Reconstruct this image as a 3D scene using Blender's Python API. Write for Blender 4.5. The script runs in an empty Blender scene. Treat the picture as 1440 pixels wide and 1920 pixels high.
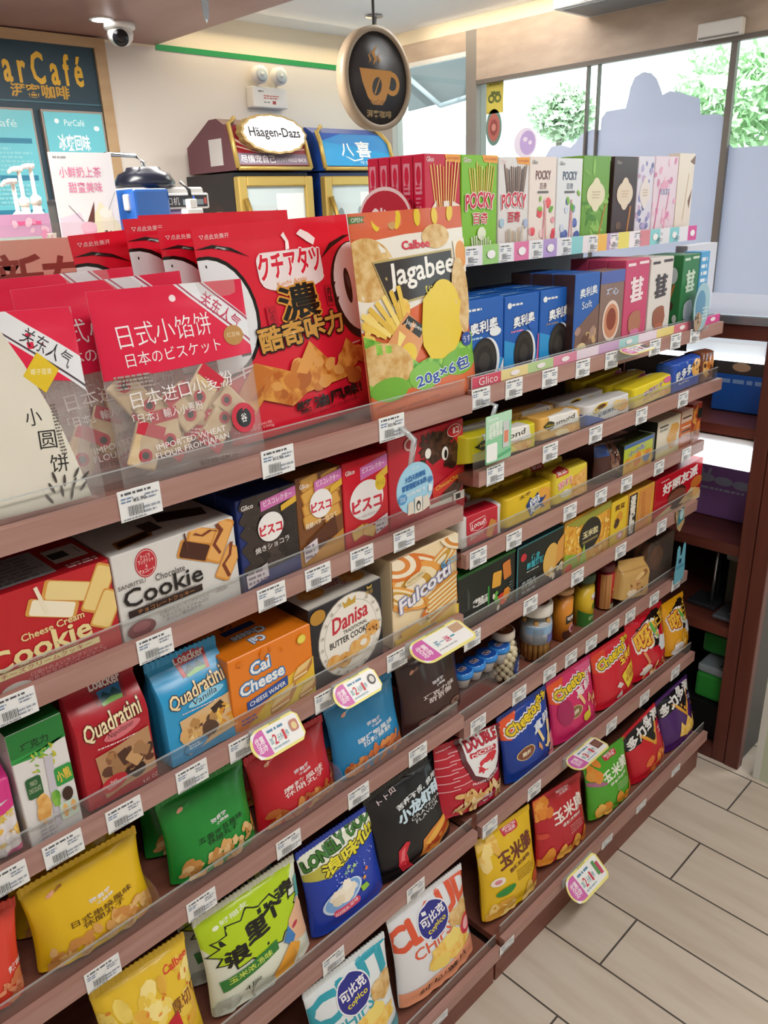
import bpy, bmesh, math, random, bisect
PI = math.pi
from mathutils import Vector, Matrix
C = bpy.context.scene.collection
SC = bpy.context.scene
# ---------------------------------------------------------------- camera, sky, lamps, exposure
FPX = 1485.83
RR = Matrix(((0.709872, -0.70337038, -0.03676755), (-0.27681879, -0.23061493, -0.93283874), (0.64765199, 0.67237405, -0.35841322)))
CAM = Vector((-0.9436242, -0.74808058, 1.47959598))
cd = bpy.data.cameras.new('camera'); cam = bpy.data.objects.new('camera', cd); C.objects.link(cam)
cd.sensor_fit = 'VERTICAL'; cd.sensor_height = 24.0; cd.lens = FPX * 24.0 / 1920; cd.clip_start = 0.02
m4 = Matrix((RR[0], -RR[1], -RR[2])).transposed().to_4x4(); m4.translation = CAM
cam.matrix_world = m4; SC.camera = cam
SC.view_settings.view_transform = 'Standard'; SC.view_settings.look = 'None'
SC.view_settings.gamma = 1; SC.view_settings.exposure = 0.0; SC.view_settings.use_curve_mapping = False
SC.cycles.max_bounces = 8; SC.cycles.transparent_max_bounces = 24; SC.cycles.caustics_reflective = False; SC.cycles.caustics_refractive = False
SC.cycles.use_denoising = True
w = bpy.data.worlds.new('sky'); SC.world = w; w.use_nodes = True
bg = w.node_tree.nodes['Background']; bg.inputs[0].default_value = (0.86, 0.95, 1.0, 1); bg.inputs[1].default_value = 3.4
def area(name, loc, sx, sy, power, col=(1, .96, .9), rot=(0, 0, 0)):
    l = bpy.data.lights.new(name, 'AREA'); l.shape = 'RECTANGLE'; l.size = sx; l.size_y = sy; l.energy = power; l.color = col
    o = bpy.data.objects.new(name, l); C.objects.link(o); o.location = loc; o.rotation_euler = rot
    return o
area('aisle_ceiling_lamp', (-0.9, -1.15, 2.44), 1.0, 0.35, 17)
area('aisle_ceiling_lamp', (0.6, -1.15, 2.44), 1.0, 0.35, 17)
area('aisle_ceiling_lamp', (2.2, -1.15, 2.44), 1.0, 0.35, 20)
area('bar_ceiling_lamp', (-0.3, 1.7, 2.26), 0.9, 0.35, 34)
area('bar_ceiling_lamp', (0.9, 2.2, 2.26), 0.9, 0.35, 34)
area('back_ceiling_lamp', (2.4, 2.0, 2.5), 0.9, 0.5, 80, (1, .98, .95))
area('back_ceiling_lamp', (-1.2, 0.5, 2.26), 0.7, 0.35, 14)
for (x0, x1, y) in ((1.7, 3.1, 3.36),):
    area('cove_lamp', ((x0 + x1) / 2, y, 2.48), x1 - x0, 0.04, 4, (1, .8, .5), (math.radians(-20), 0, 0))
area('cove_lamp', (3.06, .9, 2.48), .04, 4.2, 7, (1, .85, .62), (0, math.radians(-25), 0))
sun = bpy.data.lights.new('sun', 'SUN'); sun.energy = 5; sun.angle = 0.05; so = bpy.data.objects.new('sun', sun); C.objects.link(so)
so.rotation_euler = (math.radians(38), 0, math.radians(-70)); so.location = (8, -3, 8)
# ---------------------------------------------------------------- picture <-> place
def ray(p):
    return RR.transposed() @ Vector(((p[0] - 720) / FPX, (p[1] - 960) / FPX, 1))
def at(p, ax, val):                       # where the sight line meets the plane axis=val
    q = ray(p); return CAM + q * ((val - CAM[ax]) / q[ax])
def onlean(p, y0, z0, a):                 # ... meets a plane leaning back by a degrees about the line y0,z0
    n = Vector((0, -math.cos(math.radians(a)), math.sin(math.radians(a)))); q = ray(p)
    return CAM + q * (((Vector((0, y0, z0)) - CAM) @ n) / (q @ n))
def Xof(px, y, z):
    a, b = -1.6, 3.5
    for _ in range(50):
        m = (a + b) / 2; q = RR @ (Vector((m, y, z)) - CAM)
        if 720 + FPX * q[0] / q[2] < px: a = m
        else: b = m
    return a
# ---------------------------------------------------------------- materials
def lin(h):
    h = h.lstrip('#'); r = []
    for i in (0, 2, 4):
        c = int(h[i:i + 2], 16) / 255; r.append(c / 12.92 if c <= .04045 else ((c + .055) / 1.055) ** 2.4)
    return (*r, 1)
MC = {}
def M(h, rough=.42, metal=0, h2=None, sc=40, emit=0, bump=0, coat=0):
    k = (h, rough, metal, h2, sc, emit, bump, coat)
    if k in MC: return MC[k]
    m = bpy.data.materials.new('mat_' + h); m.use_nodes = True; nt = m.node_tree; b = nt.nodes['Principled BSDF']
    b.inputs['Base Color'].default_value = lin(h); b.inputs['Roughness'].default_value = rough; b.inputs['Metallic'].default_value = metal
    b.inputs['Specular IOR Level'].default_value = .45
    if coat: b.inputs['Coat Weight'].default_value = coat; b.inputs['Coat Roughness'].default_value = .12
    if h2:
        t = nt.nodes.new('ShaderNodeTexCoord'); n = nt.nodes.new('ShaderNodeTexNoise'); n.inputs['Scale'].default_value = sc; n.inputs['Detail'].default_value = 4
        r = nt.nodes.new('ShaderNodeValToRGB'); r.color_ramp.elements[0].position = .36; r.color_ramp.elements[1].position = .64
        r.color_ramp.elements[0].color = lin(h); r.color_ramp.elements[1].color = lin(h2)
        nt.links.new(t.outputs['Object'], n.inputs['Vector']); nt.links.new(n.outputs['Fac'], r.inputs[0]); nt.links.new(r.outputs[0], b.inputs['Base Color'])
    if bump:
        t = nt.nodes.new('ShaderNodeTexCoord'); n = nt.nodes.new('ShaderNodeTexNoise'); n.inputs['Scale'].default_value = 28; n.inputs['Detail'].default_value = 3
        u = nt.nodes.new('ShaderNodeBump'); u.inputs['Strength'].default_value = bump; u.inputs['Distance'].default_value = .004
        nt.links.new(t.outputs['Object'], n.inputs['Vector']); nt.links.new(n.outputs['Fac'], u.inputs['Height']); nt.links.new(u.outputs[0], b.inputs['Normal'])
    if emit:
        b.inputs['Emission Color'].default_value = lin(h); b.inputs['Emission Strength'].default_value = emit
    MC[k] = m; return m
def clear(name, tint='ffffff', fr=.45,  rough=.08, body='dfe3e6', op=0.0):
    if name in MC: return MC[name]
    m = bpy.data.materials.new(name); m.use_nodes = True; nt = m.node_tree; nt.nodes.clear()
    o = nt.nodes.new('ShaderNodeOutputMaterial'); tr = nt.nodes.new('ShaderNodeBsdfTransparent'); tr.inputs[0].default_value = lin(tint)
    g = nt.nodes.new('ShaderNodeBsdfGlossy'); g.inputs['Roughness'].default_value = rough
    f = nt.nodes.new('ShaderNodeLayerWeight'); f.inputs['Blend'].default_value = .22
    mm = nt.nodes.new('ShaderNodeMath'); mm.operation = 'MULTIPLY_ADD'; mm.inputs[1].default_value = fr; mm.inputs[2].default_value = .02
    d = nt.nodes.new('ShaderNodeBsdfDiffuse'); d.inputs[0].default_value = lin(body)
    x1 = nt.nodes.new('ShaderNodeMixShader'); x1.inputs[0].default_value = op
    x2 = nt.nodes.new('ShaderNodeMixShader')
    nt.links.new(tr.outputs[0], x1.inputs[1]); nt.links.new(d.outputs[0], x1.inputs[2])
    nt.links.new(f.outputs['Fresnel'], mm.inputs[0]); nt.links.new(mm.outputs[0], x2.inputs[0])
    nt.links.new(x1.outputs[0], x2.inputs[1]); nt.links.new(g.outputs[0], x2.inputs[2]); nt.links.new(x2.outputs[0], o.inputs[0])
    MC[name] = m; return m
ACRYL = lambda: clear('acrylic', 'fcfdfd', fr=.16, rough=.25, op=.04, body='ece8e6')
FILM = lambda: clear('cellophane', 'fbf9f9', rough=.16, op=.14, body='f3f0f0')
JAR = lambda: clear('jar_glass', 'fdfdfa', rough=.05, op=.0)
def wood(name, a, b, sc=(2, 30, 30), rough=.5):
    if name in MC: return MC[name]
    m = M(a, rough); m = m.copy(); m.name = name; nt = m.node_tree; bs = nt.nodes['Principled BSDF']
    t = nt.nodes.new('ShaderNodeTexCoord'); mp = nt.nodes.new('ShaderNodeMapping'); mp.inputs['Scale'].default_value = sc
    n = nt.nodes.new('ShaderNodeTexNoise'); n.inputs['Scale'].default_value = 1.6; n.inputs['Detail'].default_value = 6
    r = nt.nodes.new('ShaderNodeValToRGB'); r.color_ramp.elements[0].color = lin(a); r.color_ramp.elements[1].color = lin(b)
    r.color_ramp.elements[0].position = .35; r.color_ramp.elements[1].position = .7
    nt.links.new(t.outputs['Object'], mp.inputs[0]); nt.links.new(mp.outputs[0], n.inputs['Vector']); nt.links.new(n.outputs['Fac'], r.inputs[0]); nt.links.new(r.outputs[0], bs.inputs['Base Color'])
    MC[name] = m; return m
# ---------------------------------------------------------------- mesh collecting
class MB:
    def __init__(s): s.v = []; s.f = []; s.m = []; s.sm = []; s.mats = []
    def slot(s, mat):
        if mat not in s.mats: s.mats.append(mat)
        return s.mats.index(mat)
    def add(s, vs, fs, mat, smooth=False):
        o = len(s.v); k = s.slot(mat); s.v += [tuple(p) for p in vs]
        for f in fs: s.f.append([i + o for i in f]); s.m.append(k); s.sm.append(smooth)
        return s
    def box(s, x0, y0, z0, x1, y1, z1, mat):
        vs = [(x, y, z) for z in (z0, z1) for y in (y0, y1) for x in (x0, x1)]
        return s.add(vs, [(0, 2, 3, 1), (4, 5, 7, 6), (0, 1, 5, 4), (2, 6, 7, 3), (0, 4, 6, 2), (1, 3, 7, 5)], mat)
    def rbox(s, x0, y0, z0, x1, y1, z1, mat, r=.002, seg=1, smooth=False):
        bm = bmesh.new(); bmesh.ops.create_cube(bm, size=1)
        for v in bm.verts: v.co = ((x0 + x1) / 2 + v.co.x * (x1 - x0), (y0 + y1) / 2 + v.co.y * (y1 - y0), (z0 + z1) / 2 + v.co.z * (z1 - z0))
        bmesh.ops.bevel(bm, geom=bm.edges[:], offset=r, segments=seg, affect='EDGES', profile=.5)
        return s.frombm(bm, mat, smooth)
    def frombm(s, bm, mat, smooth=False):
        bm.verts.index_update(); vs = [v.co[:] for v in bm.verts]; fs = [[v.index for v in f.verts] for f in bm.faces]; bm.free()
        return s.add(vs, fs, mat, smooth)
    def lathe(s, prof, mat, c=(0, 0, 0), n=24, smooth=True, M4=None):
        vs = []; fs = []
        for r, z in prof:
            for i in range(n):
                a = 2 * math.pi * i / n; p = Vector((r * math.cos(a), r * math.sin(a), z))
                if M4: p = M4 @ p
                vs.append((p[0] + c[0], p[1] + c[1], p[2] + c[2]))
        for j in range(len(prof) - 1):
            for i in range(n):
                i2 = (i + 1) % n; fs.append((j * n + i, j * n + i2, (j + 1) * n + i2, (j + 1) * n + i))
        if prof[0][0] > 1e-6: fs.append(tuple(range(n - 1, -1, -1)))
        if prof[-1][0] > 1e-6: fs.append(tuple(range((len(prof) - 1) * n, len(prof) * n)))
        return s.add(vs, fs, mat, smooth)
    def tube(s, pts, r, mat, n=8):
        P = [Vector(p) for p in pts]; vs = []; fs = []
        for i, p in enumerate(P):
            d = (P[min(i + 1, len(P) - 1)] - P[max(i - 1, 0)]).normalized(); u = d.orthogonal().normalized(); v = d.cross(u)
            if i and (u @ pu) < 0: pass
            pu = u; rr = r[i] if isinstance(r, (list, tuple)) else r
            for k in range(n):
                a = 2 * math.pi * k / n; vs.append(p + u * rr * math.cos(a) + v * rr * math.sin(a))
        for i in range(len(P) - 1):
            for k in range(n): k2 = (k + 1) % n; fs.append((i * n + k, i * n + k2, (i + 1) * n + k2, (i + 1) * n + k))
        fs += [tuple(range(n - 1, -1, -1)), tuple(range((len(P) - 1) * n, len(P) * n))]
        return s.add(vs, fs, mat, True)
    def prism(s, poly, mp, mat, t):        # poly in a plane given thickness t through mp(x,y,off)
        n = len(poly); vs = [mp(x, y, 0) for x, y in poly] + [mp(x, y, -t) for x, y in poly]
        return s.add(vs, [tuple(range(n)), tuple(range(2 * n - 1, n - 1, -1))] + [(i, n + i, n + (i + 1) % n, (i + 1) % n) for i in range(n)], mat)
    def build(s, name, parent=None, loc=(0, 0, 0), rot=(0, 0, 0)):
        me = bpy.data.meshes.new(name); me.from_pydata(s.v, [], s.f)
        for m in s.mats: me.materials.append(m)
        me.polygons.foreach_set('material_index', s.m); me.polygons.foreach_set('use_smooth', s.sm); me.update()
        o = bpy.data.objects.new(name, me); C.objects.link(o); o.location = loc; o.rotation_euler = rot
        if parent: o.parent = parent
        return o
def tag(o, label=None, cat=None, group=None, kind=None):
    if label: o['label'] = label
    if cat: o['category'] = cat
    if group: o['group'] = group
    if kind: o['kind'] = kind
    return o
def empty(name, loc, label, cat, group=None, rz=0):
    o = bpy.data.objects.new(name, None); C.objects.link(o); o.location = loc; o.rotation_euler = (0, 0, rz); o.empty_display_size = .05
    return tag(o, label, cat, group)
def copy_tree(o, parent=None):
    c = o.copy(); C.objects.link(c)
    if parent: c.parent = parent
    for ch in list(o.children): copy_tree(ch, c)
    return c
# ---------------------------------------------------------------- printing on packs
TC = {}
def textmesh(t, bold):
    k = (t, bold)
    if k in TC: return TC[k]
    c = bpy.data.curves.new('t', 'FONT'); c.body = t; c.fill_mode = 'FRONT'; c.resolution_u = 2; c.offset = bold; c.align_x = 'CENTER'; c.space_line = .95
    o = bpy.data.objects.new('t', c); C.objects.link(o); dg = bpy.context.evaluated_depsgraph_get(); e = o.evaluated_get(dg); me = e.to_mesh()
    vs = [(v.co.x, v.co.y) for v in me.vertices]; fs = [tuple(p.vertices) for p in me.polygons]; e.to_mesh_clear()
    bpy.data.objects.remove(o); bpy.data.curves.remove(c)
    TC[k] = (vs, fs); return TC[k]
def ell(cx, cy, rx, ry, n=28, rot=0):
    c, s = math.cos(rot), math.sin(rot)
    return [(cx + rx * math.cos(a) * c - ry * math.sin(a) * s, cy + rx * math.cos(a) * s + ry * math.sin(a) * c) for a in (2 * math.pi * i / n for i in range(n))]
def blob(cx, cy, rx, ry, seed, rot=0, n=14, j=.22):
    R = random.Random(seed); c, s = math.cos(rot), math.sin(rot); o = []
    for i in range(n):
        a = 2 * math.pi * i / n; k = 1 - j + 2 * j * R.random() * .9; x, y = rx * math.cos(a) * k, ry * math.sin(a) * k
        o.append((cx + x * c - y * s, cy + x * s + y * c))
    return o
def rr_(x0, y0, x1, y1, r, n=5):
    o = []
    for cx, cy, a0 in ((x1 - r, y0 + r, -90), (x1 - r, y1 - r, 0), (x0 + r, y1 - r, 90), (x0 + r, y0 + r, 180)):
        for i in range(n + 1):
            a = math.radians(a0 + 90 * i / n); o.append((cx + r * math.cos(a), cy + r * math.sin(a)))
    return o
FOOD = {'chip': ('e8b545', 'f3d37a'), 'cook': ('d9963f', 'edc178'), 'choc': ('2e1711', '5a3423'), 'fry': ('e8c15a', 'f4dd92'), 'pota': ('c89a55', 'e2c48c'),
        'corn': ('d98a26', 'eeb34c'), 'snac': ('b9601f', 'e4a14a'), 'leaf': ('4c9a2c', '9fcf56'), 'straw': ('d8334a', 'ee6a6a'), 'berry': ('3a4c97', '6b83c8'), 'dark': ('17120f', '2f2620'), 'wafer': ('dca85c', 'f2d59a'), 'prawn': ('d9b27c', 'efd9b0')}
def pm(c, gl):
    if c in FOOD: return M(FOOD[c][0], gl, 0, FOOD[c][1], 70)
    return M(c, gl)
def remap(items, tab):
    T_ = sorted(tab)
    def f(y):
        for (p, q), (r, s) in zip(T_, T_[1:]):
            if y <= r or (r, s) == T_[-1]: return q + (s - q) * (y - p) / (r - p)
    o = []
    for i in items:
        i = list(i); t = i[0]
        if t in 'R' or t in ('RR', 'L', 'S'): i[2], i[4] = f(i[2]), f(i[4])
        elif t == 'P': i[1] = [(x, f(y)) for x, y in i[1]]
        elif t == 'T': i[3] = f(i[3])
        else: i[2] = f(i[2])
        o.append(tuple(i))
    return o
def art(mb, items, w, h, mp, gl=.4, xs=None, zs=None, off=.0004):
    k = 0; step = .00008
    for it in items:
        t = it[0]; S = []                                    # S: (verts, faces, colour)
        def poly(p, c): S.append((p, [tuple(range(len(p)))], c))
        if t == 'R': poly([(it[1] * w, it[2] * h), (it[3] * w, it[2] * h), (it[3] * w, it[4] * h), (it[1] * w, it[4] * h)], it[5])
        elif t == 'RR': poly(rr_(it[1] * w, it[2] * h, it[3] * w, it[4] * h, it[6] * min(w, h)), it[5])
        elif t == 'E': poly(ell(it[1] * w, it[2] * h, it[3] * w, it[4] * h, 30, math.radians(it[6]) if len(it) > 6 else 0), it[5])
        elif t == 'P': poly([(x * w, y * h) for x, y in it[1]], it[2])
        elif t == 'B': poly(blob(it[1] * w, it[2] * h, it[3] * w, it[4] * h, it[6], math.radians(it[7]) if len(it) > 7 else 0), it[5])
        elif t == 'Q':                                       # rotated rounded rectangle: cx cy w h rot colour
            c, s = math.cos(math.radians(it[5])), math.sin(math.radians(it[5])); a, b = it[3] * w / 2, it[4] * h / 2
            poly([(it[1] * w + x * c - y * s, it[2] * h + x * s + y * c) for x, y in rr_(-a, -b, a, b, min(a, b) * .3, 3)], it[6])
        elif t == 'S':                                       # scatter x0 y0 x1 y1 n size colours seed [aspect]
            R = random.Random(it[8]); asp = it[9] if len(it) > 9 else .7
            for i in range(it[5]):
                sz = it[6] * w * (.7 + .6 * R.random())
                poly(blob((it[1] + (it[3] - it[1]) * R.random()) * w, (it[2] + (it[4] - it[2]) * R.random()) * h, sz, sz * asp, R.random(), R.random() * 6.3, 10, .14), it[7][i % len(it[7])])
        elif t == 'L':                                       # small print: x0 y0 x1 y1 lines colour
            R = random.Random(int(it[1] * 999 + it[2] * 77)); n = it[5]; hh = (it[4] - it[2]) * h / n
            for i in range(n):
                y = it[4] * h - (i + .75) * hh; x = it[1] * w; e = (it[1] + (it[3] - it[1]) * (.75 + .25 * R.random())) * w
                while x < e:
                    l = hh * (.4 + 1.4 * R.random()); poly([(x, y), (min(x + l, e), y), (min(x + l, e), y + hh * .5), (x, y + hh * .5)], it[6]); x += l + hh * .3
        elif t == 'T':                                       # text cx cy tw th colour {rot bold ol olw sh}
            o = it[7] if len(it) > 7 else {}
            th = it[5]; tw = it[4]
            for ps in ((1, 0) if o.get('ol') else (0,)):
                bo = o.get('bold', 0); v0, f0 = textmesh(it[1], min(bo, .015))
                X0 = min(v[0] for v in v0); X1 = max(v[0] for v in v0); Y0 = min(v[1] for v in v0); Y1 = max(v[1] for v in v0)
                ex = max(0, bo - .015) + (o.get('olw', .05) if ps else 0)
                SHF = [(0, 0)] if ex < .004 else [(ex * math.cos(g_ * PI / 4), ex * math.sin(g_ * PI / 4)) for g_ in range(8)] if ps else [(ex, 0), (-ex, 0), (0, ex * .6), (0, -ex * .6), (0, 0)]
                sx = tw * w / (X1 - X0); sy = th * h / (Y1 - Y0); c, s = math.cos(math.radians(o.get('rot', 0))), math.sin(math.radians(o.get('rot', 0))); sh = o.get('sh', 0); ar = o.get('arc', 0)
                for hx, hy in SHF:
                    q = []
                    for x, y in v0:
                        x = (x - (X0 + X1) / 2) * sx; y = (y - (Y0 + Y1) / 2) * sy; x += y * sh
                        if ar: y -= ar * h * (2 * x / (tw * w)) ** 2
                        x += hx * min(sx, sy); y += hy * min(sx, sy)
                        q.append((it[2] * w + x * c - y * s, it[3] * h + x * s + y * c))
                    S.append((q, f0, o['ol'] if ps else it[6]))
        lay = {}
        for vs, fs, c in S:
            if t == 'T':
                if lay and c != lc: k += 1
                lc = c; lay.setdefault((c, k), []).append((vs, fs))
            else: lay.setdefault((c, k), []).append((vs, fs))
        k += 1
        sub = 0
        for (c, kk), L in lay.items():
            bm = bmesh.new()
            for j_, (vs, fs) in enumerate(L):
                bv = [bm.verts.new((x, y, j_ * 1.5e-5)) for x, y in vs]
                for f in fs:
                    try: bm.faces.new([bv[i] for i in f])
                    except ValueError: pass
            for no, pt in (((1, 0, 0), (w * .999, 0, 0)), ((-1, 0, 0), (w * .001, 0, 0)), ((0, 1, 0), (0, h * .999, 0)), ((0, -1, 0), (0, h * .001, 0))):
                if any((v.co - Vector(pt)) @ Vector(no) > 0 for v in bm.verts):
                    bmesh.ops.bisect_plane(bm, geom=bm.verts[:] + bm.edges[:] + bm.faces[:], plane_co=pt, plane_no=no, clear_outer=True)
            if xs and bm.verts:
                a = min(v.co.x for v in bm.verts); b = max(v.co.x for v in bm.verts); a2 = min(v.co.y for v in bm.verts); b2 = max(v.co.y for v in bm.verts)
                for x in xs:
                    if a < x < b: bmesh.ops.bisect_plane(bm, geom=bm.verts[:] + bm.edges[:] + bm.faces[:], plane_co=(x, 0, 0), plane_no=(1, 0, 0))
                for z in zs:
                    if a2 < z < b2: bmesh.ops.bisect_plane(bm, geom=bm.verts[:] + bm.edges[:] + bm.faces[:], plane_co=(0, z, 0), plane_no=(0, 1, 0))
            for f in bm.faces:
                f.normal_update()
                if f.normal.z < 0: f.normal_flip()
            d = off + step * kk + (.00001 * sub if t == 'S' else 0); sub += 1
            for v in bm.verts: v.co = mp(v.co.x, v.co.y, d + v.co.z)
            k = max(k, kk + 1 + int(len(L) * .2))
            mb.frombm(bm, pm(c, gl), xs is not None)
# ---------------------------------------------------------------- the room
PI = math.pi
XW, YB, ZC = 3.2, 3.5, 2.5
def struct(name, mb, parent=None):
    o = mb.build(name, parent)
    if not parent: o['kind'] = 'structure'
    return o
def floor_mat():
    m = bpy.data.materials.new('wood_tile'); m.use_nodes = True; nt = m.node_tree; b = nt.nodes['Principled BSDF']
    t = nt.nodes.new('ShaderNodeTexCoord'); mp = nt.nodes.new('ShaderNodeMapping'); mp.inputs['Rotation'].default_value = (0, 0, PI / 2)
    mp.inputs['Location'].default_value = FL
    k = nt.nodes.new('ShaderNodeTexBrick'); k.inputs['Scale'].default_value = 1; k.inputs['Brick Width'].default_value = .614; k.inputs['Row Height'].default_value = .1535
    k.inputs['Mortar Size'].default_value = .0022; k.inputs['Mortar Smooth'].default_value = .1; k.offset = .5
    k.inputs['Color1'].default_value = lin('d6cbbe'); k.inputs['Color2'].default_value = lin('cfc3b6'); k.inputs['Mortar'].default_value = lin('55504b')
    n = nt.nodes.new('ShaderNodeTexNoise'); n.inputs['Scale'].default_value = 3; n.inputs['Detail'].default_value = 6
    mp2 = nt.nodes.new('ShaderNodeMapping'); mp2.inputs['Scale'].default_value = (9, 1.2, 1)
    x = nt.nodes.new('ShaderNodeMixRGB'); x.blend_type = 'MULTIPLY'; x.inputs[0].default_value = .35
    r = nt.nodes.new('ShaderNodeValToRGB'); r.color_ramp.elements[0].color = lin('d2c3b2'); r.color_ramp.elements[1].color = lin('ffffff'); r.color_ramp.elements[0].position = .3; r.color_ramp.elements[1].position = .6
    L = nt.links.new
    L(t.outputs['Object'], mp.inputs[0]); L(mp.outputs[0], k.inputs['Vector']); L(t.outputs['Object'], mp2.inputs[0]); L(mp2.outputs[0], n.inputs['Vector'])
    L(n.outputs['Fac'], r.inputs[0]); L(k.outputs['Color'], x.inputs[1]); L(r.outputs[0], x.inputs[2]); L(x.outputs[0], b.inputs['Base Color'])
    b.inputs['Roughness'].default_value = .38
    return m
FL = (0.132 + .307, -0.0237, 0)
mb = MB(); mb.box(-3.5, -3.2, -.06, XW + .1, YB + .1, 0, floor_mat()); struct('floor', mb)
WALL = M('e2dcd4', .7); CREAM = M('f6ead2', .7); CEIL = M('f6f9fd', .8); BEAM = wood('beam_panel', 'bba797', 'cbb9a8', (1, 4, 12), .55)
mb = MB(); mb.box(-3.5, -3.2, ZC, XW + .1, YB + .1, ZC + .08, CEIL); struct('ceiling', mb)
zt = at((292, 85), 1, YB)[2]
mb = MB(); mb.box(-3.5, YB, 0, XW + .1, YB + .1, zt - .012, WALL); mb.box(-3.5, YB, zt - .012, XW + .1, YB + .1, ZC, CREAM); struct('wall_back', mb)
mb = MB(); mb.box(1.601, YB - .004, zt - .022, XW, YB, zt + .006, M('1f9a55', .5)); struct('trim_1', mb)
mb = MB(); mb.box(-3.5, -3.3, 0, XW + .1, -3.2, ZC, WALL); struct('wall_front', mb)
mb = MB(); mb.box(-3.6, -3.3, 0, -3.5, YB + .1, ZC, WALL); struct('wall_left', mb)
SOF = wood('soffit_wood', 'a37f78', '967069', (3, 1, 1), .35)
mb = MB(); mb.box(-3.5, 1.25, 2.327, 1.6, YB, ZC, SOF); struct('ceiling_soffit', mb)
# window wall: head beam, posts, low sill wall, cove above
mb = MB()
mb.box(XW, -3.2, 2.163, XW + .1, 2.62, 2.43, BEAM); mb.box(XW, 2.62, 0, XW + .1, 2.70, 2.43, M('8e8883', .5)); mb.box(XW, 2.70, 2.325, XW + .1, YB, 2.43, BEAM)
mb.box(XW, 3.33, 0, XW + .1, YB, 2.325, M('b9b4ae', .6)); mb.box(XW, -3.2, 0, XW + .1, 2.62, .3, WALL); mb.box(XW, 2.70, 0, XW + .1, 3.33, .15, WALL)
mb.box(XW, -3.2, 2.43, XW + .1, YB, ZC, CREAM)
struct('wall_right', mb)
MULL = M('6f6862', .4)
def ywin(px, z=1.9): 
    a, b = -3, 4
    for _ in range(40):
        m = (a + b) / 2; q = RR @ (Vector((XW, m, z)) - CAM)
        if 720 + FPX * q[0] / q[2] < px: b = m
        else: a = m
    return a
GL = clear('window_glass', 'f4faf8', rough=.02, op=.0)
w1 = MB(); w1.box(XW + .04, -3.2, .3, XW + .046, 2.62, 2.163, GL); w1 = struct('window_1', w1)
fr = MB(); fr.box(XW - .005, -3.2, 2.140, XW + .03, 2.62, 2.163, MULL)
for p, t in ((1097, .010), (1117, .008), (1366, .03)):
    y = ywin(p); fr.box(XW + .002, y - t / 2, .3, XW + .03, y + t / 2, 2.14, MULL)
fr.build('window_frame', w1)
w2 = MB(); w2.box(XW + .04, 2.70, .15, XW + .046, 3.33, 2.325, GL); w2 = struct('window_2', w2)
fr = MB(); fr.box(XW, 2.70, 2.30, XW + .03, 3.33, 2.325, M('e9ecee', .4)); fr.build('window_frame', w2)
# frosted lilac film cut to a cloud outline
pts = [(1026, 288), (1034, 275), (1052, 272), (1070, 277), (1080, 266), (1090, 252), (1110, 243), (1126, 244), (1128, 222), (1137, 209), (1173, 203), (1178, 185), (1182, 165), (1190, 145), (1206, 135), (1221, 137), (1231, 147), (1238, 165), (1242, 178), (1256, 171), (1272, 172), (1290, 178), (1312, 184), (1314, 215), (1350, 214), (1360, 222), (1362, 262), (1373, 277), (1440, 273)]
P2 = [(lambda v: (v[1], v[2]))(at(p, 0, XW + .03)) for p in pts]
y1 = P2[0][0] + .02
P2 = [(y1, .31), (y1, P2[0][1] - .03)] + P2 + [(-2.6, P2[-1][1]), (-2.6, .31)]
fm = bpy.data.materials.new('frosted_film'); fm.use_nodes = True; nt = fm.node_tree; nt.nodes.clear()
o_ = nt.nodes.new('ShaderNodeOutputMaterial'); d_ = nt.nodes.new('ShaderNodeBsdfDiffuse'); d_.inputs[0].default_value = lin('e2e5f0'); t_ = nt.nodes.new('ShaderNodeBsdfTranslucent'); t_.inputs[0].default_value = lin('ccd1e4')
x_ = nt.nodes.new('ShaderNodeMixShader'); x_.inputs[0].default_value = .5; nt.links.new(d_.outputs[0], x_.inputs[1]); nt.links.new(t_.outputs[0], x_.inputs[2]); nt.links.new(x_.outputs[0], o_.inputs[0])
mb = MB(); mb.prism(P2, lambda y, z, o: (XW + .03 - o, y, z), fm, .001)
tag(mb.build('window_film'), 'pale lilac frosted film with a cloud outline covering the shop window', 'window film')
def winsign(pxc, ww, hh, name, col, its, label, cat, poly=None):
    c = at(pxc, 0, XW + .03); mb = MB()
    poly = poly or [(0, 0), (ww, 0), (ww, hh), (0, hh)]
    mp = lambda y, z, o: (XW + .029 - o, c[1] + ww / 2 - y, c[2] - hh / 2 + z)
    mb.prism(poly, mp, M(col, .5), .001); art(mb, its, ww, hh, mp, .5)
    return tag(mb.build(name), label, cat)
winsign((928, 179), .125, .19, 'window_sticker', 'cdbf57', [('E', .30, .42, .2, .13, '5f6b33'), ('E', .30, .42, .1, .06, 'cdbf57'), ('E', .68, .42, .2, .13, '5f6b33'), ('E', .68, .42, .1, .06, 'cdbf57'), ('R', .28, .52, .52, .62, '5f6b33'), ('R', .5, .52, .8, .6, '5f6b33'), ('L', .15, .78, .85, .9, 2, '8a8238')], 'yellow square notice with looped black numerals stuck on the window', 'window sticker')
winsign((926, 239), .118, .2, 'window_sticker', '6e8f86', [('E', .5, .5, .38, .38, 'b5675f'), ('E', .5, .5, .24, .22, '8f4a48'), ('E', .5, .5, .14, .1, 'c98a80')], 'round red and green seal stuck below the yellow notice on window', 'window sticker', ell(.059, .1, .059, .1))
winsign((985, 268), .16, .16, 'window_sticker', 'e4dcee', [('E', .6, .5, .34, .4, 'b9a2d6'), ('E', .5, .62, .1, .08, 'e4dcee'), ('E', .72, .5, .08, .07, 'e4dcee')], 'small lilac mushroom-shaped decal on the glass beside the lilac film', 'window sticker', ell(.08, .08, .08, .08))
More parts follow.
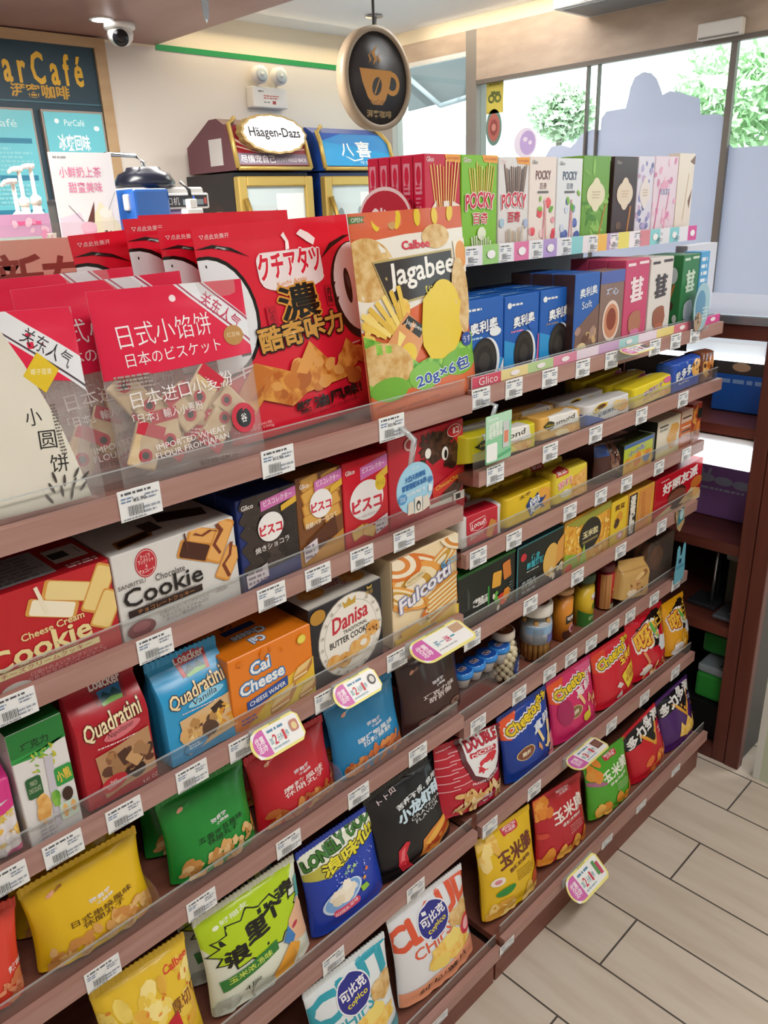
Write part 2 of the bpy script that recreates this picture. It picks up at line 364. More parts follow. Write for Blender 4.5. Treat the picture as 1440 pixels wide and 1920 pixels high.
# ------------------------------------------------ street outside
mb = MB(); mb.box(XW + .12, -9, -.2, 40, 24, -.15, M('a9aaa6', .8)); struct('ground', mb)
LEAFM = [M('a9cf9a', .6, 0, 'cfe6c2', 3), M('94bf92', .6, 0, 'bfdcb6', 3), M('cfe6c6', .6, 0, 'e6f2de', 3)]  # leaf colours paled so the overexposed daylight look sits in the colour
def tree(x, y, h, r, seed, mat, label):
    R = random.Random(seed); t = empty('street_tree', (x, y, -.15), label, 'tree', 'street trees outside')
    mb = MB(); mb.tube([(0, 0, 0), (.05, .03, h * .5), (.0, .1, h)], [.14, .11, .05], M('8d8375', .8)); mb.build('trunk', t)
    vs = []; fs = []
    for i in range(2200):
        a, b = R.random() * 6.28, math.acos(2 * R.random() - 1); q = r * (.45 + .6 * R.random())
        c = Vector((q * math.sin(b) * math.cos(a), q * math.sin(b) * math.sin(a), h + q * .8 * math.cos(b))); s = .07 + .08 * R.random()
        u = Vector((R.random() - .5, R.random() - .5, R.random() - .5)).normalized(); v = u.orthogonal().normalized()
        k = len(vs); vs += [c + u * s, c + v * s * .6, c - u * s, c - v * s * .6]; fs.append((k, k + 1, k + 2, k + 3))
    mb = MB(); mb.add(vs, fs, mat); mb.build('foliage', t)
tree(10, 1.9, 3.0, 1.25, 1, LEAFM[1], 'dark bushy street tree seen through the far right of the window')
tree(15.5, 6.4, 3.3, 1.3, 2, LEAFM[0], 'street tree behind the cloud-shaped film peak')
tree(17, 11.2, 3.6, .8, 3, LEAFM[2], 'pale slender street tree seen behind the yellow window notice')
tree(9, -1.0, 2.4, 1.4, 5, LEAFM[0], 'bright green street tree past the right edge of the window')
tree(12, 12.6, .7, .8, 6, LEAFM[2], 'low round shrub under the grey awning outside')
mb = MB(); mb.box(20, 9, -.15, 22, 26, 4.2, M('dfe3e4', .8))
bb = tag(mb.build('street_building'), 'pale grey building across the street behind the slender tree', 'building')
for i in range(7):
    for j in range(2):
        m2 = MB(); m2.box(19.96, 10 + i * 2.1, 1 + j * 1.6, 20, 11 + i * 2.1, 1.9 + j * 1.6, M('b4c2c8', .4)); m2.build('window', bb)
aw = empty('shop_awning', (3.9, 4.2, 0), 'grey fabric awning with slanting frame outside the left window', 'awning')
a0 = [at(p, 0, 4.6) for p in ((765, 108), (890, 78), (890, 176), (765, 208))]
mb = MB(); base = Vector((3.9, 4.2, 0))
q = [v - base for v in a0]; q2 = [v + Vector((.03, 0, 0)) for v in q]
mb.add(q + q2, [(0, 1, 2, 3), (7, 6, 5, 4), (0, 4, 5, 1), (1, 5, 6, 2), (2, 6, 7, 3), (3, 7, 4, 0)], M('5d6163', .9)); mb.build('canopy', aw); mb = MB(); mb.tube([(q[1][0], q[1][1], q[1][2] - .02), (q[1][0], q[1][1], -.15)], .02, M('8f959a', .5)); mb.build('pole', aw)
mb = MB(); b1 = [at(p, 0, 4.55) - base for p in ((765, 145), (826, 198), (826, 198), (890, 178))]
mb.tube(b1[:2], .02, M('8f959a', .5)); mb.tube(b1[2:], .02, M('8f959a', .5)); [mb.tube([(XW + .101 - 3.9, q[i][1], q[i][2]), (q[i][0], q[i][1], q[i][2] + .01)], .02, M('8f959a', .5)) for i in (0, 1)]; mb.build('awning_frame', aw)
ra = empty('street_railing', (6, 8, -.15), 'white slatted railing outside beneath the awning', 'railing')
mb = MB()
for i in range(16): mb.box(-.01, -2 + i * .16, 0, .01, -1.97 + i * .16, 1.9, M('dfe5e6', .5))
mb.build('slats', ra); mb = MB(); mb.box(-.02, -2, 1.9, .02, .45, 1.95, M('dfe5e6', .5)); mb.build('top_rail', ra)
# ------------------------------------------------ ceiling things
t = empty('ceiling_downlight', (1.1, 3.1, 2.327), 'small round downlight glowing in the wooden soffit beside the camera', 'downlight')
mb = MB(); mb.lathe([(.055, -.004), (.055, .0)], M('f2f2ee', .4), n=24); mb.build('rim', t)
mb = MB(); mb.lathe([(.042, -.006), (.042, -.0045)], M('ffffff', .4, emit=9), n=24); mb.build('lens', t)
lp = bpy.data.lights.new('downlight_glow', 'SPOT'); lp.energy = 6; lp.spot_size = 1.9; lp.spot_blend = .6; lp.shadow_soft_size = .04; lo = bpy.data.objects.new('downlight_glow', lp); C.objects.link(lo); lo.location = (1.1, 3.1, 2.31)
t = empty('security_camera', (1.201, 3.13, 2.327), 'white dome security camera hanging under the wooden soffit', 'security camera')
WH = M('eceae6', .35)
mb = MB(); mb.lathe([(.07, 0), (.072, -.022), (.06, -.03)][::-1], WH); mb.build('mount', t)
mb = MB(); mb.lathe([(0.001, -.098), (.035, -.09), (.055, -.068), (.06, -.045), (.055, -.028)], WH); mb.build('housing', t)
dv = (CAM - Vector((1.201, 3.13, 2.27))).normalized()
mb = MB(); mb.lathe([(.036, .045), (.036, .062), (.0, .063)], M('1c1c20', .15), M4=dv.to_track_quat('Z', 'Y').to_matrix().to_4x4(), c=(0, 0, -.06)); mb.build('lens', t)
t = empty('hanging_banner', (1.29, 2.54, 2.327), 'tip of a small pale blue banner hanging from the soffit', 'banner')
mb = MB(); mb.prism([(-.018, 0), (.018, 0), (.014, -.055), (0, -.085), (-.014, -.055)], lambda x, z, o: (x, -o, z), M('cfe3ee', .4), .004); mb.build('pennant', t)
t = empty('fire_sprinkler', (2.714, 2.97, ZC), 'grey metal fire sprinkler head on the white ceiling', 'sprinkler')
STEEL = M('9a9ba0', .3, .8)
mb = MB(); mb.lathe([(.05, -.008), (.045, 0)], STEEL); mb.build('escutcheon', t)
mb = MB(); mb.lathe([(.012, -.07), (.014, -.008)], STEEL, n=12); mb.lathe([(.028, -.078), (.028, -.07)], STEEL, n=16); mb.build('nozzle', t)
t = empty('air_conditioner', (3.05, 1.4, 2.36), 'white air conditioner edge at the ceiling above the window beam', 'air conditioner')
mb = MB(); mb.rbox(-.17, -.55, 0, .148, .48, .138, M('d9dcdd', .4), .012, 2); mb.build('casing', t)
mb = MB(); mb.box(-.16, -.5, -.006, .1, .43, -.0005, M('77797c', .5)); mb.build('air_outlet', t)
t = empty('wall_box', (XW, 1.15, 2.19), 'white plastic box fixed on the beam above the window', 'wall box')
mb = MB(); mb.rbox(-.045, -.11, -.03, -.0005, .1, .04, M('ece9e6', .4), .006, 2); mb.build('casing', t)
mb = MB(); mb.box(-.047, -.1, -.028, -.046, .09, -.02, M('8a8682', .5)); mb.build('slot', t)
# ------------------------------------------------ round hanging sign
t = empty('hanging_sign', (1.755, 2.0, 1.995), 'round black coffee sign with a tan rim hanging from the ceiling', 'sign')
ROT = Matrix.Rotation(PI / 2, 4, 'X')
mb = MB(); mb.lathe([(.178, -.03), (.178, .022), (.2, .022), (.2, -.03)] + [(.178, -.03)], M('a08c74', .4), n=48, M4=ROT); mb.build('rim', t)
mb = MB(); mb.lathe([(.178, -.02), (.178, .014)], M('2d2a2b', .4), n=48, M4=ROT)
TAN = 'c98a3c'
mp = lambda x, z, o: (x - .178, -.0142 - o, z - .178)
cup = [(.20, .60), (.74, .60), (.70, .44), (.62, .28), (.56, .22), (.40, .22), (.32, .30), (.24, .46)]
art(mb, [('E', .74, .46, .13, .13, TAN), ('E', .74, .46, .075, .075, '2d2a2b'), ('P', cup, TAN), ('E', .48, .42, .075, .105, '2d2a2b', -25), ('Q', .485, .42, .018, .19, -28, TAN), ('T', 'ParCafé', .48, .25, .24, .05, '6b4a20'), ('T', '湃客咖啡', .5, .12, .42, .085, 'a98a58', {'bold': .01}),
  ('P', [(.44, .66), (.47, .70), (.44, .75), (.46, .82), (.43, .76), (.45, .71)], TAN), ('P', [(.36, .66), (.40, .70), (.37, .74), (.40, .79), (.35, .74), (.37, .70)], TAN), ('P', [(.52, .66), (.55, .70), (.52, .74), (.54, .79), (.50, .74), (.52, .70)], TAN), ('P', [(.42, .64), (.50, .71), (.45, .77), (.50, .86), (.40, .77), (.45, .71)], TAN)], .356, .356, mp)
mb.build('sign_face', t)
mb = MB(); mb.tube([(0, 0, .198), (0, 0, .505)], .006, M('4a4a4a', .4)); mb.build('hanging_rod', t)
# ------------------------------------------------ emergency light
t = empty('emergency_light', (2.29, YB, 2.11), 'white twin-head emergency light on the wall above the freezers', 'emergency light')
mb = MB(); mb.rbox(-.128, -.065, -.055, .128, -.0005, .055, WH, .006, 2)
art(mb, [('L', .15, .7, .35, .85, 1, '7d7d7d'), ('L', .3, .4, .75, .62, 2, 'c55f55'), ('R', .55, .18, .65, .34, 'b54a50'), ('L', .3, .2, .5, .32, 1, '888888')], .25, .11, lambda x, z, o: (x - .125, -.065 - o, z - .055)); mb.build('battery_box', t)
for x in (-.07, .07):
    mb = MB(); mb.lathe([(.048, .04), (.05, .0), (.03, -.03)][::-1], WH, M4=Matrix.Rotation(PI / 2, 4, 'X'), c=(x, -.05, .115)); hd = mb.build('lamp_head', t)
    mb = MB(); mb.lathe([(.038, .041), (.03, .046), (0, .048)], M('cfd8da', .15), M4=Matrix.Rotation(PI / 2, 4, 'X'), c=(x, -.05, .115)); mb.lathe([(.012, .047), (.01, .052), (0, .053)], M('dfe6e8', .2), M4=Matrix.Rotation(PI / 2, 4, 'X'), c=(x, -.05, .115)); mb.build('lens', hd)
    mb = MB(); mb.tube([(x, -.035, .05), (x, -.035, .08)], .008, WH); mb.build('bracket', t)
# ------------------------------------------------ menu wall
t = empty('menu_board', (1.289, YB, 1.2), 'navy wall board with wooden frame and yellow cafe lettering', 'menu board')
L0 = -1.9
mb = MB(); mb.box(L0 + .05, -.03, 0, -.06, -.0005, 1.075, M('27414f', .5)); 
mp = lambda x, z, o: (x, -.03 - o, z)
def onboard(txt, x0, x1, zc, hh, col, o={}):
    art(mb, [('T', txt, .5, .5, 1, 1, col, o)], x1 - x0, hh, lambda x, z, o2: (x0 - 1.289 + x, -.03 - .001 - o2, zc - hh / 2 - 1.2 + z), .4)
onboard('a r C a f é', at((3, 120), 1, 3.47)[0], at((155, 140), 1, 3.47)[0], at((80, 128), 1, 3.47)[2], .14, 'e2b02c', {'bold': .035})
onboard('P', at((3, 120), 1, 3.47)[0] - .09, at((3, 120), 1, 3.47)[0] - .02, at((80, 128), 1, 3.47)[2] - .01, .12, 'e2b02c', {'bold': .025})
onboard('湃客咖啡', at((20, 170), 1, 3.47)[0], at((130, 173), 1, 3.47)[0], at((75, 171), 1, 3.47)[2], .06, 'c99a2e', {'bold': .03})
mb.box(L0 + .05, -.034, .815, -.06, -.0305, .822, M('3f6a78', .4))
mb.build('board', t)
mb = MB(); FRW = wood('oak_trim', 'b0916a', 'c2a47e', (1, 1, 8), .5)
mb.box(-.06, -.045, 0, 0, -.0005, 1.12, FRW); mb.box(L0, -.045, 1.075, -.06, -.0005, 1.12, FRW); mb.build('frame', t)
for (xa, xb) in ((at((85, 300), 1, 3.46)[0] + .012, 1.215), (.33, at((75, 300), 1, 3.46)[0])):
    for nm in (0,):
        mb = MB(); zt_, zb_ = 1.985, 1.40
        mb.box(xa - 1.289, -.055, zb_ - 1.2, xb - 1.289, -.0305, zt_ - 1.2, M('9b8f84', .4)); p_ = mb.build('menu_panel_frame', t)
        mb = MB(); mb.box(xa - 1.279, -.058, zb_ - 1.19, xb - 1.299, -.0555, zt_ - 1.21, M('6cc3cf', .3))
        ww, hh = xb - xa - .02, zt_ - zb_ - .02
        its = [('T', 'ParCafé', .5, .92, .35, .05, 'e8f6f7'), ('T', '冰爽回味', .45, .76, .55, .13, 'eef7f8', {'bold': .03}), ('T', '醇温一夏', .47, .6, .56, .13, 'eef7f8', {'bold': .03}), ('E', .2, .93, .04, .02, 'e8f6f7'), ('E', .88, .88, .05, .02, 'e8f6f7')] if xa > .6 else [('T', 'ParCafé', .62, .9, .45, .06, 'c9e8ea'), ('R', .1, .745, .96, .785, '2f7f9d'), ('T', '咖啡', .55, .765, .1, .03, 'bfe0e6'), ('L', .1, .52, .96, .72, 6, '8ccfd8'), ('R', .1, .455, .96, .495, '2f7f9d'), ('T', '奶茶', .55, .475, .1, .03, 'bfe0e6'), ('L', .1, .26, .96, .43, 5, '8ccfd8'), ('R', .1, .18, .96, .22, '2f7f9d'), ('L', .1, .02, .96, .16, 4, '8ccfd8')]
        x_0 = xa - 1.279
        art(mb, its, ww, hh, lambda x, z, o: (x_0 + x, -.058 - o, zb_ - 1.19 + z), .3); mb.build('menu_panel', p_)
# ------------------------------------------------ bar counter and the things on it
mb = MB(); mb.box(-2.2, 1.5, 0, .95, 2.15, 1.26, M('b88f80', .5)); mb.box(-2.22, 1.47, 1.26, .97, 2.17, 1.3, M('cfc4bb', .3))
tag(mb.build('bar_counter'), 'cafe bar counter behind the snack shelves under the menu board', 'counter')
ZB = 1.3
t = empty('poster_stand', (.275, 1.8, ZB), 'white drinks poster with pink and cream bubble teas on the bar', 'poster stand')
mb = MB(); mb.box(-.1, -.002, .06, .1, .004, .372, M('f2f0f2', .35))
its = [('P', [(0, 0), (.6, 0), (.35, .45), (0, .4)], 'eedbeb'), ('P', [(.6, 0), (1, 0), (1, .3), (.7, .55), (.5, .35)], 'f1eccb'), ('L', .05, .94, .3, .97, 1, '9a9a9a'), ('T', '小鲜奶上茶', .45, .82, .68, .1, 'e98bb0', {'bold': .01}), ('T', '甜蜜美味', .5, .68, .55, .1, 'e98bb0', {'bold': .01}), ('P', [(.42, .33), (.56, .35), (.6, .55)], '6b3b34'), ('P', [(.34, .3), (.58, .32), (.55, .06), (.38, .05)], 'efaecb'), ('E', .45, .31, .13, .05, 'f4c3d8'), ('S', .4, .05, .53, .13, 16, .016, ['4a3530', '5d4640'], 4), ('P', [(.66, .42), (.88, .44), (.86, .22), (.7, .2)], 'f2ead6'), ('E', .77, .44, .11, .05, 'faf5ea'), ('S', .71, .2, .84, .27, 14, .016, ['4a3530', '5d4640'], 5), ('Q', .28, .44, .012, .2, 40, '8a8a90'), ('Q', .9, .55, .012, .2, -30, 'b5b5ba')]
art(mb, its, .2, .312, lambda x, z, o: (x - .1, -.002 - o, .06 + z), .35); mb.build('poster', t)
mb = MB(); mb.rbox(-.1, -.03, 0, .1, .05, .06, M('3a3634', .4), .003); mb.build('stand_base', t)
t = empty('poster_stand', (.0, 1.72, ZB), 'small pink menu card in a clear holder at the left of bar', 'poster stand')
mb = MB(); mb.box(-.11, -.002, .02, .11, .004, .2, M('dba6cf', .35))
art(mb, [('L', .55, .8, .95, .92, 1, 'e9639a'), ('R', .06, .55, .96, .66, 'bcd2cd'), ('R', .55, .3, .62, .5, 'f5e7e2'), ('R', .7, .3, .78, .5, 'f5e7e2'), ('R', .05, .04, .42, .5, 'cfe0ea'), ('R', .55, .3, .62, .34, '70474a'), ('S', .5, .66, .95, .92, 8, .05, ['f2c9dd', 'e895bd'], 3)], .22, .18, lambda x, z, o: (x - .11, -.002 - o, .02 + z)); mb.build('card', t)
mb = MB(); mb.box(-.115, -.006, 0, .115, .012, .02, M('e9cfe4', .3)); mb.build('holder', t)
CR = M('efe9e0', .35)
for i, (px, pyt, lab) in enumerate(((33, 312, 'cream syrup bottle with a white pump, middle of three on the bar'), (55, 307, 'cream syrup bottle with a white pump, nearest the drinks poster on the bar'), (22, 335, 'cream syrup bottle with a low white pump nozzle, left of three on the bar'))):
    p = at((px, pyt), 1, (2.08, 2.0, 1.86)[i]); t = empty('syrup_bottle', (p[0], p[1], ZB), lab, 'syrup bottle', 'syrup bottles on the bar'); H = p[2] - ZB
    mb = MB(); mb.lathe([(.034, 0), (.036, .01), (.034, H - .17), (.014, H - .14), (.013, H - .12)], CR, n=16); mb.build('bottle', t)
    mb = MB(); mb.lathe([(.017, H - .12), (.017, H - .1), (.006, H - .09), (.006, H - .012)], CR, n=12); mb.tube([(0, 0, H - .008), (-.03, -.02, H - .01), (-.045, -.03, H - .02)], [.008, .007, .005], CR); mb.lathe([(.014, H - .014), (.014, H)], CR, n=12); mb.build('pump', t)
p = at((80, 420), 1, 1.75); t = empty('paper_cup', (p[0], 1.75, ZB), 'printed cream paper cup with straw in front of the syrup bottles', 'cup')
mb = MB(); mb.lathe([(.024, 0), (.033, .14), (.034, .145)], M('e6dfcf', .5)); mb.lathe([(.0335, .06), (.0355, .1)], M('8d8068', .5, 0, 'cfc5ae', 60)); mb.build('cup', t)
mb = MB(); mb.tube([(0, 0, .14), (.005, .005, .2)], .006, M('eef2f2', .3)); mb.build('straw', t)
p = at((113, 405), 1, 1.95); mb = MB(); mb.rbox(p[0] - .03, 1.9, ZB, p[0] + .06, 1.97, p[2] + .05, M('26282c', .4), .006); tag(mb.build('black_canister'), 'black canister on the bar between paper cup and drinks poster', 'canister')
# cup sealing machine
xa, xb = .41, .695
t = empty('cup_sealer', ((xa + xb) / 2, 1.8, ZB), 'blue and white cup sealing machine with black lid on the bar', 'cup sealing machine')
mb = MB(); mb.rbox(-.15, -.06, 0, -.02, .18, .265, M('2b62b5', .2, coat=.5), .01, 2); mb.rbox(-.02, 0, 0, .14, .18, .2, M('b9a2d0', .25), .008); mb.build('body', t)
mb = MB(); mb.rbox(-.16, -.03, .2, .15, .0, .25, M('dcd9d4', .3), .006, 2); mb.rbox(-.14, .0, .2, .15, .17, .27, M('c9c7c4', .3), .006)
art(mb, [('R', .35, .12, .97, .85, '2f3036'), ('T', '封口机', .5, .5, .24, .5, 'd8d8d8'), ('R', .66, .25, .92, .6, '8f9aa0'), ('R', .93, .3, .96, .7, 'd05a50'), ('E', .8, .72, .012, .1, '4f7dff')], .31, .05, lambda x, z, o: (x - .16, -.03 - o, .2 + z)); mb.build('control_panel', t)
mb = MB(); mb.lathe([(.1, .27), (.1, .29), (.085, .315), (.06, .325), (.055, .335), (0, .338)], M('1e2230', .25), c=(-.02, .09, 0), n=28); mb.build('lid', t)
mb = MB(); mb.tube([(-.19, .05, .33), (-.17, .05, .372), (-.06, .06, .37), (-.035, .06, .35), (-.03, .06, .31)], .007, M('b9bcc0', .2, 1)); mb.build('handle', t)
mb = MB(); mb.tube([(.03, -.02, .02), (.03, -.02, .1), (.06, -.02, .13), (.1, -.02, .13), (.12, -.02, .1), (.12, -.02, .02)], .014, M('a7a7aa', .3, .6)); mb.build('cup_holder', t)
p = at((360, 392), 1, 1.72); t = empty('power_plug', (p[0], 1.72, ZB), 'white plug in a white socket block in front of the sealing machine', 'plug')
mb = MB(); mb.rbox(-.032, -.02, 0, .032, .02, p[2] - ZB + .002, WH, .004); mb.build('socket_block', t)
mb = MB(); mb.rbox(-.015, -.014, p[2] - ZB + .003, .015, .014, p[2] - ZB + .032, WH, .003); mb.tube([(0, 0, p[2] - ZB + .03), (0, .005, p[2] - ZB + .06), (.0, .05, p[2] - ZB + .085)], .006, M('1d1d1f', .4)); mb.build('plug', t)
# ------------------------------------------------ ice cream freezers
GOLD = M('c9ab5d', .35, .35); GOLD2 = M('a98b45', .3, .5)
def freezer(x0, x1, ztop, label, side, head, hits, sidecol, rake):
    W_ = x1 - x0; y0 = 3.0; t = empty('ice_cream_freezer', ((x0 + x1) / 2, y0, 0), label, 'freezer', 'ice cream freezers by the back wall')
    mb = MB(); mb.box(-W_ / 2, .03, 0, W_ / 2, .48, 1.68, M(side, .3)); 
    if sidecol: art(mb, sidecol, .45, .5, lambda y, z, o: (-W_ / 2 - o, .48 - y, 1.18 + z), .3)
    mb.build('cabinet', t)
    pr = [(.03, 1.69), (-.01, 1.69), (-.01, 1.72), (.03, 1.84), (.075, ztop - .03), (.13, ztop), (.2, ztop), (.44, ztop - .12), (.44, 1.69)]
    mb = MB(); n = len(pr); vs = [(-W_ / 2, y, z) for y, z in pr] + [(W_ / 2, y, z) for y, z in pr]
    mb.add(vs, [tuple(range(n)), tuple(range(2 * n - 1, n - 1, -1))] + [(i, n + i, n + (i + 1) % n, (i + 1) % n) for i in range(n)], M(head[1], .35)); h_ = mb.build('header', t)
    mb = MB(); prof = [(-.014, 1.715), (.026, 1.84), (.070, ztop - .034)]
    def mp(x, z, o):
        for (ya, za), (yb, zb) in zip(prof, prof[1:]):
            if z <= zb or (yb, zb) == prof[-1]:
                k = (z - za) / (zb - za); return (x - W_ / 2 + .02, ya + (yb - ya) * k - .001 - o * 1.5, z)
    H_ = ztop - .034 - 1.715
    art(mb, [('R', .001, .001, .999, .999, head[0])] + hits, W_ - .04, H_, lambda x, z, o: mp(x, z + 1.715, o), .3, [(W_ - .04) * i / 4 for i in range(1, 4)], [.125])
    mb.build('header_panel', h_)
    mb = MB()
    for s in (-1, 1): mb.tube([(s * (W_ / 2 - .008), -.018, 1.7), (s * (W_ / 2 - .012), .02, 1.84), (s * (W_ / 2 - .03), .066, ztop - .03), (s * (W_ / 2 - .09), .1, ztop + .004)], .013, GOLD)
    mb.tube([(-W_ / 2 + .01, -.018, 1.7), (W_ / 2 - .01, -.018, 1.7)], .011, GOLD); mb.build('header_trim', h_)
    mb = MB(); d = .055
    for (a, b, c_, e) in ((-W_ / 2, .35, -W_ / 2 + d, 1.66), (W_ / 2 - d, .35, W_ / 2, 1.66), (-W_ / 2 + d, 1.61, W_ / 2 - d, 1.66), (-W_ / 2 + d, .35, W_ / 2 - d, .42)): mb.rbox(a, -.02, b, c_, .03, e, GOLD, .006)
    dr = mb.build('door', t)
    mb = MB(); mb.box(-W_ / 2 + d, .0, .42, W_ / 2 - d, .006, 1.61, M('cfdcdd', .08));  # glass colour lightened to stand in for the window's white reflection
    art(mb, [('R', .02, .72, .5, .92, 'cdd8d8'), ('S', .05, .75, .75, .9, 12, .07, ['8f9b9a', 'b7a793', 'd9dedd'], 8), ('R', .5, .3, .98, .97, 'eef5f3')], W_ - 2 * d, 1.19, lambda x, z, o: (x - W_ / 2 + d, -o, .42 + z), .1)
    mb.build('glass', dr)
    mb = MB(); mb.tube([(-W_ / 2 + .03, -.03, 1.55), (-W_ / 2 + .06, -.06, 1.4), (-W_ / 2 + .05, -.05, 1.1)], .014, GOLD2); mb.build('handle', dr)
    return t, W_
WN = '6f2733'
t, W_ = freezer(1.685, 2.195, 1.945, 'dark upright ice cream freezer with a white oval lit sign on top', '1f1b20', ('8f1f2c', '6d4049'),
    [('P', [(0, .7), (.2, .45), (.5, .42), (.8, .5), (1, .6), (1, .55), (.8, .42), (.5, .36), (.2, .4), (0, .62)], 'd6b6a0'), ('P', [(0, .5), (.3, .34), (.6, .36), (1, .44), (1, .41), (.6, .33), (.3, .31), (0, .46)], 'd6b6a0'), ('R', 0, .02, 1, .3, '7d6c7e'), ('T', '尽情宠自己', .28, .16, .48, .2, 'f3eff2', {'bold': .02}), ('T', "DON'T HOLD BACK", .76, .14, .44, .1, 'e8e2e6')],
    [('E', .62, .42, .22, .28, '33241f'), ('P', [(.5, .62), (.72, .62), (.74, .3), (.66, .12), (.52, .3)], 'a98c7c'), ('P', [(.42, .7), (.6, .72), (.56, .4), (.5, .2), (.42, .3)], '2a1d1a'), ('E', .64, .46, .03, .012, '2c201c'), ('E', .63, .26, .04, .018, '8d5650'), ('L', .15, .75, .4, .86, 2, 'b5b0b2')], 0)
ov = MB(); n = 56; pl = []
for i in range(n):
    a = 2 * PI * i / n; k = 1 + .025 * math.cos(a * 16); pl.append((.215 * k * math.cos(a), .098 * k * math.sin(a)))
ov.prism(pl, lambda x, z, o: (x, -.03 + .3 * z - o, 1.868 + z), M('b59a63', .4, .3), .05)
pl2 = [(x * .93, z * .9) for x, z in pl]; ov.prism(pl2, lambda x, z, o: (x, -.032 + .3 * z - o, 1.868 + z), M('ffffff', .4, emit=.75), .01)
art(ov, [('T', 'Häagen-Dazs', .5, .5, 1, 1, '2a2226', {'bold': .022})], .34, .062, lambda x, z, o: (x - .17, -.034 + .3 * (z - .031) - o, 1.837 + z)); ov.build('oval_sign', t)
mb = MB(); mb.box(-.257, .1, 1.72, -.2555, .22, 1.85, M('d9d5d2', .5)); mb.build('paper_note', t)
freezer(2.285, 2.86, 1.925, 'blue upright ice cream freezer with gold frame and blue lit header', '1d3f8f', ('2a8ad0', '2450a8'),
    [('P', [(0, 0), (1, 0), (1, .4), (0, .75)], '2f9fda'), ('P', [(0, .75), (.35, 1), (0, 1)], '2b5ab2'), ('T', '八', .35, .5, .18, .4, 'f4f7f8', {'bold': .02}), ('T', '喜', .6, .52, .22, .5, 'f4f7f8', {'bold': .03}), ('P', [(.3, .3), (.42, .14), (.56, .2), (.58, .4), (.55, .24), (.43, .18), (.34, .28)], 'f4f7f8'), ('T', '牛奶冰淇淋', .72, .1, .42, .12, 'dfeef5')], None, 0)
# ------------------------------------------------ dark wooden display cabinet at the end of the aisle
DW = wood('dark_wood', '5a2d25', '6b382e', (20, 20, 2), .4); DW2 = wood('dark_wood_h', '5a2d25', '6b382e', (20, 2, 20), .4); BLK = M('121012', .35)
t = empty('display_cabinet', (.96, .4, 0), 'dark wooden display cabinet with lit shelves at the end of the aisle', 'cabinet')
mb = MB(); mb.box(.43, -.52, .02, .45, .8, 1.2, BLK); mb.build('back_panel', t)
mb = MB(); mb.box(.02, -.528, .02, .45, -.515, 1.2, BLK); mb.build('side_panel', t)
mb = MB(); mb.box(.0, .8, 0, .45, .82, 1.2, DW); mb.build('side_panel', t)
mb = MB(); mb.rbox(0, -.53, 0, .03, -.492, 1.2, DW, .002); mb.rbox(.002, -.49, 0, .03, -.455, 1.2, DW, .002); mb.build('front_post', t)
mb = MB(); mb.rbox(.012, -.53, 1.2005, .46, .82, 1.213, M('aeb2c4', .7), .003); mb.build('top', t); mb = MB(); mb.rbox(-.008, -.535, 1.196, .0115, .82, 1.216, M('9aa0a8', .25, .7), .002); mb.build('metal_edge', t)
mb = MB(); mb.box(.005, -.455, 1.16, .03, .8, 1.2, DW2); mb.build('top_rail', t)
mb = MB(); mb.box(.002, -.455, 0, .03, .8, .035, DW2); mb.build('plinth', t)
LEDM = M('f6fbff', .3, emit=2.2)
for z, th in ((.925, .025), (.615, .03), (.38, .028)):
    mb = MB(); mb.box(.012, -.455, z, .43, .8, z + th, DW2); s_ = mb.build('shelf', t)
    if z > .9:
        mb = MB(); mb.rbox(.004, -.454, .845, .011, -.28, .905, LEDM, .002); mb.rbox(.0115, -.454, .86, .06, -.28, .92, M('e8ecee', .4), .002); mb.build('light_strip', s_)
mb = MB(); mb.rbox(.03, -.45, 1.112, .2, -.25, 1.152, M('dfe8ee', .25, emit=.7), .008, 2); mb.rbox(.02, -.45, 1.104, .05, .0, 1.112, LEDM, .002); mb.build('glowing_metal_piece', t)  # metallic-looking bright piece, made to glow as a second light
def put(px, xx, z): v = at(px, 0, xx); return v[1]
X0 = .96
mb = MB(); y_ = put((1400, 740), 1.1, 0); mb.rbox(1.1, y_ - .14, .951, 1.22, y_ + .09, 1.09, M('2358a8', .35), .004)
art(mb, [('R', 0, .7, 1, 1, '3b3230'), ('E', .3, .84, .1, .08, 'b08a6a'), ('E', .7, .84, .1, .08, 'b08a6a'), ('R', .55, .08, .95, .45, '5a6f85'), ('L', .1, .5, .9, .65, 1, '7f9cc8')], .23, .14, lambda y, z, o: (1.1 - o, y_ + .09 - y, .951 + z)); tag(mb.build('boxed_toy'), 'blue carton on the top shelf of the dark display cabinet', 'box')
mb = MB(); y_ = put((1350, 930), 1.12, 0); mb.rbox(1.12, y_ - .13, .646, 1.3, y_ + .12, .80, M('7f5a92', .4), .004)
art(mb, [('E', .3, .72, .1, .08, '8f93a8'), ('E', .5, .70, .1, .08, '8f93a8'), ('E', .7, .68, .1, .08, '8f93a8'), ('Q', .26, .85, .03, .12, 15, '8f93a8'), ('Q', .34, .85, .03, .12, -15, '8f93a8'), ('L', .22, .5, .78, .58, 1, '9aa0b5')], .25, .154, lambda y, z, o: (1.12 - o, y_ + .12 - y, .646 + z)); tag(mb.build('gift_box'), 'purple carton with three grey discs on the lit cabinet shelf', 'box')
y_ = put((1337, 1100), 1.06, 0); t = empty('display_stand', (1.06, y_, .4086), 'slim clear display stand with a bright edge on the cabinet shelf', 'stand')
mb = MB(); mb.tube([(0, 0, .012), (.0, -.004, .19)], .004, M('c9d4de', .15, .9)); mb.build('rod', t); mb = MB(); mb.rbox(-.02, -.02, 0, .06, .06, .012, M('33363c', .3), .002); mb.build('foot', t)
mb = MB(); mb.rbox(.02, -.006, .012, .14, -.003, .17, M('20242c', .2), .001); mb.build('panel', t)
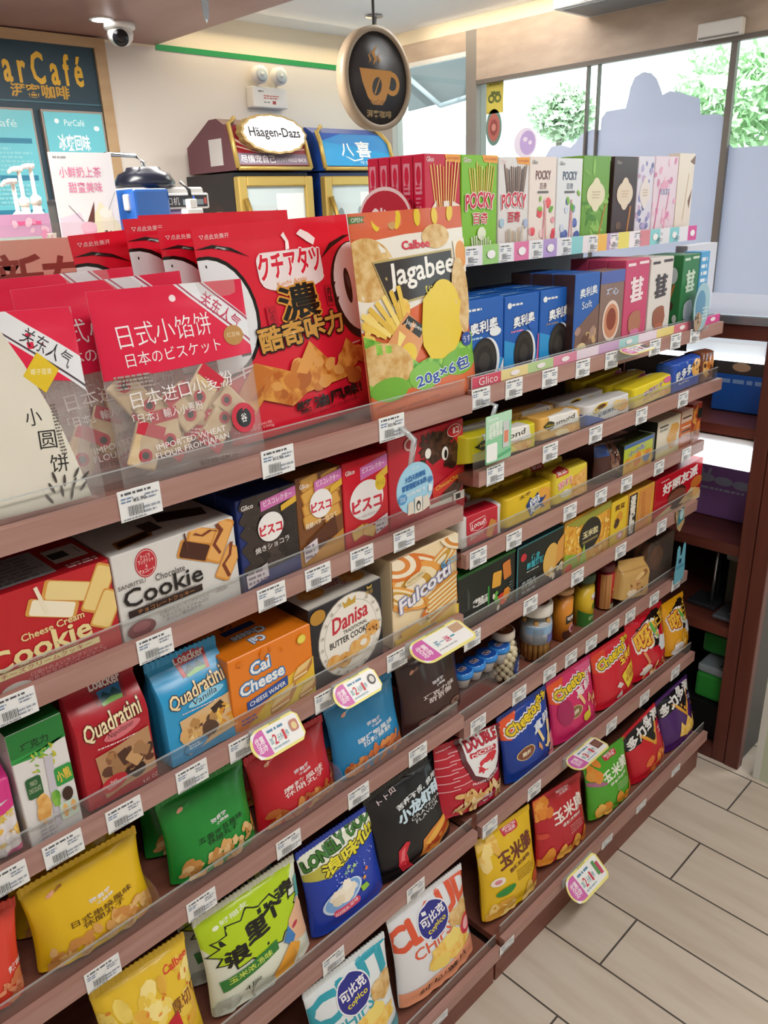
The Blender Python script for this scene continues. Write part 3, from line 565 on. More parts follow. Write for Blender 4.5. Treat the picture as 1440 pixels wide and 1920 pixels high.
y_ = put((1392, 1125), 1.1, 0); mb = MB(); mb.rbox(1.1, y_ - .08, .409, 1.22, y_ + .05, .56, M('4a463c', .5), .004); mb.rbox(1.095, y_ - .08, .545, 1.225, y_ + .055, .562, M('8b8f92', .3), .002); tag(mb.build('storage_jar'), 'dim olive box with a grey lid on the middle cabinet shelf', 'box')
y_ = put((1385, 1165), 1.03, 0); mb = MB(); mb.rbox(1.0, y_ - .05, .4095, 1.09, y_ + .06, .42, M('5f6670', .4), .002); art(mb, [('R', .3, .2, .8, .75, 'b9c4cc')], .09, .13, lambda x, y, o: (1.0 + x, y_ - .07 + y, .42 + o)); tag(mb.build('booklet'), 'flat grey booklet with a white note lying on the middle cabinet shelf', 'booklet')
for i, (px, z0, z1, xx, lab) in enumerate((((1350, 1330), .14, .24, 1.02, 'bright green plastic tub with a white lid low in the cabinet'), ((1365, 1255), .265, .345, 1.06, 'dark green plastic tub with a white lid stacked in the cabinet'))):
    y_ = put(px, xx, 0); t = empty('storage_tub', (xx, y_, z0), lab, 'storage tub', 'green tubs in the display cabinet')
    g_ = M('3fae4a', .35) if i == 0 else M('2f8a3c', .35)
    mb = MB(); mb.rbox(0, -.105 - y_, .0005, .18, .08, z1 - z0 - .02, g_, .01, 2); mb.build('tub', t)
    mb = MB(); mb.rbox(.002, -.103 - y_, z1 - z0 - .019, .178, .078, z1 - z0 + .006, M('a9b8c2', .25), .006, 2); art(mb, [('S', .1, .1, .9, .9, 8, .09, ['5f86b8', '3a4a63', 'd9e0e6'], 11)], .176, .181 + y_, lambda x, y, o: (.002 + x, -.103 - y_ + y, z1 - z0 + .006 + o)); mb.build('lid', t)
mb = MB(); mb.box(1.0, -.05, .036, 1.3, .35, .139, M('151214', .5)); tag(mb.build('plinth_box'), 'black crate under the green tubs in the cabinet', 'crate')
# pull-up poster at the right edge
t = empty('standing_poster', (.965, -.17, 0), 'pale green food poster board standing on the floor beside the cabinet', 'poster board')
mb = MB(); mb.box(-.004, -.62, .0, .004, 0, 1.25, M('c9d6bf', .45))
art(mb, [('R', 0, 0, .03, 1, 'dfe4e0'), ('S', .08, .05, .9, .95, 60, .07, ['d9a79a', 'b7cf9a', 'c98f6a', 'e9e2cf', '9fbf7e'], 21)], .62, 1.25, lambda y, z, o: (-.004 - o, -y, z)); mb.build('board', t)
mb = MB(); mb.prism([(0, 0), (.07, 0), (0, .16)], lambda x, z, o: (x + .0045, -.02 - o, z), M('5d6b58', .5), .003); mb.build('foot', t)
# ---------------------------------------------------------------- the two shelving units
L_ = 0.9
SH = {'N1': (.0175, 1.204), 'N2': (.036, 1.019), 'N3': (.036, .818), 'N4': (.0355, .610), 'N5': (.0014, .364), 'N6': (-.060, .113),
      'F1': (.1108, 1.4154), 'F2': (.0232, 1.2088), 'F3': (.0106, 1.0798), 'F4': (.0366, .9262), 'F5': (.0366, .771), 'F6': (.0421, .5752), 'F7': (-.0016, .3599), 'F8': (-.0608, .1265)}
SW = wood('shelf_wood', 'a27a71', 'b28c84', (3, 40, 40), .42); SWD = wood('shelf_board', '7c4a3c', '8c5849', (3, 30, 30), .5)
KICK = wood('kick_wood', '6e3a2d', '7e4739', (3, 30, 30), .4); BACK = M('3a3836', .6); BACKF = M('4c5157', .6)
def slant(mb, x0, x1, y0, y1, z0, z1, dl, dr, mat):
    o = len(mb.v); mb.box(x0, y0, z0, x1, y1, z1, mat)
    for i in range(o, o + 8):
        x, y, z = mb.v[i]; mb.v[i] = (x, y, z + dl + (dr - dl) * (x - x0) / (x1 - x0))
def unit(name, label, x0, x1, keys, ztop, lights, sides):
    t = empty(name, (x0, 0, 0), label, 'shelving unit', 'snack shelving units'); W_ = x1 - x0
    mb = MB(); mb.box(0, .40, .0, W_, .42, ztop, BACKF if name and x0 >= 0 else BACK); mb.build('back_panel', t)
    mb = MB(); mb.box(0, -.041, 0, W_, -.022, SH[keys[-1]][1] - .0265, KICK); mb.build('kickboard', t)
    for s in sides:
        a = 0 if s < 0 else W_ - .006
        mb = MB(); mb.box(a, .262 if s > 0 else .2, .0, a + .006, .40, 1.19, KICK); mb.build('side_panel', t)
    for k in keys:
        y, T = SH[k]; dl, dr = (.008, -.009) if k == 'F7' else (0, 0)
        mb = MB(); slant(mb, .001, W_ - .007, y + .012, .40, T - .028, T - .012, dl, dr, SWD); s_ = mb.build('shelf', t)
        mb = MB(); slant(mb, .001, W_ - .001, y, y + .012, T - .0265, T, dl, dr, SW)
        if k == 'F1':
            cs = ['d66a8c', 'e9dc8a', 'e9e6ef', '9ccf7a', 'e9e6ef', 'e07aa8', 'ece8f0', 'b49ad2', 'ece8f0', '8fd3d8', 'efe9ee', 'f0c35a', 'b7a0d0', 'e9e06f', 'efe9f0', 'd98a94', '8fd3d8', 'ece8f0', '8fd3d8', 'ece8f0', 'd9539a']
            its = [('R', i / len(cs), 0, (i + 1) / len(cs), 1, c) for i, c in enumerate(cs)] + [('E', (i + .5) / len(cs), .5, .012, .22, 'f6f2f4') for i in (1, 3, 5, 7, 12, 16, 18, 20)]
            mb.box(.001, y - .001, T - .030, W_ - .001, y, T + .001, M('f0edf2', .3)); art(mb, its, W_ - .002, .031, lambda x, z, o: (.001 + x, y - .001 - o, T - .030 + z), .3)
        mb.build('shelf_lip', s_)
        if k != 'F1':
            mb = MB(); slant(mb, .003, W_ - .003, y + .0125, y + .0145, T - .012, T + (.024 if k != 'F2' else .020), dl, dr, ACRYL()); g_ = mb.build('acrylic_guard', s_)
            mb = MB(); zz = T + (.024 if k != 'F2' else .020); slant(mb, .003, W_ - .003, y + .0123, y + .0147, zz, zz + .0012, dl, dr, clear('acrylic_edge', 'f4f8f8', fr=.5, rough=.2, op=.35)); mb.build('guard_edge', s_)
        if k == 'F2':
            cs = ['cf4f68', 'e6d89a', 'b5d39a', 'd98aa6', 'e3d7e6', 'c9a9cf', 'a9d6d6', 'e9dcec', 'e8d88a', 'd97a8a', 'e6c9dc', 'd9539a']
            mb = MB(); mb.box(.01, y + .0100, T + .0005, W_ - .004, y + .0118, T + .018, M('e8d9e4', .3))
            its = [('R', i / len(cs), .02, (i + 1) / len(cs), .98, c) for i, c in enumerate(cs)] + [('T', 'Glico', .045, .5, .055, .7, 'f3dfe3')] + [('E', (i + .5) / len(cs), .5, .014, .25, 'f3eef2') for i in (1, 2, 3, 6, 9, 11)]
            art(mb, its, W_ - .014, .0175, lambda x, z, o: (.01 + x, y + .0100 - o, T + .0005 + z), .3); mb.build('colour_strip', s_)
    return t
unit('shelving_unit', 'near brown shelving unit full of biscuits and snack bags', -1.35, -.0065, ['N1', 'N2', 'N3', 'N4', 'N5', 'N6'], 1.18, 0, (-1,))
unit('shelving_unit', 'far brown shelving unit with the extra top shelf of stick biscuits', 0, L_, ['F1', 'F2', 'F3', 'F4', 'F5', 'F6', 'F7', 'F8'], 1.40, 0, (-1, 1))
# ---------------------------------------------------------------- pack builders
ABOVE = {'N2': 'N1', 'N3': 'N2', 'N4': 'N3', 'N5': 'N4', 'N6': 'N5', 'F3': 'F2', 'F4': 'F3', 'F5': 'F4', 'F6': 'F5', 'F7': 'F6', 'F8': 'F7', 'F2': 'F1'}
def room(k): return (SH[ABOVE[k]][1] - (.041 if ABOVE[k] == 'F7' else .0285)) - (SH[k][1] - .0118) if k in ABOVE else 9
def sfy(k): return SH[k][0], SH[k][1] - .0118
def carton(name, label, cat, k, TL, TR, col, depth, its, gl=.3, group=None, behind=(), dy=0, top=None, side=None, bot=None, sidecol=None, gapx=.0008):
    y, zs = sfy(k); y += .0205 + dy; p, q = at(TL, 1, y), at(TR, 1, y); w_ = q[0] - p[0] - gapx; h = min((p[2] + q[2]) / 2 - zs, room(k) - .001)
    mb = MB(); mb.rbox(-w_ / 2, 0, 0.0003, w_ / 2, depth, h, M(col, gl), .0012)
    art(mb, its, w_, h, lambda x, z, o: (x - w_ / 2, -o, z), gl)
    if top: art(mb, top, w_, depth, lambda x, z, o: (x - w_ / 2, z, h + o), gl)
    if side: art(mb, side, depth, h, lambda x, z, o: (-w_ / 2 - o, depth - x, z), gl)
    o = tag(mb.build(name, None, ((p[0] + q[0]) / 2, y, zs)), label, cat, group)
    for i, lb in enumerate(behind):
        c = copy_tree(o); c.location.y += (i + 1) * (depth + .0015); c['label'] = lb
    return o
def sstep(a, b, x): t = max(0, min(1, (x - a) / (b - a))); return t * t * (3 - 2 * t)
def bagshape(kind, w_, h, t, seed):
    s = .05 if kind == 'pillow' else 0
    R = random.Random(seed); ph = [R.random() * 6.3 for _ in range(6)]
    def S(x, z, off, side=-1):
        u = max(-1, min(1, 2 * x / w_)); v = z / h; X = x
        if kind == 'pillow':
            vv = max(0, min(1, (v - s) / (1 - 2 * s))); g = min(1, .74 + vv * 2.4) * math.sin(PI * (.42 + .58 * vv)) ** .6 if vv < 1 else 0; e = max(0, 1 - abs(u) ** 2.6) ** .62
            X = x * (1 - .055 * math.sin(PI * vv)); wr = .0016 * math.sin(u * 7 + ph[0]) * math.sin(vv * 6 + ph[1]) * e * g + .0022 * math.sin(u * 17 + ph[2]) * (1 - g) * g * e * 4
        elif kind == 'doy':
            g = max(0, (.93 - v) / .93) ** .8 * min(1, v / .05 + .25) ** .5; e = max(0, 1 - abs(u) ** 3.2) ** .7; wr = .0014 * math.sin(u * 5 + ph[0] + v * 4) * math.sin(v * 7 + ph[1]) * e + .001 * math.sin(u * 3 + ph[3]) * sstep(.8, 1, v)
        elif kind == 'gus':
            g = 1 - sstep(.62, .98, v); e = min(1, (1 - abs(u)) * 30); wr = .0012 * math.sin(u * 4 + ph[0]) * math.sin(v * 9 + ph[1]) * e
        else:  # brick
            g = min(1, min(v, 1 - v) * 14) ** .5 if 0 < v < 1 else 0; e = min(1, (1 - abs(u)) * 14) ** .5; wr = .0016 * math.sin(u * 11 + ph[0]) * math.sin(v * 4 + ph[1]) * e * g
        return (X, side * (t / 2 * g * e) + (wr if side < 0 else 0) - off, z)
    S0 = S
    us = [-1, -.985, -.965, -.95, -.88, -.75, -.6, -.45, -.3, -.15, 0, .15, .3, .45, .6, .75, .88, .95, .965, .985, 1]
    vs = [0, .02, .05, .08, .12, .18, .25, .32, .4, .48, .56, .64, .72, .8, .86, .9, .93, .95, .98, 1]
    XS, ZS = [u * w_ / 2 for u in us], [v * h for v in vs]; G = {}
    def S(x, z, off, side=-1):                    # the facets of the bag itself, so print lies flat on them
        i = min(max(bisect.bisect_right(XS, x) - 1, 0), len(XS) - 2); j = min(max(bisect.bisect_right(ZS, z) - 1, 0), len(ZS) - 2)
        for a_ in (i, i + 1):
            for b_ in (j, j + 1):
                if (a_, b_, side) not in G: G[a_, b_, side] = S0(XS[a_], ZS[b_], 0, side)
        s = (x - XS[i]) / (XS[i + 1] - XS[i]); t_ = (z - ZS[j]) / (ZS[j + 1] - ZS[j]); s = max(0, min(1, s)); t_ = max(0, min(1, t_))
        p = [G[i, j, side][k] * (1 - s) * (1 - t_) + G[i + 1, j, side][k] * s * (1 - t_) + G[i, j + 1, side][k] * (1 - s) * t_ + G[i + 1, j + 1, side][k] * s * t_ for k in range(3)]
        return (p[0], p[1] - off, p[2])
    return S, XS, ZS
def bagmesh(kind, w_, h, t, seed, col, its, gl, zones=()):
    S, xs, zs_ = bagshape(kind, w_, h, t, seed); mb = MB(); nx = len(xs)
    for sd in (-1, 1):
        vs = [S(x, z, 0, sd) for z in zs_ for x in xs]
        fs = [(j * nx + i, j * nx + i + 1, (j + 1) * nx + i + 1, (j + 1) * nx + i) for j in range(len(zs_) - 1) for i in range(nx - 1)]
        if sd > 0: fs = [f[::-1] for f in fs]
        mb.add(vs, fs, M(col, gl, bump=.12) if not hasattr(col, 'name') else col, True)
    b0 = [S(x, 0, 0, -1) for x in xs]; b1 = [S(x, 0, 0, 1) for x in xs]
    mb.add(b0 + b1, [(i, nx + i, nx + i + 1, i + 1) for i in range(nx - 1)], M(col, gl) if not hasattr(col, 'name') else col)
    art(mb, its, w_, h, lambda x, z, o: S(x - w_ / 2, z, o), gl, [x + w_ / 2 for x in xs[1:-1]], zs_[1:-1], .0006)
    return mb, S
def bag(name, label, cat, k, TL, TR, col, its, kind='pillow', t=.055, lean=10, gl=.24, group=None, dy=0, behind=(), seed=None, seal=None, bz=0, ext=0):
    y, zs = sfy(k); y0 = y + .0215 + t * .5 + dy; zs += bz + (.008 - .017 * Xof((TL[0] + TR[0]) / 2, y, SH[k][1]) / L_ if k == 'F7' else 0) + t * (.36 if kind == 'pillow' else .5) * math.sin(math.radians(lean))
    yp = y0 - t / 2 if kind == 'brick' else y0
    p, q = onlean(TL, yp, zs, lean), onlean(TR, yp, zs, lean); up = Vector((0, math.sin(math.radians(lean)), math.cos(math.radians(lean)))); b = Vector((0, yp, zs))
    hp, hq = (p - b) @ up, (q - b) @ up; roll = math.atan2(hq - hp, q[0] - p[0]); w_ = math.hypot(q[0] - p[0], hq - hp); h = min((hp + hq) / 2 + ext, (room(k) - .005) / math.cos(math.radians(lean)) - t * .5 * math.sin(math.radians(lean)))
    seed = seed if seed is not None else sum(map(ord, label)) % 97
    lift = w_ / 2 * abs(math.sin(roll))
    mb, S = bagmesh(kind, w_, h - lift, t, seed, col, its, gl)
    R_ = Matrix.Rotation(-math.radians(lean), 3, 'X') @ Matrix.Rotation(-roll, 3, 'Y')
    xm = (p[0] + q[0]) / 2 + math.sin(roll) * h
    o = tag(mb.build(name, None, (xm, y0, zs + lift + .0005)), label, cat, group); o.rotation_euler = R_.to_euler()
    hh = h - lift
    if kind in ('pillow', 'gus'):
        sc_ = seal or col; ms = MB(); n = int(w_ / .0035); vs = []; fs = []
        for i in range(n + 1):
            x = -w_ / 2 + w_ * i / n; zt_ = hh + (.0022 if i % 2 else 0); vs += [(x, -.0012 - (.0006 if i % 2 else 0), hh - .012), (x, -.0012 - (.0006 if i % 2 else 0), zt_), (x, .0012, zt_), (x, .0012, hh - .012)]
        for i in range(n):
            a = i * 4
            for j in range(4): fs.append((a + j, a + 4 + j, a + 4 + (j + 1) % 4, a + (j + 1) % 4))
        ms.add(vs, fs, M(sc_, gl)); ms.build('top_seal', o)
    for i, lb in enumerate(behind):
        c = copy_tree(o); c.location.y += (i + 1) * (t * 1.1 + .004); c['label'] = lb
    return o
TAGS = {}
def pricetag(k, px, label, w_=.046, h=.032, price=None):
    y, T = SH[k]; x = Xof(px, y, T - .014)
    if k == 'F7': T += .008 - .017 * x / L_
    key = (w_, h, price)
    if key not in TAGS:
        mb = MB(); mb.rbox(-w_ / 2, -.0009, 0, w_ / 2, 0, h, M('eceef0', .35), .0003)
        its = [('L', .08, .80, .9, .95, 1, '55585f'), ('L', .06, .58, .34, .78, 2, '6f86a8'), ('L', .62, .55, .95, .78, 2, '8a93a5'), ('L', .55, .12, .95, .4, 2, '9aa0ae'), ('L', .06, .03, .6, .12, 1, '8a8f9a')]
        if price: its.append(('T', price, .48, .64, .3, .13, '33363c', {'bold': .01}))
        R = random.Random(7); x_ = .2
        while x_ < .55: its.append(('R', x_, .16, x_ + .012 + .012 * R.random(), .48, '44474d')); x_ += .036
        art(mb, its, w_, h, lambda a, z, o: (a - w_ / 2, -.0009 - o, z), .35, off=.0002); TAGS[key] = mb.build('price_tag'); o = TAGS[key]
    else: o = TAGS[key].copy(); C.objects.link(o)
    o.location = (x, y - (.0015 if k == 'F1' else .0004), T - .0295); tag(o, label, 'price tag', 'shelf edge price tags'); return o
def promo(k, pxa, pxb, label, its, drop=25, depth=.062, dz=.0):
    y, T = SH[k]; xa, xb = Xof(pxa, y, T), Xof(pxb, y, T); w_ = xb - xa
    t = empty('promotion_card', ((xa + xb) / 2, y, T + .001 + dz), label, 'promotion card', 'promotion cards clipped to the shelf edges')
    a = math.radians(drop); poly = rr_(-w_ / 2, 0, w_ / 2, depth, .010, 4)
    r = depth / 2; left = [(-w_ / 2 + r + r * math.cos(b), r + r * math.sin(b)) for b in [PI / 2 + PI * i / 14 for i in range(15)]]
    poly = [(w_ / 2 - .008, .0), (w_ / 2, .008), (w_ / 2, depth - .008), (w_ / 2 - .008, depth)] + left
    mp = lambda x, v, o: (x, -.004 - (depth - v) * math.cos(a) - o * math.sin(a), -(depth - v) * math.sin(a) + o * math.cos(a) + .0015)
    mb = MB(); mb.prism(poly, mp, M('f1e88f', .35), .0012)
    P2 = lambda x, v, o: mp(x - w_ / 2, v, o)
    full = [('RR', .06, .09, .965, .91, 'f3f4f5', .1), ('P', [((-w_ / 2 + .004 + (r - .004) + (r - .004) * math.cos(b)) / w_ + .5, .5 + (.42) * math.sin(b)) for b in [PI / 2 + PI * i / 14 for i in range(15)]] + [(.33, .08), (.30, .92)], 'd26ab4')]
    art(mb, full + its, w_, depth, P2, .35, off=.0002); mb.build('card', t)
    mb = MB(); mb.box(-w_ / 2 + .008, -.0045, -.02, w_ / 2 - .006, -.0006, .003, clear('clip_plastic', 'eef0f2', op=.35)); mb.build('clip', t)
    return t
PROMO = lambda mid, big, extra='': [('T', '优惠\n活动', .185, .5, .17, .5, 'fbeef6', {'bold': .02})]
def addon(n, m): return PROMO(0, 0) + [('L', .36, .68, .74, .84, 1, '5f8fb0'), ('T', '加', .375, .45, .06, .22, '3f8f9f'), ('T', n, .45, .46, .07, .32, 'cf3e4e', {'bold': .02}), ('T', '元多', .545, .45, .10, .22, '3f8f9f'), ('T', m, .63, .46, .04, .32, 'cf3e4e', {'bold': .02}), ('T', '件', .69, .45, .06, .22, '3f8f9f'), ('L', .36, .15, .72, .26, 1, '9fb7c4'), ('L', .45, .93, .75, .99, 1, 'a8a05a')]
# ---------------------------------------------------------------- N1: pouches along the near top edge
RED = 'd81f3a'
kits = [('E', .04, .60, .25, .275, '14110f'), ('E', .03, .60, .24, .26, 'e6e8ee'), ('E', 1.0, .62, .20, .25, '14110f', 3), ('E', 1.0, .64, .175, .225, 'e6e8ee', 3), ('E', .93, .65, .027, .09, '1b1a1e', 3), ('E', .935, .67, .011, .04, '4a4a50', 10),
  ('P', [(.0, .905), (.1, .92), (.2, .90), (.3, .85), (.2, .885), (.1, .905)], '14110f'), ('P', [(.76, .8), (.84, .87), (.95, .90), (1, .9), (.95, .885), (.85, .85)], '14110f'),
  ('T', '▽点此处撕开', .12, .955, .17, .022, 'f3d9dc'), ('RR', .33, .70, .76, .86, 'f0e3e6', .05), ('E', .55, .72, .21, .05, 'f0e3e6'),
  ('T', 'クチアタツ', .545, .80, .42, .12, 'd81f3a', {'bold': .05, 'ol': 'f6ecee', 'olw': .06, 'rot': 2}), ('T', 'Kuchi Atatu', .53, .715, .2, .02, 'e8902e', {'rot': 4}), ('T', '酷奇大力', .56, .68, .2, .035, 'd83a50', {'bold': .02, 'rot': 3}),
  ('P', [(.52, .93), (.54, .90), (.53, .86), (.555, .865), (.56, .9), (.54, .945)], 'f5e9ec'), ('P', [(.62, .93), (.68, .89), (.72, .87), (.74, .9), (.70, .93), (.65, .95)], 'f5e9ec'),
  ('T', '濃', .55, .615, .27, .165, '17120f', {'bold': .03, 'ol': 'd9973c', 'olw': .05, 'rot': 2}), ('Q', .36, .56, .065, .11, 0, 'c01a30'), ('T', 'し\nょ\nう\nゆ', .36, .56, .035, .085, '1d1413'), ('Q', .77, .62, .055, .1, 0, 'c01a30'), ('T', '肉\n味', .77, .62, .035, .08, '1d1413', {'bold': .02}),
  ('T', '酷奇咔力', .54, .475, .58, .115, 'cf9a48', {'bold': .05, 'ol': '1d1410', 'olw': .05, 'rot': 3}),
  ('Q', .09, .325, .2, .008, 14, 'eed9d9'), ('Q', .09, .35, .2, .008, 8, 'eed9d9'), ('Q', .12, .34, .008, .06, 0, 'eed9d9'), ('Q', .88, .36, .13, .007, 4, 'eed9d9'), ('Q', .89, .34, .13, .007, -8, 'eed9d9'),
  *remap([
  ('P', [(.02, .13), (.19, .31), (.43, .22), (.56, .36), (.72, .2), (.83, .335), (.93, .25), (1, .33), (1, .16), (.9, .2), (.78, .13), (.62, .12), (.48, .11), (.37, .06), (.2, .125), (.1, .03)], 'snac'),
  ('S', .12, .12, .95, .26, 26, .05, ['snac', 'e0a055', 'c97a35', 'b4642a'], 9), ('P', [(.02, .13), (.19, .31), (.3, .25), (.13, .14)], 'c8742c'), ('P', [(.43, .22), (.56, .36), (.6, .28), (.5, .2)], 'e2a052')], [(0, .07), (.36, .42), (1, 1)]),
  ('T', '醬油風味!', .64, .12, .5, .06, '241512', {'bold': .05, 'rot': 3}), ('T', 'SOY SAUCE FLAVOR', .64, .072, .4, .014, '6d1c22', {'rot': 3}), ('T', '净含量:100克\nNET WT 100g', .12, .075, .22, .034, 'f0b9be', {})]
ko = bag('snack_pouch', 'red soy sauce snack pouch printed with big white eyes, front of its row', 'snack pouch', 'N1', (356, 428), (648, 402), 'db2038', kits, 'doy', .034, 6, .2, 'red pouches with big eyes', seed=3, dy=.05)
for i, (dx, dy, dz, rz, lb) in enumerate(((-.030, .041, -.004, .02, 'red eyed snack pouch tucked directly behind the front one, lower than its neighbours'), (-.050, .082, .010, .015, 'tallest red eyed snack pouch standing second from the back'), (-.095, .123, -.001, -.02, 'red eyed snack pouch farthest left and back in its row'), (.012, .164, .012, .03, 'red pouch rearmost of its row, crumpled top edge showing behind the orange pouch'))):
    c = copy_tree(ko); c.location += Vector((dx, dy, dz if dz > 0 else .005)); c.rotation_euler = (ko.rotation_euler[0] + .02, ko.rotation_euler[1] + rz, 0); c['label'] = lb
    if dz < 0: c.scale.z = .975
jg = [('R', 0, .83, 1, 1, 'd2603a'), ('P', [(0, .83), (.2, .80), (.5, .83), (.8, .815), (1, .84), (1, .86), (0, .86)], 'd2603a'), ('P', [(0, .8), (.45, .83), (1, .84), (1, .55), (0, .35)], 'e9e4da'), ('E', .1, .66, .22, .15, 'pota'), ('E', .06, .35, .0, .0, 'pota'),
  ('P', [(0, .93), (.13, .935), (.11, .955), (.14, .975), (0, .98)], '55733c'), ('T', 'OPEN', .065, .955, .09, .02, 'e3e8d4'), ('E', .22, .93, .035, .042, 'e3c22f'), ('E', .40, .935, .03, .045, 'e3c22f', -20), ('E', .57, .945, .028, .045, 'e3c22f'), ('E', .73, .94, .03, .042, 'e3c22f'), ('E', .88, .955, .03, .042, 'e3c22f', -15), ('E', .35, .90, .03, .02, 'c79a64'),
  ('E', .72, .80, .13, .06, 'pota'), ('T', 'Calbee', .53, .765, .25, .042, 'd4304a', {'bold': .04}),
  ('P', [(.14, .70), (.86, .72), (.86, .50), (.24, .46)], 'b9a66a'), ('P', [(.15, .69), (.85, .71), (.85, .51), (.25, .47)], '38302e'), ('T', 'Jagabee', .56, .615, .62, .14, 'f2efe9', {'bold': .02, 'sh': .1, 'rot': 3}), ('T', '【じゃがビー】', .72, .525, .32, .035, 'e4d23c', {'bold': .02, 'rot': 3}),
  ('P', [(.88, .76), (1, .77), (1, .58), (.88, .58)], 'efe6d2'), ('E', .95, .68, .06, .07, 'e0923c'),
  ('S', 0, .3, .35, .45, 12, .05, ['chip', 'e8c65e'], 31)] + [('Q', .06 + .045 * i, .36 + .016 * i, .035, .20, 62 - 9 * i, ['e9c65a', 'f0d67c', 'ddb64a'][i % 3]) for i in range(7)] + [
  ('P', [(.1, .25), (.36, .42), (.52, .3), (.28, .12)], 'dd9a63'), ('P', [(.3, .36), (.37, .40), (.5, .32), (.44, .28)], '33302e'), ('T', 'Jagabee', .405, .34, .15, .03, 'f2efe9', {'rot': -28}), ('E', .33, .23, .07, .05, 'e6c63a', 12), ('P', [(.22, .24), (.27, .33), (.32, .30)], 'f0dc84'),
  ('P', [(0, .06), (0, .33), (.2, .27), (.4, .18), (.6, .2), (.8, .22), (1, .26), (1, .05), (.5, .04)], 'leaf'), ('E', .13, .2, .22, .11, 'pota', -8), ('E', .9, .45, .09, .2, 'pota'),
  ('B', .67, .32, .22, .175, 'e4c62c', 55, 4), ('E', .72, .42, .15, .13, 'e4c62c'), ('P', [(0, 0), (1, 0), (1, .115), (.6, .09), (0, .085)], 'd4683a'), ('E', .14, .1, .14, .06, '74b23e'), ('E', .45, .12, .16, .07, '7fbb45'), ('E', .8, .14, .18, .07, '74b23e'),
  ('T', '20g×6包', .63, .115, .56, .085, '23489f', {'bold': .03, 'ol': 'eef2f5', 'olw': .04, 'rot': 5}), ('T', 'NET WEIGHT 120g', .35, .03, .4, .014, '8e4328', {'rot': 3}), ('RR', .84, .20, .97, .26, '2c4d9a', .05), ('T', 'うす', .905, .23, .09, .035, 'f0f2f5')]
jg = remap(jg, [(0, 0), (.06, .1), (.115, .17), (.32, .42), (.61, .69), (.765, .832), (.83, .885), (1, 1)])
bag('snack_pouch', 'orange and green potato stick pouch at the right end of the near top shelf', 'snack pouch', 'N1', (650, 402), (862, 386), 'd9663a', jg, 'doy', .03, 5, .22, seed=11, dy=-.003)
# cellophane biscuit bags with red header
def clearbag(TL, TR, label, its, dy, seed, contents=True, whitecard=False, dx=0, lean=6):
    y, zs = sfy('N1'); t_ = .036; y0 = y + .020 + t_ / 2 + dy; zs += t_ / 2 * math.sin(math.radians(lean))
    p, q = onlean(TL, y0, zs, lean), onlean(TR, y0, zs, lean); up = Vector((0, math.sin(math.radians(lean)), math.cos(math.radians(lean)))); hp, hq = (p - Vector((0, y0, zs))) @ up, (q - Vector((0, y0, zs))) @ up
    roll = math.atan2(hq - hp, q[0] - p[0]); w_ = math.hypot(q[0] - p[0], hq - hp); h = (hp + hq) / 2; lift = w_ / 2 * abs(math.sin(roll)); h -= lift
    mb, S = bagmesh('doy', w_, h, t_, seed, FILM(), [], .2)
    o = tag(mb.build('biscuit_bag', None, ((p[0] + q[0]) / 2 + math.sin(roll) * h, y0, zs + lift + .0005)), label, 'biscuit bag', 'clear bags of small filled biscuits')
    o.rotation_euler = (Matrix.Rotation(-math.radians(lean), 3, 'X') @ Matrix.Rotation(-roll, 3, 'Y')).to_euler()
    _, xs, zz = bagshape('doy', w_, h, t_, seed)
    mh = MB(); art(mh, its[0] + its[1], w_, h, lambda x, z, o2: S(x - w_ / 2, z, o2), .3, [x + w_ / 2 for x in xs[1:-1]], zz[1:-1], .0008); mh.build('printed_film', o)
    if contents:
        R = random.Random(seed); W0 = w_
        for i in range(11 if contents is True else contents):
            m2 = MB(); a, b = .017, .026; m2.rbox(-a, -.004, -b, a, .004, b, M('d6b98e', .35, 0, 'e6d2ae', 60), .003, 2)
            art(m2, [('R', 0, .0, 1, .28, 'c9273f'), ('L', .15, .06, .85, .22, 2, 'f0d5d8'), ('E', .5, .8, .22, .14, 'c9273f'), ('E', .5, .8, .12, .08, '1d1a1a')] if i % 3 else [('R', 0, .72, 1, 1, 'c9273f'), ('E', .5, .3, .24, .15, 'c9273f'), ('E', .5, .3, .13, .08, '1d1a1a')], 2 * a, 2 * b, lambda x, z, o2: (x - a, -.004 - o2, z - b), .3)
            j = m2.build('wrapped_biscuit', o); j.location = ((-.42 + .84 * ((i * .37 + .1 * (i // 3)) % 1)) * w_ * .8, (-.006, .005, -.0005)[i % 3], .036 + h * .085 * (i // 3) + .01 * R.random()); j.rotation_euler = (0, R.uniform(-.9, .9), 0)
    return o
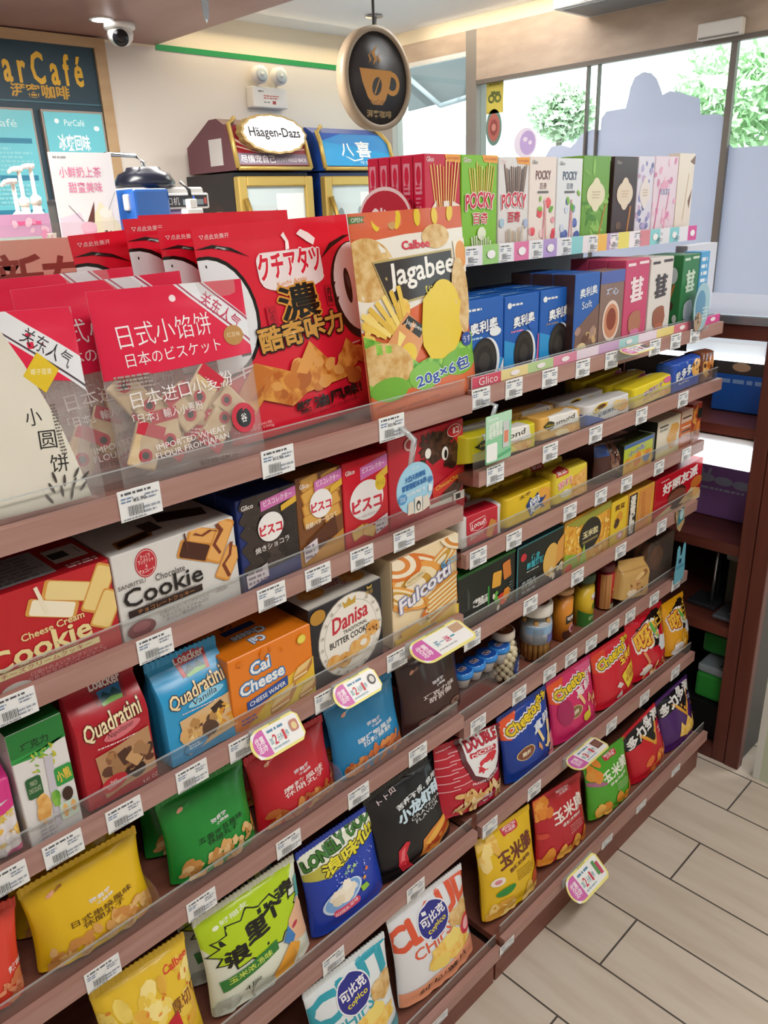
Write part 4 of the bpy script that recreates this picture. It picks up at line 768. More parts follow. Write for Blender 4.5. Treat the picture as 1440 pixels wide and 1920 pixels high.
def jpits(rib='e3e4ea', ribt='c4315a', hb=.56):
    return ([('P', [(0, hb), (.5, hb + .01), (1, hb + .03), (1, 1), (0, 1)], 'dc1a45'), ('P', [(.52, 1), (.73, 1), (1, .79), (1, .63)], rib), ('P', [(.54, 1), (.555, 1), (1, .665), (1, .65)], 'a83a58'), ('P', [(.70, 1), (.715, 1), (1, .785), (1, .77)], 'a83a58'), ('T', '关东人气', .815, .84, .30, .085, ribt, {'rot': -40, 'bold': .005}), ('E', .50, .93, .022, .018, 'f3dfe4')],
            [('T', '日式小馅饼', .42, .775, .60, .12, 'f4ecef', {'bold': -.004, 'rot': 2}), ('T', '日本のビスケット', .45, .655, .62, .07, 'f4ecef', {'rot': 2}), ('E', .87, .70, .075, .055, 'b98a4c'), ('T', '红豆味', .87, .705, .1, .025, 'e9d7b4'),
             ('T', '日本进口小麦粉', .46, .46, .68, .085, 'eeeaec', {'rot': 3}), ('T', '「日本」輸入小麦粉', .33, .355, .44, .05, 'eeeaec', {'rot': 2}), ('T', 'IMPORTED WHEAT\nFLOUR FROM JAPAN', .44, .17, .5, .085, 'eeeaec', {'rot': 3}), ('E', .83, .24, .095, .085, 'c9273f'), ('E', .83, .24, .06, .055, '1d1a1b'), ('T', '谷', .83, .24, .05, .05, 'ece6e6', {'bold': .02}), ('L', .05, .50, .3, .58, 4, 'a89a97'), ('T', '韧性饼干', .6, .05, .3, .03, '5a4038')])
clearbag((160, 548), (451, 523), 'clear biscuit bag with red header and white Japanese lettering, front of its row', jpits(), 0, 5)
clearbag((18, 545), (335, 508), 'red headed clear biscuit bag standing second in its row, ribbon half hidden', jpits(), .042, 6, 7)
clearbag((-60, 530), (247, 501), 'rearmost red headed clear biscuit bag, only its top strip visible', jpits(), .084, 7, 5)
wits = ([('P', [(0, .80), (.45, .70), (1, .62), (1, 1), (0, 1)], 'dc1a45'), ('P', [(.35, 1), (.58, 1), (1, .75), (1, .57)], 'e3e4ea'), ('P', [(.37, 1), (.385, 1), (1, .605), (1, .59)], '4a3a44'), ('T', '关东人气', .79, .81, .34, .085, '2f2a30', {'rot': -38}), ('P', [(.0, .03), (.0, .93), (.52, .93), (.62, .75), (.76, .42), (.87, .04)], 'ded9cc'), ('P', [(.60, .69), (.715, .795), (.83, .70), (.715, .595)], 'e0c02a')],
        [('T', '椰子蛋黄', .715, .70, .13, .03, 'f4efc8', {'rot': -4}), ('T', '小', .60, .49, .10, .085, '221e1e'), ('T', '圆', .655, .37, .11, .09, '221e1e', {'rot': -4}), ('T', '饼', .695, .245, .12, .09, '221e1e', {'rot': -4}), ('L', .72, .28, .76, .54, 16, '6a625c')] + [('E', .58 + .03 * i, .08 + .025 * ((i * 2) % 5), .009, .03, '4a4440', 30 - 10 * i) for i in range(10)])
clearbag((-190, 600), (132, 575), 'clear biscuit bag with white calligraphy panel at the left edge of the top shelf', wits, -.0, 8, 5, dx=0)
# pink board behind the pouches
t = empty('promotion_board', (-.62, .33, 1.1925), 'salmon pink board with brown characters behind the top shelf bags', 'board')
mb = MB(); mb.box(-.75, -.002, 0, .42, .003, .266, M('d9a394', .5))
for ch, px in (('新', 38), ('有', 125), ('粉', 214)):
    c_ = at((px, 528), 1, .33); art(mb, [('T', ch, .5, .5, 1, 1, '8c3f38', {'bold': .02})], .062, .068, lambda x, z, o: (c_[0] - .031 + x + .62, -.002 - o, c_[2] - .034 + z - 1.1925))
mb.build('board', t); mb = MB(); mb.box(-.75, .0035, .2, .42, .0065, .284, ACRYL()); mb.build('acrylic_backing', t)
# ---------------------------------------------------------------- N2: biscuit cartons
def tilt4(cx, cy, w_, h, rot, c1, c2): return [('Q', cx, cy, w_, h, rot, c1), ('Q', cx, cy, w_ * .86, h * .9, rot, c2)]
cr = [('P', [(0, 1), (0, .72), (.12, .83), (.08, 1)], '2f7fd0')] + tilt4(.70, .82, .34, .2, -22, 'd89c48', 'edd596') + tilt4(.90, .74, .15, .5, -30, 'd89c48', 'edd088') + tilt4(.58, .70, .34, .17, -24, 'd89c48', 'f3ead2') + tilt4(.93, .5, .16, .4, -32, 'd89c48', 'edd088') + [('Q', .52, .82, .025, .3, 12, 'f0e4cc'), ('T', 'Cheese Cream', .56, .53, .42, .075, 'e9d69a', {'bold': .02, 'rot': 2}), ('T', 'Cookie', .46, .38, .68, .22, 'ead79c', {'bold': .03, 'rot': 2}), ('L', .3, .255, .8, .275, 1, 'e4b890'), ('R', .1, .185, .84, .25, 'ead79c'), ('T', 'チーズクリームクッキー', .48, .218, .6, .05, 'a8222c', {'bold': .01}), ('T', '口溶けのよいラングドシャと\nなめらかなカマンベールチーズ\nクリームのおいしい組み合わせ。', .6, .095, .56, .13, 'e7a4a4'), ('E', .26, .05, .1, .07, 'ded7d0')]
carton('biscuit_box', 'red cheese cream cookie box at the left end of the near second shelf', 'biscuit box', 'N2', (-95, 1149), (203, 1047), 'bf1d28', .10, cr, .3, behind=('second red cheese cream cookie box in line behind the front one',), top=[('R', 0, .0, 1, .25, 'a81a24'), ('R', .25, .12, .68, .9, 'aeb4ba'), ('L', .28, .15, .66, .85, 7, '7f8790'), ('R', .72, .3, .95, .75, 'd5d0cc'), ('L', .73, .32, .94, .72, 1, '3a3a3a'), ('L', .75, .06, .98, .2, 2, 'e9c9c9')])
cw = [('E', .25, .76, .085, .155, 'c22a38'), ('E', .25, .76, .078, .142, 'd9d0cd'), ('E', .25, .76, .074, .135, 'c22a38'), ('T', 'さっくり\nラングドシャ\n&\nチョコレート', .25, .76, .12, .2, 'f3e3e3', {'bold': .01})] + tilt4(.74, .86, .3, .17, -22, 'd58f3c', 'e8ad62') + tilt4(.64, .7, .28, .2, -26, 'd58f3c', '4b2417') + tilt4(.86, .72, .14, .5, -30, 'd58f3c', 'e8ad62') + tilt4(.91, .42, .14, .4, -34, 'd58f3c', 'e8ad62') + [('P', [(.64, .93), (.72, .86), (.80, .90), (.86, .85), (.84, .88), (.78, .93), (.71, .89), (.66, .95)], '7d3a20'), ('P', [(.86, .98), (.9, .86), (.82, .7), (.86, .58), (.84, .56), (.79, .7), (.86, .86), (.83, .97)], '7d3a20'), ('P', [(.97, .66), (.94, .5), (.88, .42), (.92, .28), (.89, .27), (.85, .42), (.92, .52), (.94, .66)], '7d3a20'), ('Q', .575, .90, .014, .25, 4, '5a2c1c'), ('T', 'SANRITSU', .12, .58, .21, .045, '4a3a38'), ('T', 'Chocolate', .42, .56, .24, .075, '2f2725', {'rot': 0}), ('T', 'Cookie', .36, .43, .64, .2, '1d1717', {'bold': .015}), ('L', .2, .315, .66, .335, 1, '9a8f8a'), ('R', .06, .235, .66, .31, '2f1b18'), ('T', 'チョコレートクッキー', .36, .272, .46, .05, 'c98a4a'), ('T', '口溶けのよいラングドシャと\nなめらかなミルクチョコの\nおいしい組み合わせ。', .50, .13, .42, .13, '5f5653'), ('E', .14, .1, .11, .09, '7b3138'), ('E', .14, .12, .07, .05, 'a0545a'), ('L', .78, .15, .9, .2, 1, 'a8a4a0')]
carton('biscuit_box', 'white chocolate cookie box between red cookie box and navy box', 'biscuit box', 'N2', (205, 1047), (437, 967), 'dcdad8', .11, remap(cw, [(0, .04), (.43, .51), (.76, .82), (1, 1)]), .28, behind=('second white chocolate cookie box in line behind the front one',), top=[('P', [(.1, .1), (.4, .2), (.45, .4), (.12, .32)], '9a6a3a'), ('P', [(.12, .14), (.38, .22), (.4, .36), (.14, .28)], '3a2018'), ('P', [(.55, .5), (.9, .3), (.95, .55), (.6, .8)], '4b3026'), ('R', .4, .3, .52, .6, '4a4340')])
def bis(col, pic, sub, its=()): return pic + [('P', [(.38, .90), (1.0, .97), (1.0, .83), (.38, .76)], 'cf72b4'), ('T', 'ビスコレクター', .68, .87, .5, .06, 'f6e4f0', {'rot': 4, 'bold': .02}), ('P', [(.72, .76), (1, .84), (1, .75), (.72, .68)], 'e0b23c'), ('T', 'Glico', .16, .885, .2, .05, 'eee8e4', {'bold': .02, 'rot': 2})] + list(its)
dk = [('R', .12, 0, 1, .96, '26201f')] + [('Q', .12 + .33 * (i % 3) + .1, .14 + .2 * (i // 3), .34, .2, 24 + 9 * ((i * 7) % 5), ['3a302d', '463a36', '2f2725'][i % 3]) for i in range(15)] + [('S', .1, .08, .98, .92, 70, .012, ['171212', '5c5049'], 14)]
bs_l = lambda rx, ry, cx, cy: [('E', cx, cy, rx, ry, 'f1eeee')]
carton('biscuit_box', 'navy chocolate biscuit box with white circle logo on the near second shelf', 'biscuit box', 'N2', (440, 941), (551, 904), '1d2f70', .045, remap(bis('', dk, '', [('P', [(.12, 0), (1, 0), (1, .13), (.3, .1)], '1d2f70'), ('E', .52, .52, .22, .15, 'f1eeee'), ('T', 'ビスコ', .52, .50, .38, .11, 'd02c44', {'bold': .06}), ('T', '焼きショコラ', .52, .315, .6, .065, 'e6e2e0', {'bold': .01, 'rot': 4}), ('P', [(.03, .12), (.4, .17), (.41, .05), (.04, 0)], 'e3d9e0'), ('L', .06, .02, .38, .15, 3, '8d7f90')]), [(0, .08), (.315, .45), (.52, .64), (.87, .9), (1, 1)]), .3, behind=('second navy chocolate biscuit box in line behind the front one',), side=[('T', 'ビスコ', .5, .8, .6, .06, 'd9dde6', {'bold': .02}), ('L', .2, .2, .8, .7, 8, '8fa0c8')])
bt = [('R', 0, 0, 1, 1, '7a4a24'), ('P', [(0, 0), (1, 0), (1, .22), (.4, .1), (0, .15)], 'c98f38')] + sum([tilt4(.3 + .45 * (i % 2), .9 - .16 * (i // 2), .4, .14, 8 + 5 * (i % 3), 'b87a2e', 'dba650') for i in range(8)], []) + [('S', .1, .35, .95, .95, 30, .012, ['a86a28'], 5), ('P', [(.15, .22), (.8, .38), (.85, .2), (.3, .12)], '5a2f18')]
carton('biscuit_box', 'brown butter biscuit box between navy box and red biscuit box', 'biscuit box', 'N2', (552, 903), (637, 869), '8a5a2c', .045, remap(bis('', bt, '', [('E', .5, .60, .25, .15, 'f1eeee'), ('T', 'ビスコ', .5, .57, .44, .1, 'd02c44', {'bold': .06}), ('T', '発酵バター仕立て', .48, .375, .72, .06, 'f3ecd8', {'bold': .01, 'rot': 5}), ('P', [(.05, .18), (.36, .23), (.37, .1), (.06, .04)], 'e3d9e0'), ('L', .08, .06, .34, .2, 3, '8d7f90')]), [(0, .06), (.375, .5), (.6, .68), (.87, .9), (1, 1)]), .3, behind=('second brown butter biscuit box in line behind the front one',))
rb = [('E', .5, .53, .38, .22, 'f1eeee'), ('E', .82, .67, .12, .085, 'e2c22e'), ('T', 'おいしくて\nつよくなる', .82, .67, .18, .05, '8a5a1c')]
carton('biscuit_box', 'red cream sandwich biscuit box beside the round blue shelf sign', 'biscuit box', 'N2', (640, 873), (725, 842), 'cf1d2e', .045, bis('', [], '', rb + [('T', 'ビスコ', .5, .49, .66, .15, 'd02c44', {'bold': .06}), ('T', 'クリームサンドビスケット', .5, .36, .5, .03, '6b5a54')] + tilt4(.28, .2, .3, .13, 15, 'c88a36', 'e3b765') + tilt4(.52, .18, .3, .13, -25, 'c88a36', 'e3b765') + [('P', [(.66, .25), (.95, .3), (.95, .16), (.67, .1)], 'e9dde4'), ('L', .68, .12, .94, .27, 3, '8d7f90'), ('L', .6, .02, .95, .07, 1, 'eab0b0')]), .3, behind=('second red cream sandwich biscuit box in line behind the front one',))
ch = [('B', .62, .78, .22, .16, 'choc', 3), ('S', .42, .62, .82, .94, 60, .03, ['4a2c20', '3a2119', '5d3a2a'], 15), ('B', .84, .64, .13, .16, 'choc', 8), ('S', .72, .52, .96, .76, 24, .03, ['5d3a2a', '3a2119'], 18), ('E', .50, .74, .04, .055, 'f2ede9'), ('E', .73, .68, .045, .075, 'f2ede9'), ('E', .74, .67, .022, .05, '14100e'), ('E', .27, .90, .08, .07, 'd9a9a4'), ('E', .27, .90, .055, .048, 'b02a34'), ('E', .86, .9, .1, .07, 'e7c4c0'), ('E', .86, .9, .092, .062, 'c01e30'), ('T', '8コ', .88, .9, .08, .07, 'f2e6e4', {'bold': .04}), ('P', [(.55, .34), (1, .50), (1, .38), (.55, .2)], 'd3322a'), ('T', 'ChocoChip', .76, .35, .34, .06, 'e4b93c', {'bold': .03, 'rot': 10}), ('B', .85, .26, .2, .08, 'choc', 12, 20), ('R', .5, .1, .82, .17, 'd9d0c8'), ('R', .84, .10, 1, .2, 'e9e4e2'), ('R', .87, .12, .94, .18, '2a2020'), ('P', [(0, 0), (1, 0), (1, .1), (.4, .14), (0, .06)], 'a6182a')]
carton('biscuit_box', 'large red chocolate chip cookie box at the right end of near second shelf', 'biscuit box', 'N2', (726, 830), (869, 781), 'c41d32', .05, ch, .3, behind=('second large red chocolate chip cookie box behind the front one',))
# ---------------------------------------------------------------- N3
bag('snack_carton', 'pink and white carton cut off at the left edge of the third shelf', 'snack carton', 'N3', (-75, 1490), (16, 1448), 'e6dfe2', [('R', 0, .7, 1, 1, 'd8378a'), ('P', [(0, .4), (1, .62), (1, .72), (0, .55)], 'd8378a'), ('T', '草莓', .75, .52, .4, .1, 'e6c83c', {'bold': .02, 'rot': 15}), ('S', .5, .1, 1, .4, 10, .1, ['chip', 'e0b055', 'eee7e4'], 4), ('P', [(.5, 0), (1, 0), (1, .16), (.6, .1)], 'd8548c')], 'brick', .05, 2, .3)
kb = [('R', 0, .8, 1, 1, '1f7a35'), ('P', [(0, .8), (0, .76), (.5, .74), (1, .82), (1, .8)], '2c9a45'), ('T', '巧克力', .45, .86, .5, .07, '123f1c', {'bold': .02}), ('S', .35, .62, .75, .8, 26, .05, ['leaf', 'c9c63a', '7fae3a'], 3, .35), ('P', [(.5, .1), (.62, .1), (.7, .7), (.55, .72)], 'c9c6d2'), ('RR', .14, .42, .42, .60, '245f33', .06), ('T', 'MARCH\nCHOCOLATE', .28, .52, .22, .1, 'c9d4b4'), ('RR', .66, .42, .99, .58, '2f9a45', .05), ('T', '小熊', .82, .5, .26, .1, 'e6c44a', {'bold': .04, 'rot': 8}), ('B', .36, .3, .14, .12, 'cook', 5), ('B', .6, .34, .08, .08, 'leaf', 6), ('E', .82, .33, .1, .06, '3a241a'), ('RR', .62, .12, .97, .27, 'cfe0d2', .05), ('E', .72, .2, .05, .06, 'cook'), ('E', .88, .21, .05, .05, 'cook'), ('L', .2, .05, .55, .18, 4, 'b0a6b0')]
carton('snack_carton', 'green and white biscuit carton with leaf pattern beside the red wafer bag', 'snack carton', 'N3', (8, 1385), (113, 1334), 'e4e2e2', .07, kb, .3, top=[('R', 0, 0, 1, 1, '16652b')])
def quad(main, sub, pic): return [('P', [(.36, .97), (.82, .97), (.78, .78), (.40, .78)], '8a1a26' if main[0] == 'r' else 'b3262f'), ('T', 'Loacker', .58, .925, .42, .075, 'f3e6e2', {'bold': .03}), ('P', [(.44, .87), (.76, .89), (.73, .79), (.46, .77)], '2f6fa0'), ('P', [(.45, .81), (.52, .86), (.6, .83), (.66, .87), (.74, .82), (.73, .79), (.46, .77)], '1f4f5a'), ('P', [(.45, .79), (.6, .815), (.74, .81), (.73, .785), (.46, .77)], '6fa84a'), ('T', 'Quadratini', .50, .655, .80, .16, 'f1ddb4', {'bold': .02, 'ol': '4a2418', 'olw': .05, 'rot': 9, 'sh': .15}), ('E', .6, .56, .26, .05, main[1:], 9), ('T', sub, .58, .565, .36, .06, '47231c', {'rot': 9, 'sh': .2}), ('L', .25, .47, .92, .49, 1, 'f0dada')] + pic
qn = [('P', [(.2, .42), (.95, .5), (.97, .12), (.25, .05)], 'b58a64'), ('S', .3, .15, .92, .42, 20, .09, ['choc', '5a3423', '8a5c3c', '2e1711', 'a8784c'], 22, .7)] + [('Q', .45 + .12 * i, .28 + .05 * (i % 2), .14, .14, 20 * i, ['a07650', '4b2a1b', 'c79b6a'][i % 3]) for i in range(4)] + [('E', .38, .15, .19, .065, 'c01f2e', 9), ('T', 'Pure\nGoodness', .38, .15, .2, .06, 'f2dede', {'rot': 9}), ('T', '4.41 OZ', .86, .05, .22, .035, 'e3b9b4', {'rot': 7})]
bag('wafer_bag', 'red chocolate wafer bag with silver lettering on the near third shelf', 'wafer bag', 'N3', (106, 1292), (246, 1238), 'ad1526', quad('rd5707a', 'Napolitaner', qn), 'gus', .06, 4, .22, 'gusseted wafer bags', seed=4)
qv = [('P', [(.2, .42), (.95, .5), (.97, .12), (.25, .05)], 'd9b484'), ('S', .25, .15, .7, .38, 16, .1, ['wafer', 'dcae72', 'b98a50', '5a4030'], 23, .8), ('P', [(.62, .42), (.78, .46), (.85, .38), (.8, .3), (.74, .36), (.66, .35)], '3a241a'), ('S', .7, .15, .95, .4, 12, .06, ['e0a53c', 'f0c862', 'd98f2c'], 24, .4), ('E', .36, .12, .17, .06, '2f8ac0', 9), ('L', .26, .1, .46, .15, 2, 'd4e9f3')]
bag('wafer_bag', 'blue vanilla wafer bag with folded top beside the orange cheese box', 'wafer bag', 'N3', (268, 1249), (402, 1192), '2a9ad2', quad('b8ed0ee', 'Vanilla', qv), 'gus', .06, 4, .22, 'gusseted wafer bags', seed=5)
cc = [('P', [(.1, 0), (1, 0), (1, .55), (.55, .4)], 'e9c03a'), ('P', [(.2, 0), (1, 0), (1, .3), (.6, .25)], 'efd050'), ('T', 'Cal\nCheese', .36, .67, .52, .36, 'f2f4f6', {'bold': .05, 'ol': '2a7ac0', 'olw': .07, 'rot': 3}), ('P', [(.16, .38), (.66, .47), (.66, .34), (.16, .25)], '2a4f9f'), ('T', 'CHEESE WAFER', .41, .36, .44, .06, 'f0f2f4', {'bold': .02, 'rot': 6}), ('L', .08, .1, .3, .2, 2, '6a5a9a')] + sum([[('P', [(a, b), (a + .22 * s, b + .06 * s), (a + .3 * s, b + .18 * s), (a + .08 * s, b + .12 * s)], 'eccb86'), ('P', [(a, b), (a + .22 * s, b + .06 * s), (a + .22 * s, b - .04 * s), (a, b - .1 * s)], 'cf9450'), ('P', [(a + .22 * s, b + .06 * s), (a + .3 * s, b + .18 * s), (a + .3 * s, b + .08 * s), (a + .22 * s, b - .04 * s)], 'b87c3c'), ('Q', a + .11 * s, b - .02 * s, .2 * s, .02, 6, 'f3e2b4')] for a, b, s in ((.42, .14, 1.1), (.72, .4, .85), (.78, .12, .8))], []) + [('E', .86, .86, .055, .06, 'd9c23a'), ('E', .86, .86, .043, .046, 'f0dd60'), ('S', .1, .75, .7, .95, 6, .03, ['dd7a1e'], 3)]
carton('biscuit_box', 'orange and yellow cheese wafer box beside the black butter cookie box', 'biscuit box', 'N3', (424, 1237), (583, 1174), 'e8801c', .105, cc, .3, top=[('T', 'Cal\nCheese', .45, .3, .36, .36, 'eef2f5', {'bold': .05, 'ol': '2a7ac0', 'olw': .06, 'rot': 180}), ('R', .25, .55, .62, .68, '2a3f7f'), ('T', 'Cal\nCheese', .36, .82, .3, .24, '3a2a20', {'bold': .03, 'rot': 180})], side=[('P', [(.3, .3), (.8, .3), (.8, .6), (.3, .6)], '2a4f9f'), ('L', .2, .1, .8, .25, 3, '8a4a1a')])
da = [('E', .54, .50, .45, .49, '8f8a80'), ('E', .54, .50, .44, .478, 'ece8e0'), ('E', .54, .50, .37, .40, 'a9a498'), ('E', .54, .50, .364, .394, 'efebe3'), ('P', [(.46, .84), (.44, .93), (.49, .885), (.53, .95), (.57, .89), (.63, .94), (.62, .85)], 'c9a13c'), ('T', 'Danisa', .54, .705, .5, .19, 'c62a3c', {'bold': .03, 'rot': 6, 'sh': .15}), ('T', 'TRADITIONAL', .60, .565, .34, .045, '2b2626', {'rot': 3, 'bold': .01}), ('T', 'BUTTER COOKIES', .54, .48, .6, .075, '2b2626', {'bold': .02, 'rot': 3}), ('E', .11, .88, .1, .085, 'b8862c'), ('T', '皇冠', .82, .9, .1, .05, 'c9a54a'), ('P', [(.79, .94), (.78, .98), (.82, .96), (.86, .98), (.85, .94)], 'c9a54a'), ('E', .28, .26, .1, .085, 'cook'), ('E', .43, .23, .1, .09, 'cook'), ('E', .43, .23, .04, .035, 'b9802f'), ('E', .58, .3, .08, .1, 'cook'), ('E', .70, .33, .1, .09, 'cook'), ('E', .70, .33, .05, .04, 'efebe3'), ('E', .84, .45, .1, .09, 'cook'), ('S', .78, .4, .9, .5, 6, .015, ['6b3f1c'], 2)] + [('Q', .54 + .405 * math.cos(a), .5 + .437 * math.sin(a), .03, .03, math.degrees(a), 'b5b0a5') for a in [i * .32 for i in range(20)] if not 1.2 < a < 1.9]
carton('biscuit_box', 'black butter cookie box with large white oval beside orange swirl box', 'biscuit box', 'N3', (577, 1148), (714, 1081), '1b1b24', .075, da, .3, behind=('second black butter cookie box in line behind the front one',), top=[('R', 0, 0, 1, 1, 'd9d5cc'), ('E', .25, .5, .16, .22, 'cook'), ('T', 'Danisa', .55, .5, .25, .3, 'b02a38', {'rot': 180}), ('E', .82, .5, .14, .25, 'cook')])
swirl = []
Rw = random.Random(12)
for i in range(10):
    cx, cy, r0, a0 = Rw.random(), .35 + .65 * Rw.random(), .17 + .15 * Rw.random(), Rw.random() * 6.3
    for rr, c_ in ((1, ['de7a2e', 'f3e3c4', 'e9a24a'][i % 3]), (.78, ['f6ecd6', 'd98a34', 'f3e0b8'][i % 3]), (.55, ['e08a3a', 'f5ead0', 'c99a3a'][i % 3]), (.34, 'f4e6cc')):
        swirl.append(('P', [(cx + rr * r0 * 1.5 * math.cos(a0 + b), cy + rr * r0 * .9 * math.sin(b)) for b in [k * .35 for k in range(18)]], c_))
fu = swirl + [('P', [(0, 0), (1, 0), (1, .16), (.7, .22), (.3, .1), (0, .12)], 'e7c24a'), ('P', [(.45, .42), (.95, .58), (.98, .2), (.55, .08)], 'd9983f')] + [('P', [(.5 + .004 * i, .12 + .055 * i), (.96, .24 + .055 * i), (.96, .265 + .055 * i), (.5, .145 + .055 * i)], 'f3e3b8') for i in range(6)] + [('B', .25, .14, .15, .06, 'e3b33a', 4), ('T', 'Fulcotti', .47, .56, .8, .16, 'f2eef2', {'bold': .03, 'ol': '7d86b5', 'olw': .05, 'rot': 14, 'sh': .15}), ('E', .32, .72, .16, .045, 'e6d3a6', 10), ('T', 'PASTICCERIA', .32, .72, .24, .025, '6b5a35', {'rot': 10}), ('T', '6', .75, .72, .08, .09, '3f87b8', {'bold': .04}), ('L', .82, .69, .98, .77, 2, '6fa8cc'), ('L', .35, .06, .7, .1, 1, '9aa8bd')]
carton('biscuit_box', 'cream box with orange swirls and a wafer slice at the end of third shelf', 'biscuit box', 'N3', (732, 1057), (857, 995), 'efd9b0', .06, fu, .32, behind=('second orange swirl wafer box in line behind the front one',))
# ---------------------------------------------------------------- N4: noodle snack bags
def noodle(flav, tc, food, emb): return [('T', '張君雅', .55, .58, .2, .045, 'eceaf0', {'bold': .02, 'rot': 3}), ('T', '小妹妹', .58, .53, .16, .035, 'eceaf0', {'bold': .02, 'rot': 3}), ('T', flav, .55, .41, .56, .135, tc, {'rot': 3, 'bold': .012}), ('E', .2, .83, .04, .02, 'e3a58a', 20), ('E', .27, .85, .04, .015, emb, 20)] + food
def crumbs(c, s, y1=.25): return [('S', .1, .0, 1.0, y1, 34, .06, c, s, .6), ('S', .45, .1, 1.0, y1 + .06, 16, .05, c, s + 1, .6)]
PR = 'noodle snack bags on the near fourth shelf'
bag('snack_bag', 'orange red noodle snack bag cut off by the left edge, fourth shelf', 'snack bag', 'N4', (-180, 1770), (28, 1678), 'd8402e', [('T', '辣味', .93, .38, .18, .07, 'f0e3e0', {'rot': 4, 'bold': .02})] + crumbs(['e0906a', 'cf7a50'], 3), 'pillow', .055, 8, group=PR)
bag('snack_bag', 'yellow noodle snack bag with brown lettering on the near fourth shelf', 'snack bag', 'N4', (30, 1672), (252, 1548), 'e3b91c', noodle('日式串燒風味\n休閒丸子', '6b4a12', crumbs(['d8a35c', 'c98a45', 'e2b878'], 5), 'a9762a'), 'pillow', .06, 9, group=PR, behind=('second yellow noodle snack bag behind the front one',))
bag('snack_bag', 'green noodle snack bag between the yellow bag and the red one', 'snack bag', 'N4', (288, 1508), (452, 1420), '1d8a34', noodle('五香海苔風味\n休閒丸子', '123f1a', crumbs(['d9a868', 'c38a48', 'e3bf88'], 7), '2f9a4a'), 'pillow', .06, 9, group=PR, behind=('second green noodle snack bag behind the front one',))
bag('snack_bag', 'red noodle snack bag standing between the green and blue ones', 'snack bag', 'N4', (455, 1425), (602, 1340), 'c11c2c', noodle('麻辣風味\n休閒丸子', 'efdcdc', crumbs(['b8642e', 'd08a48', 'a85526'], 9, .2), 'd8586a'), 'pillow', .055, 9, group=PR, behind=('second red noodle snack bag behind the front one',))
bag('snack_bag', 'blue noodle snack bag with white lettering between red and brown ones', 'snack bag', 'N4', (604, 1330), (732, 1258), '2384bd', noodle('碳烤蝦風味\n拉麵條餅', 'e8f1f5', crumbs(['c9703a', 'd98f52', 'b85f30'], 11, .22), '5fb0d8'), 'pillow', .05, 9, group=PR, behind=('second blue noodle snack bag behind the front one',))
bag('snack_bag', 'dark brown chocolate snack bag at the right end of fourth shelf', 'snack bag', 'N4', (738, 1250), (850, 1192), '3f2524', noodle('巧克力味\n甜甜圈', 'ded2d0', [('E', .3, .1, .13, .05, '7d5a50'), ('E', .3, .1, .05, .02, '3f2524'), ('E', .58, .12, .12, .05, '8a6458'), ('E', .58, .12, .05, .02, '3f2524'), ('E', .8, .17, .1, .045, '7d5a50'), ('E', .8, .17, .04, .018, '3f2524')], '8f6a5c'), 'pillow', .045, 9, group=PR)
# ---------------------------------------------------------------- N5
caly = [('S', 0, .28, 1, .82, 30, .11, ['f0d468', 'e8c44a', 'f5e08e', 'e3b040'], 3, .6), ('S', .0, .3, 1, .8, 12, .03, ['e08a36', 'd9772c'], 4, .5), ('T', 'Calbee', .83, .83, .30, .07, 'd8402c', {'bold': .03, 'rot': 4}), ('P', [(.45, .36), (.72, .47), (.74, .25), (.46, .16)], 'c0202e'), ('T', 'アタリ', .86, .52, .3, .12, '7a4526', {'bold': .01, 'rot': 6}), ('T', '포테토', .55, .1, .5, .1, '8a3a20')]
caly = [c for c in caly if c[0] != 'T' or c[1] not in ('アタリ', '포테토')] + [('T', '厚切り', .84, .50, .34, .13, '7a4526', {'bold': .01, 'rot': 6})]
bag('crisps_bag', 'yellow potato crisps bag at the bottom left corner', 'crisps bag', 'N5', (165, 1862), (343, 1746), 'e6bf30', caly, 'pillow', .065, 12, group='crisps bags on the near fifth shelf')
star = []
for i in range(26):
    a = 2 * PI * i / 26; k = 1 if i % 2 else .8; star.append((.5 + .47 * k * math.cos(a), .60 + .24 * k * math.sin(a)))
star2 = [(.5 + (x - .5) * 1.06, .6 + (y - .6) * 1.07) for x, y in star]
lime = [('P', [(0, .93), (0, .70), (.16, .45), (.6, .55), (.85, .75), (1, 1), (0, 1)], 'b4d31c'), ('R', 0, .955, 1, 1, 'd8dfb8'), ('P', star2, '1c2416'), ('P', star, 'b4d31c'), ('T', '好丽友', .33, .865, .28, .045, 'edf2d8', {'bold': .02, 'rot': 6}), ('E', .15, .84, .03, .02, 'edf2d8')] + [('T', c_, x, y, .22, s, '18180f', {'bold': .07, 'rot': 4}) for c_, x, y, s in (('浪', .25, .52, .16), ('里', .47, .63, .17), ('个', .66, .70, .15), ('浪', .82, .79, .11))] + [('P', [(.06, .34), (.62, .43), (.62, .33), (.08, .23)], '2f7a34'), ('T', '玉米浓汤味', .34, .335, .42, .06, 'c9dd5a', {'bold': .02, 'rot': 5}), ('T', '4层', .33, .17, .16, .06, '3f4a3a', {'rot': 5}), ('P', [(.72, .3), (.78, .5), (.95, .62), (1, .5), (1, .2), (.85, .25)], 'e3b592'), ('P', [(.68, .35), (.76, .47), (.82, .32), (.76, .26)], '3f7fc0'), ('P', [(.95, .8), (1, .82), (1, .6), (.94, .62)], '5fa8a8'), ('E', .84, .42, .04, .022, 'b8324a', 15), ('P', [(.5, .1), (.75, .3), (.85, .22), (.75, .02), (.45, 0)], 'e8a53c'), ('S', .05, .02, .5, .1, 8, .08, ['c9cec2', 'b5bab0'], 5)]
bag('crisps_bag', 'lime green and white crisps bag with big black characters on the fifth shelf', 'crisps bag', 'N5', (358, 1728), (548, 1602), 'dfe3d3', lime, 'pillow', .06, 11, group='crisps bags on the near fifth shelf', behind=('second lime green crisps bag behind the front one',))
